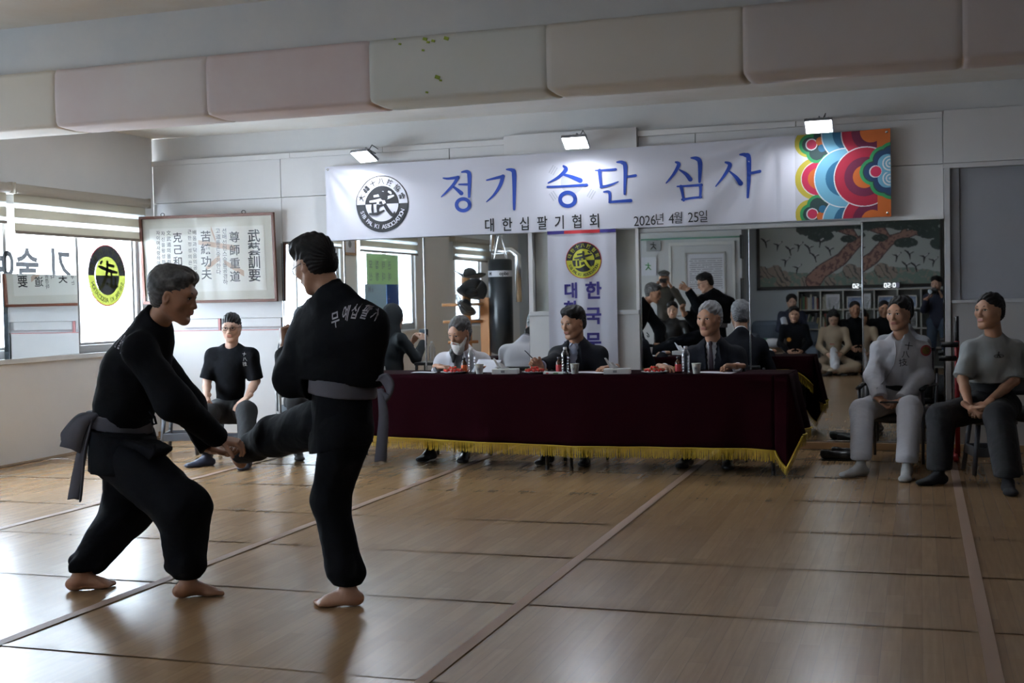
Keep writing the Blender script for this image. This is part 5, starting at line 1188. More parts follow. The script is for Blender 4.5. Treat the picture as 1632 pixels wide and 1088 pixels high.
def back(u, v):
    x = tx0 + (tx1-tx0)*u; dr = .10 + .02*np.sin(u*9) + .16*np.clip((u-.93)/.07, 0, 1)**2; return np.stack([x, ty1 + .006 + .02*v + .006*np.sin(x*8)*v, tz+.004 - dr*v], 1)
mb.grid(back, 80, 4)
# the corner that hangs to the floor in a fold
cp = np.array([tx1-.02, ty0-.03, .05])
def corner1(u, v):
    a = np.stack([tx1-.10 + .10*u, ty0-.006 - .0*u, tz+.004 + 0*u], 1); b0 = front(np.ones_like(u), np.ones_like(u)); 
    b = b0*(1-u)[:, None] + np.array([tx1-.01, ty0-.07, .07])*u[:, None]; b[:, 2] -= .05*np.sin(u*PI)*.3; return a*(1-v)[:, None] + b*v[:, None]
def corner2(u, v):
    a = np.stack([tx1 + .006*u, ty0-.006 + .006*u, tz+.004 + 0*u], 1); e = np.array([tx1+.10, ty0+.02, .30])
    b = np.array([tx1-.01, ty0-.07, .07])*(1-u)[:, None] + e*u[:, None]; return a*(1-v)[:, None] + b*v[:, None]
mb.grid(corner1, 10, 12); mb.grid(corner2, 10, 12)
mb.build('cloth', M_cloth, cl, smooth=True, solid=.004)
def fringe(P, T, name='fringe'):
    """P: edge polyline, T: thread length"""
    P = np.asarray(P, float); d = np.linalg.norm(np.diff(P, axis=0), axis=1); s_ = np.concatenate([[0], np.cumsum(d)]); n = int(s_[-1]/.0052); q = np.linspace(0, s_[-1], n)
    C = np.stack([np.interp(q, s_, P[:, k]) for k in range(3)], 1); mb = MB(); top = MB()
    for i in range(n-1):
        a, b = C[i], C[min(i+1, n-1)]; e = _n(b-a); L_ = T*(.86 + .2*rng.rand()); sw = (rng.rand()-.5)*.014; o = np.array([0, -.004 - .004*rng.rand(), 0]); w = .0021
        b0 = a + o; b1 = b0 + e*sw*.5 - [0, .002, L_*.5]; b2 = b0 + e*sw - [0, 0, L_]; b2[2] = max(b2[2], .006)
        mb.raw([b0 - e*w, b0 + e*w, b1 + e*w, b1 - e*w, b2 + e*w*.7, b2 - e*w*.7, b1 + [0, -.003, 0]], [[0, 1, 2, 6], [0, 6, 3], [3, 6, 5], [6, 2, 4, 5]])
    o = mb.build(name, M_gold, cl); o['kind'] = 'stuff'
    MB().tube(P + [0, -.004, .0], .011, 6, flat=.5).build('fringe_braid', M_gold, cl, smooth=True)
u_ = np.linspace(0, 1, 60); fringe(front(u_, np.ones(60)) + [0, -.004, 0], .085)
u_ = np.linspace(0, 1, 30); fringe(right(u_, np.ones(30)) + [.004, 0, 0], .09); fringe(left(u_, np.ones(30)) + [-.004, 0, 0], .085)
u_ = np.linspace(0, 1, 80); fringe(back(u_, np.ones(80)) + [0, .008, 0], .085); fringe(corner1(np.linspace(0, 1, 12), np.ones(12)) + [0, -.006, 0], .06); fringe(corner2(np.linspace(0, 1, 14), np.ones(14)) + [0, -.006, 0], .06)
# second, darker table end visible beneath on the left
# ------------------------------------------------------------------ things on the table (first one built, then copied)
def clear_shell(name, refl, tint):
    m = bpy.data.materials.new(name); m.use_nodes = True; nt = m.node_tree; g_ = nt.nodes.new('ShaderNodeBsdfGlossy'); g_.inputs['Roughness'].default_value = .12; t_ = nt.nodes.new('ShaderNodeBsdfTransparent'); t_.inputs[0].default_value = (*tint, 1)
    l_ = nt.nodes.new('ShaderNodeLayerWeight'); l_.inputs[0].default_value = refl; x_ = nt.nodes.new('ShaderNodeMixShader'); nt.links.new(l_.outputs['Facing'], x_.inputs[0]); nt.links.new(t_.outputs[0], x_.inputs[1]); nt.links.new(g_.outputs[0], x_.inputs[2]); nt.links.new(x_.outputs[0], nt.nodes['Material Output'].inputs[0]); return m
M_pet = clear_shell('clear_plastic', .45, (.88, .90, .92)); M_cap = mat('white_cap', (.75, .75, .76), .4); M_brown = mat('brown_glass', (.05, .018, .008), .08, spec=.6)
M_lab1 = mat('red_bottle_label', (.50, .04, .05), .5); M_lab2 = mat('orange_red_bottle_label', (.60, .10, .02), .5); M_cup = mat('white_paper_cup', (.62, .62, .58), .6); M_plate = mat('grey_plate', (.45, .45, .45), .4)
M_tom = mat('cherry_tomato', (.55, .03, .02), .25); M_stem = mat('tomato_stem', (.06, .16, .03), .6); M_paper = mat('white_paper', (.68, .69, .75), .7); M_print = mat('grey_print', (.2, .2, .22), .7); M_tis = mat('tissue_box', (.62, .62, .62), .6)
zt = tz + .0065
def water_bottle():
    t = thing('water_bottle', None, None); pr = [(.028, 0), (.032, .004), (.032, .02)]
    for k in range(5): pr += [(.032, .022+k*.022), (.0295, .029+k*.022), (.032, .036+k*.022)]
    pr += [(.032, .14), (.030, .155), (.018, .18), (.0125, .188), (.0125, .196)]
    MB().lathe(pr, n=24).build('bottle_body', M_pet, t, smooth=True, local=True)
    MB().lathe([(.0295, .002), (.0295, .125)], n=20).build('water', mat('water', (.93, .97, 1), .0, trans=1., ior=1.33), t, smooth=True, local=True) if False else None
    MB().lathe([(.0145, .192), (.015, .194), (.015, .208), (.0135, .211)], n=18).build('bottle_cap', M_cap, t, smooth=True, local=True); return t
def tonic(label):
    t = thing('tonic_bottle', None, None); MB().lathe([(.022, 0), (.025, .004), (.025, .075), (.022, .088), (.011, .102), (.011, .112)], n=20).build('bottle_body', M_brown, t, smooth=True, local=True)
    MB().lathe([(.0255, .012), (.0255, .068)], n=20, cap=False).build('label', label, t, smooth=True, local=True); MB().lathe([(.0135, .108), (.0135, .126), (.012, .128)], n=16).build('bottle_cap', M_shoeb, t, smooth=True, local=True); return t
def cup():
    t = thing('paper_cup', None, None); MB().lathe([(.024, 0), (.0265, .002), (.036, .078), (.0375, .080), (.036, .0805), (.034, .076), (.0255, .006), (.001, .005)], n=24).build('cup_wall', M_cup, t, smooth=True, local=True)
    a = np.linspace(-.45, .45, 9) - PI/2; ring = []
    mb = MB(); 
    for r0, r1 in ((.016, .0125), (.009, .0)):
        aa = np.linspace(0, 2*PI, 19); P = []
        for rr in (r0, r1): 
            for q in aa: zz = .040 + rr*math.sin(q); R_ = .0265 + .0095*(zz/.078) + .0006; th = rr*math.cos(q)/R_ - PI/2; P.append([R_*math.cos(th), R_*math.sin(th), zz])
        mb.raw(P, [[j, j+1, 19+j+1, 19+j] for j in range(18)])
    mb.build('cup_emblem', M_print, t, local=True); return t
def tissue():
    t = thing('tissue_box', None, None); MB().box((-.105, -.055, 0), (.105, .055, .042)).build('box', M_tis, t, bevel=.004, local=True)
    MB().box((-.03, -.0562, .012), (.0, -.055, .03)).build('box_print', M_print, t, local=True)
    mb = MB(); mb.grid(lambda u, v: np.stack([-.055 + .10*u - .045*v, -.02 + .05*u*(1-v) + .012*np.sin(u*9)*(.3+v), .040 + .082*v*(1.05-.75*u) + .008*np.sin(u*12)], 1), 10, 8); mb.build('tissue', mat('tissue_paper', (.70, .70, .72), .8), t, smooth=True, local=True, solid=.0012); return t
def plate():
    t = thing('fruit_plate', None, None); MB().lathe([(.05, 0), (.055, .002), (.10, .014), (.105, .016), (.10, .018), (.055, .006), (.001, .005)], n=28).build('plate', M_plate, t, smooth=True, local=True); return t
def tomatoes(loc, key, seed):
    r = random.Random(seed); proto = None; k = 0
    for ring_, n_, z_ in ((.070, 12, .030), (.040, 7, .032), (.0, 1, .034), (.02, 4, .048)):
        for j in range(n_):
            a = 2*PI*j/n_ + r.random()*.3; x, y = ring_*math.cos(a), ring_*math.sin(a)
            if proto is None:
                proto = thing('cherry_tomato', 'red cherry tomato on ' + key, 'tomato', (0, 0, 0), 'cherry tomatoes on ' + key)
                MB().ball((0, 0, 0), (.0135, .0135, .0125), 10, 7).build('fruit', M_tom, proto, smooth=True, local=True)
                mb = MB()
                for q in range(5): mb.box((-.0015, 0, .011), (.0015, .009, .0125), Rz(q*2*PI/5), (0, 0, .012))
                mb.build('stem', M_stem, proto, local=True); o = proto
            else: o = copy_tree(proto)
            o.location = (loc[0]+x, loc[1]+y, loc[2]+z_ - .002); o.rotation_euler = (r.uniform(-.7, .7), r.uniform(-.7, .7), r.random()*6)
def place(o, px, y, label, cat, group=None, rz=0., z=None, py=592):
    p = aty(px, py, y); o.location = (p[0], y, zt if z is None else z); o.rotation_euler[2] = rz; o['label'] = label; o['category'] = cat
    if group: o['group'] = group
    return o
wb_ = water_bottle(); who = [('the bearded judge', 752), ('the middle judge', 901), ('the grey-haired judge', 1093)]
for i, (w, px) in enumerate(who): place(wb_ if i == 0 else copy_tree(wb_), px, 9.50, 'clear plastic water bottle with white cap in front of ' + w, 'bottle', 'water bottles on the table')
t0 = tonic(M_lab1); place(t0, 891, 9.56, 'small brown tonic bottle with red label in front of the middle judge', 'bottle', 'tonic bottles on the table'); place(copy_tree(t0), 1081, 9.56, 'small brown tonic bottle with red label in front of the grey-haired judge', 'bottle', 'tonic bottles on the table')
place(tonic(M_lab2), 740, 9.56, 'small brown tonic bottle with orange label in front of the bearded judge', 'bottle', 'tonic bottles on the table')
c0 = cup()
for i, (w, px) in enumerate((('the bearded judge', 764), ('the middle judge', 916), ('the grey-haired judge', 1110))): place(c0 if i == 0 else copy_tree(c0), px, 9.46, 'white paper cup in front of ' + w, 'cup', 'paper cups on the table')
b0 = tissue()
for i, (px, d) in enumerate(((806, 'between the bearded judge and the middle judge'), (984, 'beside the left hand of the middle judge'))): place(b0 if i == 0 else copy_tree(b0), px, 9.45, 'white tissue box with a tissue sticking out, ' + d, 'tissue box', 'tissue boxes on the table', .15)
p0 = plate()
for i, (px, d) in enumerate(((722, 'in front of the bearded judge'), (852, 'by the pen hand of the middle judge'), (1043, 'left of the grey-haired judge'))):
    o = place(p0 if i == 0 else copy_tree(p0), px, 9.50, 'small plate of cherry tomatoes ' + d, 'plate', 'plates of cherry tomatoes'); tomatoes(list(o.location), 'the plate ' + d, i)
def sheet(px, y, w, d, rz, label, z=0., tilt=0., bend=0.):
    p = aty(px, 592, y); t = MB().grid(lambda u, v: np.stack([w*(u-.5), d*(v-.5), .0015 + z + bend*v*v + .002*np.sin(u*5)], 1), 8, 8).build('paper_sheet', M_paper, None, smooth=True, solid=.0008, local=True); t.location = (p[0], y, zt); t.rotation_euler = (tilt, 0, rz)
    tag(t, label, 'paper', 'papers on the table'); return t
sheet(676, 9.52, .20, .14, .2, 'white papers lying left of the plate at the table end', .008); sheet(773, 9.72, .26, .21, -.4, 'score sheet propped up by the left hand of the bearded judge', .01, .55, .04)
sheet(938, 9.62, .30, .21, .1, 'score sheet lying behind the cup of the middle judge'); sheet(1140, 9.58, .30, .21, -.1, 'score sheet under the hand of the grey-haired judge'); sheet(875, 9.66, .2, .16, .3, 'white paper under the pen hand of the middle judge')
o = thing('snack_pack', 'small flat snack pack with red print between tomatoes and cup of the middle judge', 'packet', aty(884, 592, 9.44)); o.location[2] = zt
MB().box((-.085, -.04, 0), (.085, .04, .016)).build('packet', M_tis, o, bevel=.005, local=True); MB().box((-.06, -.0408, .003), (-.04, -.039, .013)).build('red_mark', M_lab1, o, local=True); MB().box((.0, -.0408, .003), (.04, -.039, .012)).build('green_mark', M_stem, o, local=True)
pw = J2['J']['wrR']; o = thing('pen', 'dark pen in the raised hand of the middle judge', 'pen', pw + [-.07, -.06, .08]); MB().tube([(-.045, .01, .05), (.0, 0, .01), (.03, 0, -.02)], .0045, 8).build('pen_barrel', M_shoeb, o, smooth=True, local=True); MB().tube([(.03, 0, -.02), (.042, 0, -.03)], [.004, .001], 8).build('pen_tip', M_chrome, o, local=True)
# ================================================================== left side: calligraphy frame, blinds, window emblem and painted sign shadow, stools
M_frame = mat('dark_red_wood_frame', (.10, .035, .02), .4); M_matte = mat('linen_mount', (.70, .68, .60), .8, bump=(150, .1, .001)); M_rice = mat('calligraphy_paper', (.82, .80, .74), .75, mott=(2, .4, (.76, .73, .66)))
fA, fB = np.array([-7.46, 10.74, 0]), np.array([-6.04, 10.93, 0]); fu = _n(fB - fA); fn_ = np.cross(fu, (0, 0, 1)); fL = np.linalg.norm(fB-fA)
zt_, zb_ = 2.265, 1.385; tilt = .05
def fpt(x, z, off=0.):                                             # frame coordinates: x along, z height, off toward the room
    x = np.asarray(x, float); z = np.asarray(z, float); return fA + x[..., None]*fu + np.stack([0*x, 0*x, z], -1) + fn_*(off + tilt*(z[..., None]-zb_)*1.)
fr = thing('calligraphy_frame', 'framed calligraphy in a dark red wood frame hanging in the corner', 'picture', fA*.5 + fB*.5 + [0, 0, zb_])
def fbox(x0, x1, z0, z1, o0, o1): 
    P = [fpt(np.array(x), np.array(z), o) for x in (x0, x1) for o in (o0, o1) for z in (z0, z1)]
    return MB().raw(P, [[0, 1, 3, 2], [4, 6, 7, 5], [0, 4, 5, 1], [2, 3, 7, 6], [0, 2, 6, 4], [1, 5, 7, 3]])
fw_ = .028
for a in ((0, fL, zt_-fw_, zt_), (0, fL, zb_, zb_+fw_), (0, fw_, zb_, zt_), (fL-fw_, fL, zb_, zt_)): fbox(*a, 0, .035).build('frame_rail', M_frame, fr, bevel=.003)
fbox(.01, fL-.01, zb_+.01, zt_-.01, .004, .012).build('mount', M_matte, fr); fbox(.10, fL-.115, zb_+.115, zt_-.125, .012, .0145).build('calligraphy_sheet', M_rice, fr)
gm = bpy.data.materials.new('picture_glass'); gm.use_nodes = True; nt = gm.node_tree; b_ = nt.nodes['Principled BSDF']; tr_ = nt.nodes.new('ShaderNodeBsdfTransparent'); gl_ = nt.nodes.new('ShaderNodeBsdfGlossy'); gl_.inputs['Roughness'].default_value = .03
fr_ = nt.nodes.new('ShaderNodeFresnel'); mx_ = nt.nodes.new('ShaderNodeMixShader'); ml_ = nt.nodes.new('ShaderNodeMath'); ml_.operation = 'MULTIPLY'; ml_.inputs[1].default_value = .4; nt.links.new(fr_.outputs[0], ml_.inputs[0]); nt.links.new(ml_.outputs[0], mx_.inputs[0]); nt.links.new(tr_.outputs[0], mx_.inputs[1]); nt.links.new(gl_.outputs[0], mx_.inputs[2]); nt.links.new(mx_.outputs[0], nt.nodes['Material Output'].inputs[0]); nt.nodes.remove(b_)
MB().raw([fpt(np.array(x), np.array(z), .027) for x, z in ((.02, zb_+.02), (fL-.02, zb_+.02), (fL-.02, zt_-.02), (.02, zt_-.02))], [[0, 1, 2, 3]]).build('picture_glass', gm, fr)
for x in (.25, fL-.32): MB().tube([fpt(np.array(x + .02*math.cos(a)), np.array(zt_+.012 + .016*math.sin(a)), .01) for a in np.linspace(0, 2*PI, 13)], .004, 6).build('hanging_ring', M_shoeb, fr, smooth=True)
PXF = lambda cx, cy: (220 + cx*.18377, 300 + cy*.18377)
def to_frame(px, py):
    r = ray(px, py); # intersect with the frame plane (ignoring tilt)
    n2 = fn_; t_ = (fA - np.array([0, 0, CAM_H])) @ n2 / (r @ n2); P = np.array([0, 0, CAM_H]) + r*t_; return (P - fA) @ fu, P[2]
def fcol(txt, cx, cy0, cy1, size, bold):
    n = len(txt)
    for i, ch in enumerate(txt):
        px, py = PXF(cx, cy0 + (cy1-cy0)*i/max(n-1, 1)); x, z = to_frame(px, py)
        mb = MB(); put_char(mb, ch, lambda q: fpt(x + q[:, 0], z + q[:, 1], .0155), size, bold); mb.build('calligraphy_character', M_ink, fr)
fcol('武藝訓要', 1020, 415, 755, .135, .012); fcol('尊師重道', 852, 425, 765, .115, .008); fcol('苦練功夫', 605, 420, 745, .115, .010); fcol('克己和協', 360, 430, 740, .105, .008)
fcol('선배선현스승을공경하', 768, 372, 812, .056, .006); fcol('고道를존중히한다', 712, 372, 725, .056, .006)
fcol('배움과닦음의공부는', 510, 385, 790, .050, .004); fcol('근한정성의끈을', 467, 380, 700, .046, .004)
fcol('文武道의올린', 285, 390, 640, .050, .004); fcol('자신을왕성하', 238, 395, 640, .046, .004); fcol('자이며사랑하여', 195, 390, 650, .046, .003)
# faint reddish letters of the paper
M_seal = mat('faint_orange_wash', (.58, .43, .33), .8)
x0_, z0_ = to_frame(*PXF(700, 560))
mb = MB(); put_char(mb, '合', lambda q: fpt(x0_ + q[:, 0], z0_ + q[:, 1], .0148), .5, .05); mb.build('faded_character', M_seal, fr) if False else None
for pts in (((650, 345), (690, 460)), ((540, 470), (860, 520)), ((600, 700), (720, 600)), ((760, 640), (930, 740))):
    q = [to_frame(*PXF(*p)) for p in pts]; (a0, b0), (a1, b1) = q; w = .022; MB().raw([fpt(np.array(a0), np.array(b0+w), .0150), fpt(np.array(a1), np.array(b1+w*1.3), .0150), fpt(np.array(a1), np.array(b1-w*1.3), .0150), fpt(np.array(a0), np.array(b0-w), .0150)], [[0, 1, 2, 3]]).build('faded_wash', M_seal, fr)
# roller blinds
M_bl = mat('beige_blind_box', (.40, .36, .30), .5); M_band = mat('blind_band', (.50, .48, .42), .8)
def translucent(name, col, amt=.6, tr=0.):
    m = bpy.data.materials.new(name); m.use_nodes = True; nt = m.node_tree; b = nt.nodes['Principled BSDF']; b.inputs['Base Color'].default_value = (*col, 1); b.inputs['Roughness'].default_value = .8
    t = nt.nodes.new('ShaderNodeBsdfTranslucent'); t.inputs[0].default_value = (*col, 1); x = nt.nodes.new('ShaderNodeMixShader'); x.inputs[0].default_value = amt; nt.links.new(b.outputs[0], x.inputs[1]); nt.links.new(t.outputs[0], x.inputs[2]); out = x
    if tr:
        q = nt.nodes.new('ShaderNodeBsdfTransparent'); y = nt.nodes.new('ShaderNodeMixShader'); y.inputs[0].default_value = tr; nt.links.new(x.outputs[0], y.inputs[1]); nt.links.new(q.outputs[0], y.inputs[2]); out = y
    nt.links.new(out.outputs[0], nt.nodes['Material Output'].inputs[0]); return m
M_bandT = translucent('blind_band_opaque', (.50, .47, .40), .25); M_sheer = translucent('blind_sheer', (.6, .62, .62), .5, .25)
def blind(y0, y1, zbot, label):
    t = thing('roller_blind', label, 'blind', (XL, (y0+y1)/2, zbot), 'striped roller blinds'); x = XL + .05
    MB().tube([(XL+.055, y0, 2.405), (XL+.055, y1, 2.405)], .046, 16).build('blind_box', M_bl, t, smooth=False); MB().box((XL+.0, y0-.012, 2.355), (XL+.105, y0, 2.455)).build('end_cap', M_bl, t, bevel=.006); MB().box((XL+.0, y1, 2.355), (XL+.105, y1+.012, 2.455)).build('end_cap', M_bl, t, bevel=.006)
    z = 2.37; k = 0
    while z > zbot + .03:
        h_ = .085 if k % 2 == 0 else .045; z1 = max(z - h_, zbot+.02); MB().box((x-.001, y0+.02, z1), (x+.001, y1-.02, z)).build('fabric_band' if k % 2 == 0 else 'sheer_band', M_bandT if k % 2 == 0 else M_sheer, t); z = z1; k += 1
    MB().box((x-.008, y0+.02, zbot-.005), (x+.008, y1-.02, zbot+.022)).build('bottom_bar', mat('brown_bar', (.22, .18, .14), .5), t, bevel=.004)
blind(8.84, 10.80, 2.02, 'striped beige roller blind over the window beside the calligraphy'); blind(6.7, 8.79, 2.10, 'striped roller blind over the near half of the first window'); blind(4.0, 6.15, 2.08, 'striped roller blind over the barred window'); blind(.5, 2.5, 2.05, 'striped roller blind over the window behind the wooden dummy')
# mirror sheet standing in the lower half of the left pane
zm = atx(60, 438, XL-.02)[2]
t = thing('mirror_sheet', 'mirror sheet standing on the window sill against the left pane', 'mirror', (XL-.01, 9.2, WZ0+.075)); MB().box((XL+.006, 8.69, WZ0+.0), (XL+.010, 9.775, zm), Rz(math.radians(3.75))).build('mirror_pane', M_mirror, t); MB().box((XL+.004, 8.69, zm), (XL+.012, 9.775, zm+.004), Rz(math.radians(3.75))).build('mirror_edge', M_chrome, t)
# round emblem film on the right pane, seen from behind
T_bl = translucent('film_black', (.0025, .0025, .0025), .4); T_yg = translucent('film_yellow_green', (.045, .048, .008), .6); T_rd = translucent('film_red', (.04, .005, .005), .6)
wc = atx(170, 439, XL-.03); dec = thing('window_emblem', 'round yellow and black emblem film on the frosted window pane', 'sticker', wc)
lay_w = lambda k: (lambda mb: (setattr(mb, 'v', [v + np.array([.002*k, 0, 0]) for v in mb.v]), mb)[1])
emblem(dec, wc, .30, (T_bl, T_yg, T_yg, T_bl, T_bl, T_yg, T_bl, None), lay_w, '대한十八技협회', 0, flip=-1, nrm=(1, 0, 0), outer=T_rd)
split_glyph(dec, wc, .30, T_bl, T_yg, lambda p: np.stack([np.full(len(p), wc[0]+.018), wc[1] - p[:, 0], wc[2] + p[:, 1]], 1))
T_gr = translucent('film_grey_letters', (.012, .012, .012), .6); le = thing('window_lettering', 'grey reversed lettering film on the left window pane', 'sticker', (XL-.03, 9.2, 1.9))  # shadow of a sign outside, put into grey strokes on the pane
for ch, px, py, s_ in (('기', 95, 425, .34), ('술', 42, 425, .34), ('예', 2, 425, .34)):
    p = atx(px, py, XL-.028); mb = MB(); put_char(mb, ch, lambda q, p=p: np.stack([np.full(len(q), p[0]), p[1] - q[:, 0], p[2] + q[:, 1]], 1), s_, .03); mb.build('letter', T_gr, le)
# plastic stools and chairs
M_gpl = mat('grey_plastic_stool', (.085, .09, .105), .4)
def stool(loc, label, rz=0., h=.44):
    t = thing('plastic_stool', label, 'stool', (loc[0], loc[1], 0), 'grey plastic stools', rz)
    MB().box((-.15, -.15, h-.035), (.15, .15, h)).build('seat', M_gpl, t, bevel=.012, local=True)
    for sx in (-1, 1):
        for sy in (-1, 1): MB().tube([(sx*.125, sy*.125, h-.03), (sx*.165, sy*.165, 0.0)], [.020, .017], 8).build('leg', M_gpl, t, smooth=True, local=True)
    for sx in (-1, 1):
        MB().box((sx*.15-.012, -.14, .13), (sx*.15+.012, .14, .20)).build('crossbar', M_gpl, t, local=True, bevel=.004); MB().box((-.14, sx*.15-.012, .13), (.14, sx*.15+.012, .20)).build('crossbar', M_gpl, t, local=True, bevel=.004)
    return t
p = Cm['J']['pel']; stool((p[0]+.01, p[1]+.03), 'grey plastic stool under the young man in glasses', .3, .375)
p = atz(292, 722); stool(p, 'empty grey plastic stool behind the forward-leaning fighter', .35); p = Em['J']['pel']; stool((p[0], p[1]+.02), 'dark plastic stool under the man in grey T-shirt', .2, .40)
p = aty(125, 690, 10.3)
M_cush = mat('black_vinyl_seat', (.02, .02, .022), .35); M_arm = mat('glossy_black_armrest', (.015, .015, .018), .15)
def office_chair(loc, label, rz=0., col=None, frame=None, seat_h=.44, bh=.38):
    col = col or M_cush; frame = frame or M_leg; t = thing('armchair', label, 'chair', (loc[0], loc[1], 0), 'waiting chairs with armrests', rz)
    MB().grid(lambda u, v: np.stack([.46*(u-.5), .44*(v-.5), seat_h - .04*np.abs(2*v-1)**3*(v < .5) + .01*np.cos(u*PI*2)], 1), 8, 8).build('seat', col, t, smooth=True, local=True, solid=.05)
    MB().grid(lambda u, v: np.stack([.44*(u-.5), .23 + .06*v + .03*np.cos((u-.5)*PI), seat_h + .10 + bh*v], 1), 8, 8).build('backrest', col, t, smooth=True, local=True, solid=.035)
    for s in (-1, 1):
        MB().tube([(s*.25, .22, .0), (s*.25, .21, seat_h), (s*.25, .27, seat_h+.30)], .013, 8).build('rear_leg', frame, t, smooth=True, local=True); MB().tube([(s*.25, -.20, 0.), (s*.25, -.19, seat_h+.20)], .013, 8).build('front_leg', frame, t, smooth=True, local=True)
        MB().tube([(s*.25, -.22, seat_h+.20), (s*.25, -.1, seat_h+.225), (s*.25, .22, seat_h+.215)], .024, 8, flat=.6).build('armrest', M_arm, t, smooth=True, local=True); MB().tube([(s*.25, -.19, seat_h-.03), (s*.25, .21, seat_h-.03)], .011, 8).build('side_rail', frame, t, smooth=True, local=True)
    return t
for P, lb in ((Dm, 'black armchair under the man in white uniform'), (J1, 'black chair of the bearded judge'), (J2, 'black chair of the middle judge'), (J3, 'black chair of the grey-haired judge')):
    p = P['J']['pel']; office_chair((p[0], p[1]+.0), lb, 0 if P is not Dm else -.25, None, None, .385, .38 if P is Dm else .22)
# ================================================================== the part of the hall that the mirrors show
def mir(px, py, yv):
    th = 0. if px < 1022 else (.0123 if px < 1193 else (.0148 if px < 1373 else -.0076))
    px = px + 2*th*FPX*(yv - YW)/yv
    p = aty(px, py, yv); p[1] = 2*(YW-.011) - p[1]; return p
M_pw = wallmat('partition_white', (.62, .63, .64), (.54, .56, .58), 1.2, .4)
yP = -.60
xa, xb = -5.6, mir(1184, 470, 22.6)[0]
pw_ = MB().box((xa, YB0, 0), (xb, yP, ZC)).build('wall_partition', M_pw); struct(pw_)
a = mir(1066, 390, 22.57)[0]; b = mir(1172, 390, 22.57)[0]
dr = thing('door_1', None, None, ((a+b)/2, yP, 0)); dr['kind'] = 'structure'
MB().box((a, yP, 0), (a+.05, yP+.03, 2.28)).build('door_frame', M_white, dr, bevel=.003); MB().box((b-.05, yP, 0), (b, yP+.03, 2.28)).build('door_frame', M_white, dr, bevel=.003); MB().box((a, yP, 2.28), (b, yP+.03, 2.34)).build('door_frame', M_white, dr, bevel=.003)
MB().box((a+.055, yP, 0.01), (b-.055, yP+.015, 2.275)).build('door_leaf', M_pw, dr); MB().tube([(a+.12, yP+.015, 1.0), (a+.12, yP+.06, 1.0), (a+.22, yP+.06, 1.0)], .01, 8).build('door_handle', M_chrome, dr, smooth=True)
struct(MB().box((xa, yP, 2.40), (xb, yP+.02, 2.43)).build('trim_4', M_green))
nt0 = mir(1092, 402, 22.55); nt1 = mir(1158, 470, 22.55)
def framed(name, x0, x1, z0, z1, y, label, rail, inner, cat='picture', w=.03, group=None):
    t = thing(name, label, cat, ((x0+x1)/2, y, z0), group)
    for q in ((x0, x1, z1-w, z1), (x0, x1, z0, z0+w), (x0, x0+w, z0, z1), (x1-w, x1, z0, z1)): MB().box((q[0], y, q[2]), (q[1], y+.025, q[3])).build('frame_rail', rail, t, bevel=.002)
    MB().box((x0+.01, y, z0+.01), (x1-.01, y+.01, z1-.01)).build('picture_panel', inner, t); return t
x0, x1 = sorted((nt0[0], nt1[0])); z0, z1 = sorted((nt0[2], nt1[2]))
nb = framed('notice_frame', x0, x1, z0, z1, yP+.016, 'framed notice with rows of small print on the white door wall', mat('pale_frame', (.45, .44, .42), .4), M_paper, 'notice')
mb = MB()
for r_ in range(15):
    for k in range(26):
        if rng.rand() < .12: continue
        x = x1 - .07 - (x1-x0-.14)*k/26; z = z1 - .12 - (z1-z0-.22)*r_/15; mb.box((x-.009, yP+.0265, z-.008), (x+.007, yP+.0268, z+.008))
o = mb.build('rows_of_print', M_print, nb); o['kind'] = 'stuff'
# two small exercise pictures on the partition
for (px, py, w, h, lb, m) in ((1042, 391, .26, .20, 'small grey picture of a fighting stance on the partition', mat('grey_poster', (.34, .35, .36), .7)), (1034, 424, .30, .34, 'small white poster with a green figure on the partition', M_paper)):
    c = mir(px, py, 22.55); t = thing('poster', lb, 'poster', c); MB().box(c - [w/2, 0, h/2], c + [w/2, .006, h/2]).build('poster_sheet', m, t)
    g_ = M_shoeb if py < 400 else mat('green_print', (.08, .35, .10), .7); mb = MB(); s_ = h*.4 if py < 400 else .08
    for A_, B_2 in (((0, .5), (0, -.1)), ((0, .3), (-.7, .35)), ((0, .3), (.6, .15)), ((0, -.1), (-.6, -.8)), ((0, -.1), (.6, -.8))): mb.tube([c + [A_[0]*s_, .009, A_[1]*s_], c + [B_2[0]*s_, .009, B_2[1]*s_]], s_*.11, 6)
    mb.ball(c + [0, .009, .72*s_], (s_*.15, .003, s_*.15), 8, 6); mb.build('printed_figure', g_, t)
for px, py, h in ((1190, 392, .42), (1188, 470, .62)):
    c = mir(px, py, 22.4); t = thing('dark_picture', 'narrow dark framed picture at the partition corner, ' + ('upper one' if h < .5 else 'lower one'), 'picture', (xb+.002, c[1], c[2]), 'dark pictures at the partition corner'); MB().box((xb, c[1]-.25, c[2]-h/2), (xb+.03, c[1]+.1, c[2]+h/2)).build('frame_rail', M_shoeb, t); MB().box((xb+.03, c[1]-.22, c[2]-h/2+.03), (xb+.034, c[1]+.07, c[2]+h/2-.03)).build('picture_panel', mat('grey_picture', (.25, .27, .28), .4), t)
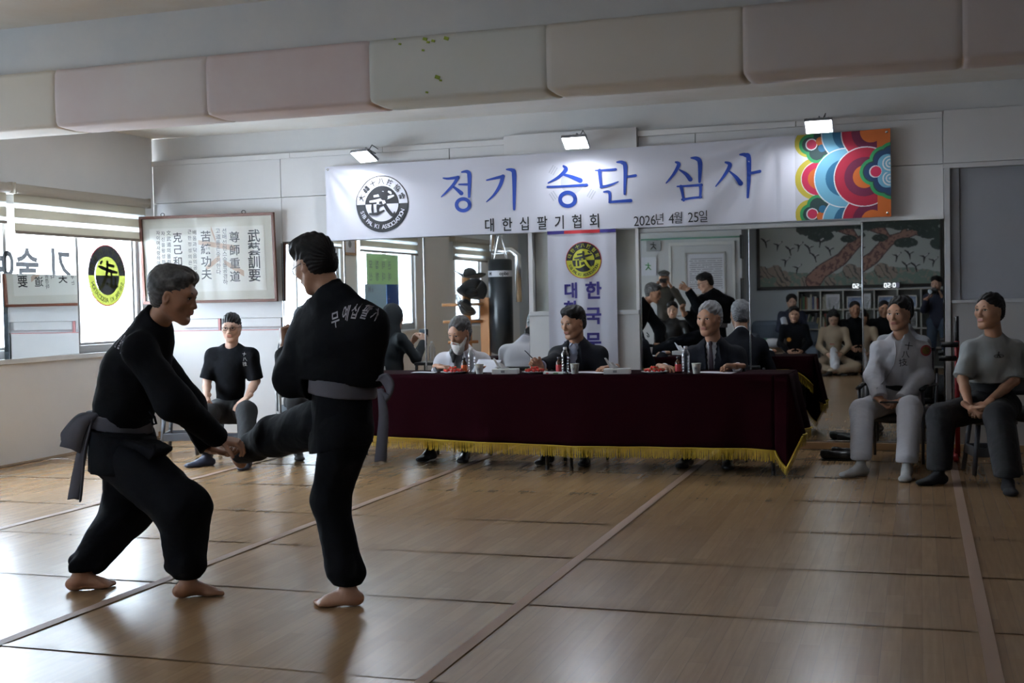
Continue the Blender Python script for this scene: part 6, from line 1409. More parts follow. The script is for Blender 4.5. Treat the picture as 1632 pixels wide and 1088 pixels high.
# pine and crane painting
px0 = mir(1207, 400, 23.2)[0]; px1 = mir(1502, 400, 23.2)[0]; pzb = mir(1250, 461, 23.2)[2]; pzt = pzb + 1.25; yb = YB0 + .003
pa = framed('folk_painting', px0, px1, pzb, pzt, yb, 'wide dark-framed painting of a pine tree and cranes above the bookshelf', mat('black_frame', (.02, .015, .012), .35), M_matte, 'picture', .06)
def seg(u, v, a, b, w0, w1):
    ax_, ay_ = a; bx_, by_ = b; d2 = (bx_-ax_)**2 + (by_-ay_)**2; t = np.clip(((u-ax_)*(bx_-ax_) + (v-ay_)*(by_-ay_))/d2, 0, 1); return np.hypot(u-ax_-t*(bx_-ax_), v-ay_-t*(by_-ay_)) - (w0 + (w1-w0)*t)
def paint_pine(u, v):
    X = .1 + (1-u)*2.5; Y = v; n = len(u)                                     # X from the left as the mirror shows it, Y up, unit: height
    P3 = np.stack([X, Y, 0*X], 1); nz = fnoise(P3, 3., 4, 3); nz2 = fnoise(P3, 9., 8, 2)
    c = np.tile(np.array([.42, .44, .42]), (n, 1)); 
    g = Y < .22 + .04*np.sin(X*4) + .03*nz; c[g] = [.18, .24, .20]; c[g & (nz2 > .2)] = [.30, .26, .22]
    for cx, cy, r in ((.12, .24, .10), (.25, .22, .09), (.38, .25, .10), (.52, .20, .06), (1.65, .22, .12), (1.8, .18, .10), (.5, .08, .12), (.9, .06, .10), (1.3, .05, .09)):
        m = np.hypot((X-cx)*.9, Y-cy) < r*(1+.15*nz2); c[m] = [.30, .24, .20]; m2 = m & (np.sin(X*60+Y*40+nz*5) > .75); c[m2] = [.10, .09, .08]
    trunk = np.full(n, 9.)
    for a, b, w0, w1 in (((1.02, .08), (1.15, .22), .13, .11), ((1.15, .22), (1.5, .42), .11, .10), ((1.5, .42), (1.75, .68), .10, .09), ((1.75, .68), (2.2, .82), .08, .05), ((1.75, .68), (1.6, .98), .07, .05), ((2.2, .82), (2.6, .72), .05, .03), ((1.6, .85), (1.3, .95), .04, .02), ((2.0, .8), (2.1, 1.), .04, .02)):
        trunk = np.minimum(trunk, seg(X, Y, a, b, w0, w1))
    m = trunk + .01*nz < 0; c[m] = [.33, .18, .14]; c[m & (nz2 > .15)] = [.16, .08, .07]; m = np.abs(trunk) < .008; c[m] = [.06, .03, .03]
    fol = np.full(n, 9.)
    for cx, cy, rx, ry in ((.95, .93, .22, .12), (1.15, .80, .22, .10), (1.35, .98, .28, .12), (1.75, .98, .3, .09), (1.62, .74, .14, .06), (2.05, .65, .20, .08), (2.3, .95, .30, .12), (2.45, .80, .22, .10), (2.6, .62, .16, .10), (1.95, .90, .14, .05), (2.72, .5, .10, .07)):
        fol = np.minimum(fol, np.hypot((X-cx)/rx, (Y-cy)/ry) - 1 + .12*nz2)
    m = fol < 0; c[m] = [.035, .05, .045]; c[m & (nz2 > .45)] = [.08, .10, .09]
    for k, (cx, cy) in enumerate(((.2, .74), (.42, .68), (.62, .60), (.78, .66), (.95, .62), (1.15, .72), (1.3, .58), (.55, .42), (1.05, .48), (1.9, .45), (2.1, .48), (2.35, .42), (2.05, .30), (2.5, .36), (2.65, .52), (.75, .30), (2.2, .28))):
        s = 1 if k % 2 else -1; q = np.minimum(seg(X, Y, (cx, cy), (cx+.07*s, cy+.05), .018, .009), seg(X, Y, (cx, cy), (cx-.02*s, cy-.10), .018, .006)); q = np.minimum(q, seg(X, Y, (cx, cy), (cx-.08*s, cy+.02), .015, .004)); c[q < 0] = [.02, .02, .025]
        q = seg(X, Y, (cx+.01, cy+.015), (cx+.05, cy+.04), .014, .010); c[q < 0] = [.5, .5, .5]
    return c
print_grid('painting_print', lambda u, v: np.stack([px0+.06 + (px1-px0-.12)*(1-u), np.full_like(u, yb+.013), pzb+.06 + (pzt-pzb-.12)*v], 1), 290, 110, paint_pine if True else None, vmat('painting_print', .6), pa)
# bookshelf, books, certificates
M_shelf = mat('cream_shelf', (.55, .54, .50), .5); s0 = mir(1273, 465, 22.85)[0]; cw = .395; ys0, ys1 = YB0+.01, YB0+.31; zs = [.02, .36, .71, 1.06, 1.41]
sh = thing('bookshelf', 'cream open bookshelf with books and framed certificates below the painting', 'shelf', (s0+1.2, YB0+.15, 0))
for k in range(7): MB().box((s0+cw*k-.012, ys0, 0), (s0+cw*k+.012, ys1, 1.41)).build('upright', M_shelf, sh, bevel=.002)
for z in zs: MB().box((s0-.012, ys0, z-.012), (s0+cw*6+.012, ys1, z+.012)).build('shelf_board', M_shelf, sh, bevel=.002)
MB().box((s0, ys0, 0), (s0+cw*6, ys0+.008, 1.4)).build('back_panel', mat('shelf_back', (.25, .25, .24), .7), sh)
bk_cols = [(.55, .53, .48), (.10, .22, .12), (.45, .44, .38), (.12, .12, .14), (.30, .08, .06), (.10, .12, .25), (.40, .34, .2), (.5, .5, .52)]
def books(col, row, n, key, sx=.02, lean=0.):
    x = s0 + cw*col + .03
    for i in range(n):
        w = .018 + .022*rng.rand(); h = .20 + .09*rng.rand(); kc = rng.randint(8); m = mat('book_cover_%d' % kc, bk_cols[kc], .6); d = .16 + .04*rng.rand()
        if x + w > s0 + cw*(col+1) - .02: break
        b = thing('book', ['cream', 'green', 'beige', 'black', 'dark red', 'dark blue', 'tan', 'pale grey'][kc] + ' book, ' + ['leftmost', 'second from left', 'third from left', 'fourth from left', 'fifth from left', 'sixth from left', 'seventh from left', 'eighth from left', 'ninth from left', 'tenth from left'][i] + ', ' + key, 'book', (x+w/2, ys1-.05, zs[row]+.0125), 'books on ' + key); b.rotation_euler = (0, lean, 0)
        MB().box((-w/2, -d, 0), (w/2, 0, h)).build('cover', m, b, local=True); MB().box((-w/2+.003, -d+.004, .003), (w/2-.003, -.003, h+.0005)).build('page_block', M_paper, b, local=True); x += w + .002 + abs(lean)*.05
books(0, 3, 10, 'upper left shelf compartment'); books(0, 2, 9, 'second row left compartment', lean=.22); books(1, 3, 3, 'upper shelf by small notice'); books(1, 2, 4, 'second row behind the plant')
M_bluepic = mat('blue_photo', (.12, .18, .34), .3, mott=(9, 1., (.5, .55, .62))); M_greypic = mat('group_photo', (.10, .10, .10), .3, mott=(14, 1., (.4, .4, .4)))
for col, row, w, h, m, d in ((2, 3, .27, .22, M_bluepic, 'framed blue landscape photo on the upper shelf'), (3, 3, .26, .22, M_bluepic, 'second framed blue photo, upper shelf further right'), (4, 3, .22, .18, M_bluepic, 'third framed blue photo behind the man in white'), (2, 2, .30, .30, M_greypic, 'large framed group photo on the second shelf'), (3, 2, .26, .28, M_greypic, 'second framed group photo on the lower shelf')):
    x = s0 + cw*(col+.5); framed('photo_frame', x-w/2, x+w/2, zs[row]+.013, zs[row]+.013+h, ys1-.06, d, M_white, m, 'photo', .018, 'framed photos on the bookshelf')
x = s0 + cw*1.55; t = framed('small_notice', x-.12, x+.12, zs[3]+.013, zs[3]+.28, ys1-.03, 'small white framed notice on the upper shelf', M_white, M_paper, 'notice', .01); o = MB()
for k in range(8): o.box((x-.09, ys1-.0195, zs[3]+.06+k*.022), (x+.09-.05*rng.rand(), ys1-.019, zs[3]+.066+k*.022))
o.build('rows_of_print', M_print, t)['kind'] = 'stuff'
for k in range(4):
    c = thing('white_cup', 'small white cup on the second shelf in front of group photo', 'cup', (s0+cw*2.3+.09*k, ys1-.02, zs[2]+.0125), 'white cups on the bookshelf'); MB().lathe([(.028, 0), (.033, .02), (.034, .09), (.030, .09), (.026, .01)], n=14).build('cup_wall', M_cup, c, smooth=True, local=True)
# digital clock
c = mir(1418, 459, 22.6); t = thing('digital_clock', 'small digital clock with glowing white digits above the bookshelf', 'clock', (c[0], YB0+.12, 1.425)); MB().box((c[0]-.15, YB0+.05, 1.425), (c[0]+.15, YB0+.16, 1.535)).build('clock_case', M_shoeb, t, bevel=.005)
M_dig = mat('glowing_digits', (1, 1, 1), .5, emis=(.9, .95, 1), estr=2.2); M_dim = mat('dim_digits', (.2, .2, .3), .5, emis=(.5, .5, .7), estr=.35)
SEG = {'0': 'abcdef', '5': 'afgcd', '8': 'abcdefg'}
for ch, xo in (('8', .105), ('0', .045), ('5', -.045), ('0', -.105)):
    mb = MB(); w, h_, b_ = .018, .034, .0045; cx, cz = c[0] + xo, 1.480
    for g_ in SEG[ch]:
        q = dict(a=(-w, h_, w, h_), g=(-w, 0, w, 0), d=(-w, -h_, w, -h_), b=(w, 0, w, h_), c=(w, -h_, w, 0), f=(-w, 0, -w, h_), e=(-w, -h_, -w, 0))[g_]
        mb.box((cx - q[0] + b_*np.sign(q[0]-q[2]) * 0 - (b_ if q[0] == q[2] else 0), YB0+.160, cz + q[1] - (b_ if q[1] == q[3] else 0)), (cx - q[2] + (b_ if q[0] == q[2] else 0), YB0+.163, cz + q[3] + (b_ if q[1] == q[3] else 0)))
    mb.build('digit', M_dig if ch != '8' else M_dim, t)
MB().box((c[0]-.004, YB0+.16, 1.49), (c[0]+.004, YB0+.163, 1.50)).box((c[0]-.004, YB0+.16, 1.462), (c[0]+.004, YB0+.163, 1.472)).build('colon', M_dig, t)
# plant
c = mir(1328, 520, 22.2); t = thing('potted_plant', 'potted plant with narrow upright leaves in front of the bookshelf', 'plant', (c[0], c[1], 0))
MB().lathe([(.09, 0), (.12, .02), (.14, .22), (.145, .24), (.13, .24), (.12, .20), (0.01, .2)], n=20).build('pot', mat('brown_pot', (.12, .07, .05), .5), t, smooth=True, local=True); M_leaf = mat('dark_leaf', (.03, .09, .03), .5)
for k in range(26):
    a = rng.rand()*6.28; r_ = .05 + .16*rng.rand(); hh_ = .75 + .40*rng.rand(); P = [(0, 0, .2), (r_*.3*math.cos(a), r_*.3*math.sin(a), .2+hh_*.5), (r_*math.cos(a), r_*math.sin(a), .2+hh_*.9), (r_*1.4*math.cos(a), r_*1.4*math.sin(a), .2+hh_*.95)]
    MB().tube(P, [.006, .016, .012, .002], 5, flat=.2).build('leaf', M_leaf, t, smooth=True, local=True)
# sofa with rolls
M_sofa = mat('blue_grey_sofa_fabric', (.16, .20, .26), .85, bump=(30, .3, .004)); c = mir(1232, 560, 22.3); sx0 = max(c[0], xb + .80)
so = thing('sofa', 'blue-grey sofa with thick armrest against the back wall', 'sofa', (sx0, YB0+.5, 0))
MB().box((sx0-.62, YB0+.05, .10), (sx0+.60, YB0+.95, .42)).build('seat_base', M_sofa, so, bevel=.05); MB().box((sx0-.62, YB0+.02, .40), (sx0+.60, YB0+.28, .88)).build('backrest', M_sofa, so, bevel=.08); MB().box((sx0-.72, YB0+.05, .10), (sx0-.46, YB0+.95, .66)).build('armrest', M_sofa, so, bevel=.08)
for a in (-.55, .5):
    for b_ in (.12, .88): MB().box((sx0+a, YB0+b_-.03, 0), (sx0+a+.06, YB0+b_+.03, .11)).build('foot', M_leg, so)
t = thing('paper_roll', 'long white paper roll leaning on the sofa', 'roll', (sx0+.0, YB0+.7, .42)); MB().tube([(sx0-.02, YB0+.62, .92), (sx0+.12, YB0+.98, .45)], .055, 16).build('roll', M_paper, t, smooth=True); MB().tube([(sx0-.022, YB0+.615, .927), (sx0-.02, YB0+.62, .921)], .03, 12).build('roll_core', M_print, t)
t = thing('wrapped_bundle', 'white wrapped bundle with green print lying on the sofa', 'bundle', (sx0-.3, YB0+.8, .43)); MB().tube([(sx0-.5, YB0+.7, .50), (sx0-.2, YB0+.85, .50), (sx0-.05, YB0+.9, .50)], [.05, .08, .07], 14).build('bundle', M_paper, t, smooth=True); MB().tube([(sx0-.35, YB0+.77, .50), (sx0-.28, YB0+.81, .50)], .083, 14).build('green_band', M_green, t, smooth=True)
t = thing('cardboard_box', 'brown cardboard box on the floor beside the sofa', 'box', mir(1243, 575, 21.4)*[1, 1, 0]); MB().box((-.16, -.14, 0), (.16, .14, .42)).build('box_body', mat('cardboard', (.26, .19, .13), .8), t, local=True, bevel=.004); MB().box((-.17, .12, .42), (.17, .30, .425), Rx(.5)).build('flap', mat('cardboard', (.26, .19, .13), .8), t, local=True)
# ------------------------------------------------------------------ people at that end
def crowd(label, C, face, pose, skin, hair, hm, top, bot, head_z=None, sit=.30, long_top=.0, arms='lap', s=1., face_tilt=-.1, knees='cross', h=.012):
    f = _n([face[0], face[1], 0]); r = np.cross(f, (0, 0, 1)); up = np.array([0, 0, 1.]); C = np.array([C[0], C[1], 0.])
    pz = .90*s if pose == 'stand' else sit; tz_ = pz + .50*s
    J = dict(pel=C + up*pz, neck=C + up*(tz_+.05), head=C + up*(tz_+.21) + f*.03, hf=f + up*face_tilt, shR=C + r*.18*s + up*tz_, shL=C - r*.18*s + up*tz_, hipR=C + r*.09 + up*pz, hipL=C - r*.09 + up*pz)
    if pose == 'stand': J.update(knR=C + r*.10 + up*.47*s + f*.02, knL=C - r*.10 + up*.47*s + f*.02, anR=C + r*.12 + up*.08, anL=C - r*.12 + up*.08)
    elif pose == 'chair': J.update(knR=C + r*.12 + f*.40 + up*(pz+.02), knL=C - r*.12 + f*.40 + up*(pz+.02), anR=C + r*.12 + f*.42 + up*.08, anL=C - r*.12 + f*.42 + up*.08)
    elif knees == 'cross': J.update(knR=C + r*.34 + f*.28 + up*.14, knL=C - r*.34 + f*.28 + up*.14, anR=C - r*.08 + f*.42 + up*.07, anL=C + r*.08 + f*.34 + up*.07)
    else: J.update(knR=C + r*.12 + f*.30 + up*.48, knL=C - r*.12 + f*.30 + up*.46, anR=C + r*.10 + f*.52 + up*.08, anL=C - r*.10 + f*.50 + up*.08)
    if arms == 'lap': J.update(elR=J['shR'] + r*.06 - up*.27 + f*.06, elL=J['shL'] - r*.06 - up*.27 + f*.06, wrR=C + r*.10 + f*.24 + up*(pz+.10), wrL=C - r*.10 + f*.24 + up*(pz+.10)); d = f*.6 - up*.3
    elif arms == 'camera': J.update(elR=J['shR'] + r*.12 - up*.20 + f*.12, elL=J['shL'] - r*.12 - up*.20 + f*.12, wrR=J['head'] + r*.12 - up*.12 + f*.17, wrL=J['head'] - r*.12 - up*.12 + f*.17); d = up*.9 + f*.2
    elif arms == 'phone': J.update(elR=J['shR'] + r*.05 - up*.22 + f*.15, elL=J['shL'] - r*.05 - up*.22 + f*.15, wrR=J['neck'] + r*.10 - up*.10 + f*.34, wrL=J['neck'] - r*.10 - up*.10 + f*.34); d = up*.7 + f*.3
    hd = {q: dict(d=d + r*(-.4 if q == 'R' else .4), n=(-r if q == 'R' else r)*1. + f*.2, curls=[.9]*4, side=(-1 if q == 'R' else 1)) for q in 'LR'}
    P = person(label, 'people at the far end seen in the mirrors', J, skin, hair, hm, s*1.02, 0, h=h, hh=.007, hands=hd, hairline=.084)
    V = torso_vol(P, .004, chest=.118*s, belly=.108*s, depth=1.2, h=h, shoulder=.050)
    for q in 'LR': sleeve(V, J['sh'+q], np.asarray(J['el'+q], float), np.asarray(J['wr'+q], float), .054, .054, .044, 1.92)
    V.cone(J['neck'] - [0, 0, .02], J['neck'] + [0, 0, .010], .066, .058, .03)
    if long_top: V.cone(J['pel'], J['pel'] - up*long_top, .15, .17, .05)
    fabric(V, .006, 3.5, len(label)); vol_obj('top', [V.mesh()], top, P['t']); trousers(P, bot, (.10, .085, .065), .05, .006)
    feet_cover(P, M_shoeb, dict(L=f*1., R=f*1.) if pose != 'floor' or knees != 'cross' else dict(L=f+r, R=f-r), 'sock', 1.0, True, .009); return P
M_olive = mat('olive_jacket', (.07, .065, .055), .8); M_beige = mat('beige_coat', (.36, .28, .20), .8); M_dk = mat('dark_hooded_fleece', (.03, .035, .04), .9); M_jean = mat('blue_jeans', (.06, .09, .14), .8); M_dnavy = mat('dark_blue_top', (.02, .025, .05), .8)
toM = lambda c: np.array([-3.0 - c[0], 11 - c[1]])*[.12, 1]
c = mir(1060, 500, 20.6); CM = crowd('man in flat cap and olive jacket standing and filming, seen in the mirror', c, (.1, 1), 'stand', SK2, 'short', M_hair_w, M_olive, M_shoeb, arms='camera', s=1.03)
hp = CM['J']['head']; mb = Vol(hp - .2, hp + .2, .007); Rc = CM['Rh']; mb.ell(hp + Rc @ [0, -.01, .095], (.10, .12, .048), Rc, .02); mb.ell(hp + Rc @ [0, .10, .07], (.07, .06, .012), Rc, .02); mb.cut(hp + Rc @ [0, 0, .06], -Rc[:, 2], .22); vol_obj('flat_cap', [mb.mesh()], mat('grey_tweed', (.09, .09, .09), .9), CM['t'])
p = hp + Rc @ np.array([0, .20, -.01]); t = thing('camcorder', 'small black camcorder held by the man in flat cap', 'camera', p); MB().box((-.06, -.05, -.035), (.06, .03, .035)).build('camcorder_body', M_shoeb, t, bevel=.008, local=True); MB().tube([(0, .03, 0), (0, .075, 0)], .026, 16).build('lens_barrel', M_leg, t, smooth=True, local=True); MB().tube([(0, .0755, 0), (0, .078, 0)], .018, 16).build('lens', M_arm, t, local=True)
c = mir(1073, 520, 20.1); crowd('woman with dark tied hair and black top seated near the door', c, (.1, 1), 'floor', SK3, 'full', M_hair_b, M_shoeb, M_black_trs, sit=.42, knees='up'); c = mir(1111, 520, 20.3); crowd('person in black top sitting low in front of the door frame', c, (.1, 1), 'floor', SK3, 'long', M_hair_b, M_black, M_black_trs, sit=.42, knees='up')
for px, l in ((1073, 'the woman with tied hair'), (1111, 'the person by the door frame')): c = mir(px, 520, 20.1 if px == 1073 else 20.3); stool((c[0], c[1]), 'low grey stool under ' + l, .1, .31)
c = np.array([sx0 + .12, YB0 + .52, 0]); crowd('person with curly dark hair resting on the sofa', c, (.2, 1), 'chair', SK3, 'curly', M_hair_b, M_dnavy, M_black_trs, sit=.50, knees='up')
c = mir(1268, 560, 21.2); KP = crowd('young person in black uniform with orange chest badge sitting on the floor', c, (.1, 1), 'floor', SK, 'full', M_hair_b, M_black, M_black_trs, sit=.30, s=1.0); q = KP['J']['pel'] + [-.08, .165, .30]; MB().tube([q, q + [0, .006, 0]], .035, 16).build('chest_badge', mat('orange_badge', (.5, .2, .02), .6), KP['t'])
c = mir(1331, 560, 21.3); WP = crowd('long-haired woman in beige coat sitting on the floor looking at a phone', c, (.05, 1), 'floor', SK3, 'long', M_hair_b, M_beige, M_beige, sit=.24, arms='lap', face_tilt=-.8, long_top=.1)
q = WP['J']['pel'] + [0, .27, .16]; t = thing('white_cloth', 'crumpled white cloth on the lap of the woman in beige', 'cloth', q); V = Vol(q-.3, q+.3, .011); V.cone(q + [.0, 0, .02], q + [.03, .10, -.26], .05, .085, .03); V.disp(.03, 5, 9); vol_obj('cloth', [V.mesh()], M_paper, t)
q = WP['J']['pel'] + [-.02, .30, .28]; t = thing('smartphone', 'red phone in the hands of the woman in beige', 'phone', q); MB().box((-.035, -.07, -.005), (.035, .07, .005)).build('phone_body', M_lab1, t, bevel=.004, local=True); MB().box((-.031, -.062, .005), (.031, .062, .0056)).build('screen', M_arm, t, local=True)
c = mir(1408, 560, 21.5); crowd('bald-browed man in black sitting on the floor behind the man in white', c, (.2, 1), 'floor', SK2, 'crop', M_hair_b, M_black, M_black_trs, sit=.34, s=1.05)
# hooded person filming beside the table, seated in front of the mirror
c = np.array([-5.28, 10.02, 0]); HP = crowd('hooded person seated by the mirror filming with a phone, behind the kicking man', c, (.55, -.85), 'chair', SK3, 'short', M_hair_b, M_dk, M_black_trs, sit=.48, arms='phone', h=.010)
hp = HP['J']['head']; Rc = HP['Rh']; V = Vol(hp-.28, hp+.2, .008); V.ell(hp + Rc @ [0, -.02, .03], (.105, .12, .125), Rc, .01); V.cone(hp + Rc @ [0, -.04, -.05], HP['J']['neck'] - [0, 0, .03], .09, .11, .04); V.ell(hp + Rc @ [0, .11, -.01], (.07, .09, .105), Rc, .01, True); vol_obj('hood', [V.mesh()], M_dk, HP['t'])
q = lerp(HP['J']['wrL'], HP['J']['wrR'], .5) + _n([.55, -.85, 0])*.07 + [0, 0, .09]; t = thing('smartphone', 'black phone held sideways by the hooded person', 'phone', q, None, math.atan2(.55, .85)); MB().box((-.08, -.005, -.04), (.08, .005, .04)).build('phone_body', M_shoeb, t, bevel=.004, local=True); MB().box((-.073, .005, -.036), (.073, .0056, .036)).build('screen', mat('phone_screen_on', (.05, .06, .07), .1), t, local=True)
office_chair((-5.28, 10.02), 'grey-framed armchair under the hooded person', .57, mat('grey_chair_fabric', (.10, .12, .14), .7), M_alu, .40)
t = thing('side_table', 'small black side table in front of the mirror by the table end', 'table', (-4.80, 10.10, 0)); MB().box((-.14, -.14, .70), (.14, .14, .73)).build('tabletop', M_cush, t, local=True, bevel=.005)
for a in (-1, 1):
    for b_ in (-1, 1): MB().box((a*.12-.012, b_*.12-.012, 0), (a*.12+.012, b_*.12+.012, .70)).build('leg', M_leg, t, local=True)
o = copy_tree(wb_); o.location = (-4.80, 10.08, .731); o['label'] = 'water bottle alone on the small black side table'; o['category'] = 'bottle'; o['group'] = 'water bottles on the table'
# the photographer, standing behind the viewpoint and seen in the mirror
f2 = _n([-.31, .95, 0]); r2 = np.cross(f2, (0, 0, 1)); base = -f2*.44; hd = np.array([0, 0, 1.475]) - f2*.345 + r2*.0
J = dict(head=hd, hf=f2 + [0, 0, -.12], neck=np.array([0, 0, 1.33]) - f2*.41, pel=base + [0, 0, .84], shR=base + r2*.19 + [0, 0, 1.27], shL=base - r2*.19 + [0, 0, 1.27], elR=base + r2*.25 + f2*.10 + [0, 0, 1.05], elL=base - r2*.20 + f2*.14 + [0, 0, 1.04],
         wrR=-f2*.26 + r2*.11 + [0, 0, 1.28], wrL=-f2*.17 - r2*.10 + [0, 0, 1.24], hipR=base + r2*.09 + [0, 0, .82], hipL=base - r2*.09 + [0, 0, .82], knR=base + r2*.13 + [0, 0, .45], knL=base - r2*.13 + [0, 0, .45], anR=base + r2*.16 + [0, 0, .08], anL=base - r2*.16 + [0, 0, .08])
PH = person('photographer in dark jacket and jeans aiming a camera, reflected behind the man in white', 'people at the far end seen in the mirrors', J, SK, 'full', M_hair_b, 1.0, 0, h=.011, hh=.0065, hands=dict(R=dict(d=f2*.0 + np.array([0, 0, 1.]) - r2*.4, n=-r2, curls=[.9]*4, side=-1, s=.9), L=dict(d=r2*.9 + [0, 0, .35], n=(0, 0, 1), curls=[.9]*4, side=1, s=.9)))
V = torso_vol(PH, .012, chest=.135, belly=.125, depth=1.2, h=.011)
for q in 'LR': sleeve(V, PH['J']['sh'+q], PH['J']['el'+q], PH['J']['wr'+q], .068, .062, .046, 1.88)
V.cone(J['neck'] - [0, 0, .03], J['neck'] + [0, 0, .0], .075, .065, .03); vol_obj('jacket', [V.mesh()], M_dnavy, PH['t']); trousers(PH, M_jean, (.10, .08, .07), .04); feet_cover(PH, M_shoeb, dict(L=f2, R=f2), 'shoe', 1.1, True, .009)
Rcam = np.stack([r2, f2, [0, 0, 1.]], 1); M = np.eye(4); M[:3, :3] = Rcam
t = thing('camera', 'black camera with big lens held by the photographer', 'camera', (0, 0, CAM_H))
mb = MB(); mb.box((-.065, -.245, -.05), (.065, -.185, .045)); mb.xform(M).build('camera_body', M_shoeb, t, bevel=.006, local=True); mb = MB(); mb.box((-.025, -.24, .045), (.025, -.195, .07)); mb.xform(M).build('viewfinder_hump', M_shoeb, t, bevel=.006, local=True)
mb = MB(); mb.tube([(0, -.186, 0), (0, -.10, 0), (0, -.012, 0)], [.034, .036, .040], 24); mb.xform(M).build('lens_barrel', M_leg, t, local=True); mb = MB(); mb.tube([(0, -.0122, 0), (0, -.0115, 0)], .034, 24); mb.xform(M).build('front_glass', M_arm, t, local=True)
# ------------------------------------------------------------------ along the window side: punching bag, wooden dummy with hats, posters, duct
M_bag = mat('black_punchbag_vinyl', (.015, .018, .022), .3, bump=(8, .2, .01)); c = mir(797, 413, 17.3)
t = thing('punching_bag', 'tall black punching bag with a white band hanging on chains', 'punching bag', (c[0], c[1], .70)); zt2 = c[2]
MB().lathe([(.10, .55), (.175, .60), (.18, 1.0), (.18, zt2-.02), (.16, zt2), (.05, zt2+.002)], (c[0], c[1], 0), 28).build('bag', M_bag, t, smooth=True); MB().lathe([(.182, zt2-.26), (.182, zt2-.17)], (c[0], c[1], 0), 28, cap=False).build('white_band', M_paper, t, smooth=True)
for k in range(4):
    a = k*PI/2 + .6; MB().tube([(c[0]+.16*math.cos(a), c[1]+.16*math.sin(a), zt2-.03), (c[0], c[1], zt2+.42)], .006, 6).build('chain', M_chrome, t)
MB().tube([(c[0], c[1], zt2+.40), (c[0], c[1], ZC)], .008, 6).build('chain', M_chrome, t)
for ch, a in (('M', .55), ('o', -.35), ('q', -.55), ('d', -.75), ('o', -.95)):
    mb = MB(); v, f = glyphs(ch, .03); P = (v - [.3, .3])*.075; th = PI/2 + a*1. - P[:, 0]*-1/.184*1.; mb.raw(np.stack([c[0] + .1835*np.cos(th), c[1] + .1835*np.sin(th), zt2 - .215 + P[:, 1]], 1), f); mb.build('band_lettering', M_ink, t)
dct = thing('duct', 'bent silver air duct beside the punching bag', 'pipe', (c[0]+.25, c[1]-.6, 1.2)); dq = mir(818, 405, 18.4); MB().tube([(dq[0]-.35, dq[1], dq[2]+.06), (dq[0]-.03, dq[1], dq[2]+.06), (dq[0]+.08, dq[1], dq[2]-.02), (dq[0]+.08, dq[1], dq[2]-.75)], .05, 14).build('duct_tube', M_chrome, dct, smooth=True); MB().tube([(dq[0]-.33, dq[1], dq[2]+.06), (dq[0]-.33, dq[1], ZC)], .05, 14).build('duct_riser', M_chrome, dct, smooth=True)
c = mir(745, 540, 17.2); M_pole = mat('orange_brown_wood', (.42, .19, .07), .5); t = thing('wooden_dummy', 'orange-brown wooden training post carrying black hats', 'training dummy', (c[0], c[1], 0))
MB().tube([(c[0], c[1], 0), (c[0], c[1], 1.72)], .07, 16).build('post', M_pole, t, smooth=True); MB().box((c[0]+.22, c[1]-.05, 0), (c[0]+.36, c[1]+.03, 1.40)).build('side_plank', M_pole, t, bevel=.01); MB().lathe([(.22, 0), (.22, .04)], (c[0], c[1], 0), 20).build('base', M_pole, t)
for z, a in ((1.3, .4), (1.05, -.5), (.75, .9)): MB().tube([(c[0]-.3*math.cos(a), c[1]+.3, z), (c[0]+.3*math.cos(a), c[1]+.05, z)], .022, 8).build('peg', M_pole, t, smooth=True)
def hat(p, label, tilt, s=1.):
    h = thing('black_hat', label, 'hat', p, 'black hats on the wooden dummy'); h.rotation_euler = tilt
    MB().lathe([(.11*s, .02), (.11*s, .06), (.09*s, .14), (.04*s, .17), (.001, .172)], n=20).build('crown', M_bag, h, smooth=True, local=True); MB().grid(lambda u, v: np.stack([(.09+.15*v)*s*np.cos(u*2*PI), (.09+.15*v)*s*np.sin(u*2*PI), .02 + .09*v*np.abs(np.cos(u*2*PI))], 1), 28, 4).build('brim', M_bag, h, smooth=True, local=True, solid=.008); MB().lathe([(.113*s, .03), (.113*s, .05)], n=20, cap=False).build('hat_band', M_chrome, h, local=True)
hat(mir(748, 445, 17.15), 'black hat, topmost on the wooden dummy', (0.1, .1, 0), 1.0); hat(mir(752, 468, 17.0), 'black cap with striped band, second on the wooden dummy', (.5, -.5, .4), .95); hat(mir(735, 492, 16.9), 'grey-green cap, lowest at the left on the wooden dummy', (.6, .7, 0), .85)
# posters before the barred window
M_po1 = translucent('green_poster', (.30, .38, .24), .3); M_po2 = translucent('blue_poster', (.03, .08, .18), .25); M_po3 = translucent('pale_curtain', (.25, .30, .32), .3)
def poster(y0, y1, z0, z1, m, label, txt=()):
    t = thing('poster', label, 'poster', (XL+.07, (y0+y1)/2, z0)); MB().box((XL+.07, y0, z0), (XL+.074, y1, z1)).build('poster_sheet', m, t)
    for i, (ch, yy_, zz_, s_) in enumerate(txt): mb = MB(); put_char(mb, ch, lambda q: np.stack([np.full(len(q), XL+.076), yy_ + q[:, 0], zz_ + q[:, 1]], 1), s_, .02); mb.build('letter', M_print, t)
poster(4.85, 5.98, 1.62, 2.06, M_po1, 'pale green poster with lettering hung before the barred window', [(ch, 5.85 - .22*(i % 4), 1.90 - .17*(i//4), .13) for i, ch in enumerate('모집태권신청대예')]); poster(4.85, 5.30, .96, 1.62, M_po2, 'blue poster hung below the green one', [('十', 5.24, 1.4, .1), ('八', 5.24, 1.25, .1)]); poster(5.31, 6.05, .96, 1.62, M_po3, 'pale grey curtain sheet beside the blue poster', [('M', 5.9, 1.55, .12), ('e', 5.8, 1.55, .12)])
c = mir(555, 395, 15.6); t = framed('flag_frame', -1, -.6, 2.0, 2.3, 0, 'small wood-framed flag picture on the pillar between the windows', mat('light_wood_frame', (.40, .24, .12), .5), M_paper, 'picture', .035)
for ch_ in t.children: ch_.matrix_local = Matrix.Identity(4)
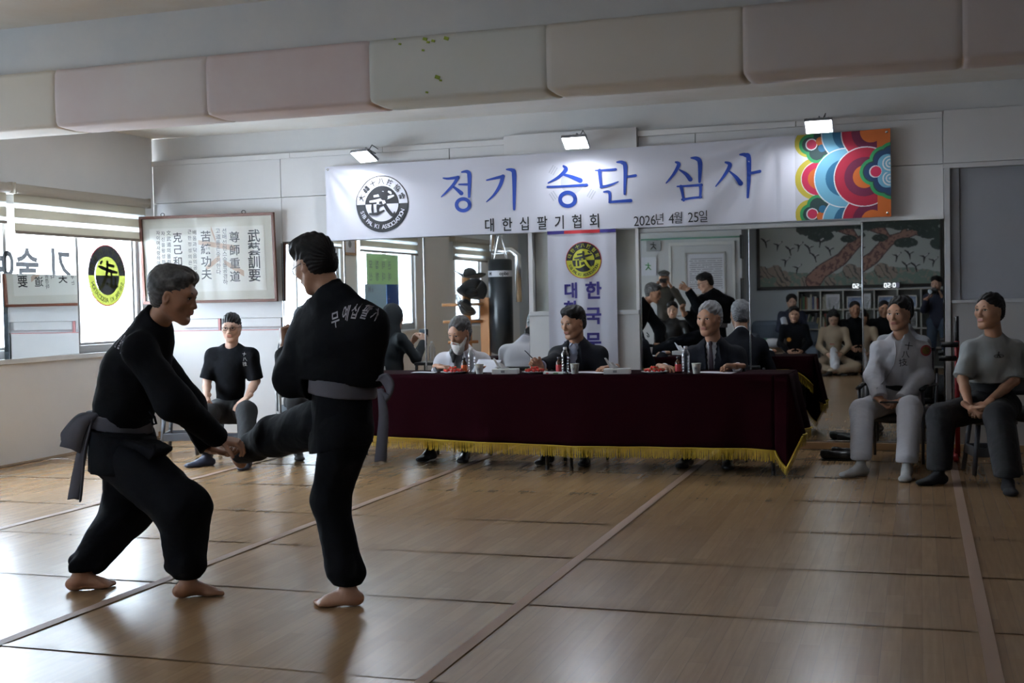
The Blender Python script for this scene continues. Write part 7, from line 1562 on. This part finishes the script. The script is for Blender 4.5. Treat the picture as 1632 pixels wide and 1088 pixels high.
t.rotation_euler[2] = -PI/2; t.location = (XL+.004, 6.38, 2.02)
mb = MB(); disc(mb, (0, .0115, .15), .05, (1, 0, 0), (0, 0, 1), 24); mb.build('printed_disc', M_print, t, local=True)
# ------------------------------------------------------------------ ceiling lamps of the far half
M_cl = mat('ceiling_lamp_glass', (1, 1, 1), .4, emis=(.90, .95, 1.), estr=6.)
for i, (x, y, w, d, lb) in enumerate(((-3.1, 4.3, .30, .30, 'square ceiling lamp above the middle of the hall'), (-2.05, 4.5, .28, .28, 'second square ceiling lamp, nearer the mirrors'), (-1.15, 1.6, .34, 1.6, 'long ceiling lamp near the viewpoint'))):
    t = thing('ceiling_lamp', lb, 'lamp', (x, y, ZC-.06), 'ceiling lamps of the far half'); MB().box((x-w/2-.02, y-d/2-.02, ZC-.04), (x+w/2+.02, y+d/2+.02, ZC)).build('lamp_frame', M_white, t, bevel=.004); MB().box((x-w/2, y-d/2, ZC-.05), (x+w/2, y+d/2, ZC-.04)).build('diffuser', M_cl, t, bevel=.003)
# ------------------------------------------------------------------ right end: exercise rack, shoes
p = aty(1513, 640, 10.55); rk = thing('exercise_rack', 'exercise rack with red post and black padded bars behind the men', 'exercise rack', (p[0]+.05, 10.55, 0)); M_red = mat('red_painted_steel', (.30, .01, .015), .4)
q1 = aty(1526, 650, 10.55)
MB().tube([(q1[0], 10.55, 0.02), (q1[0], 10.55, .95)], .020, 10).build('red_post', M_red, rk, smooth=True); MB().tube([(q1[0]-.02, 10.3, .025), (q1[0]-.02, 10.85, .025)], .022, 10).build('foot_bar', M_red, rk, smooth=True)
for px, py in ((1515, 549), (1511, 571)): c = aty(px, py, 10.5); MB().tube([c - [.07, 0, 0], c + [.06, 0, 0]], .022, 12).build('padded_bar', M_cush, rk, smooth=True); MB().tube([c + [.05, 0, 0], (q1[0], 10.55, c[2])], .012, 8).build('bar_arm', M_leg, rk, smooth=True)
MB().tube([(q1[0], 10.55, .9), (q1[0], 10.55, 1.15)], .016, 10).build('post_extension', M_leg, rk, smooth=True)
c = aty(1640, 530, 10.0); office_chair((c[0]+.05, 10.0), 'black armchair at the right edge behind the man in grey', 0, None, None, .44)
for i, (px, py, a) in enumerate(((1335, 733, .5), (1352, 728, .6))):
    c = atz(px, py); t = thing('black_shoe', ('left' if i == 0 else 'right') + ' black shoe of the pair on the floor beside the man in white', 'shoe', (c[0], c[1], 0), 'pair of black shoes', a+1.2)
    V = Vol((-.09, -.17, -.02), (.09, .17, .13), .006); V.ell((0, -.09, .035), (.043, .06, .035), None, .02); V.cone((0, -.06, .03), (0, .07, .045), .040, .036, .03); V.ell((0, .09, .055), (.036, .05, .05), None, .02); V.ell((0, .07, .10), (.026, .06, .04), None, .01, True); V.cut((0, 0, .006), (0, 0, -1), .3); Pm, Fm = V.mesh(); me_ = MB().raw(Pm, Fm.tolist()).build('upper', M_shoeb, t, smooth=True, local=True)
    MB().box((-.04, -.14, 0), (.04, .13, .010)).build('sole', M_cush, t, bevel=.004, local=True)
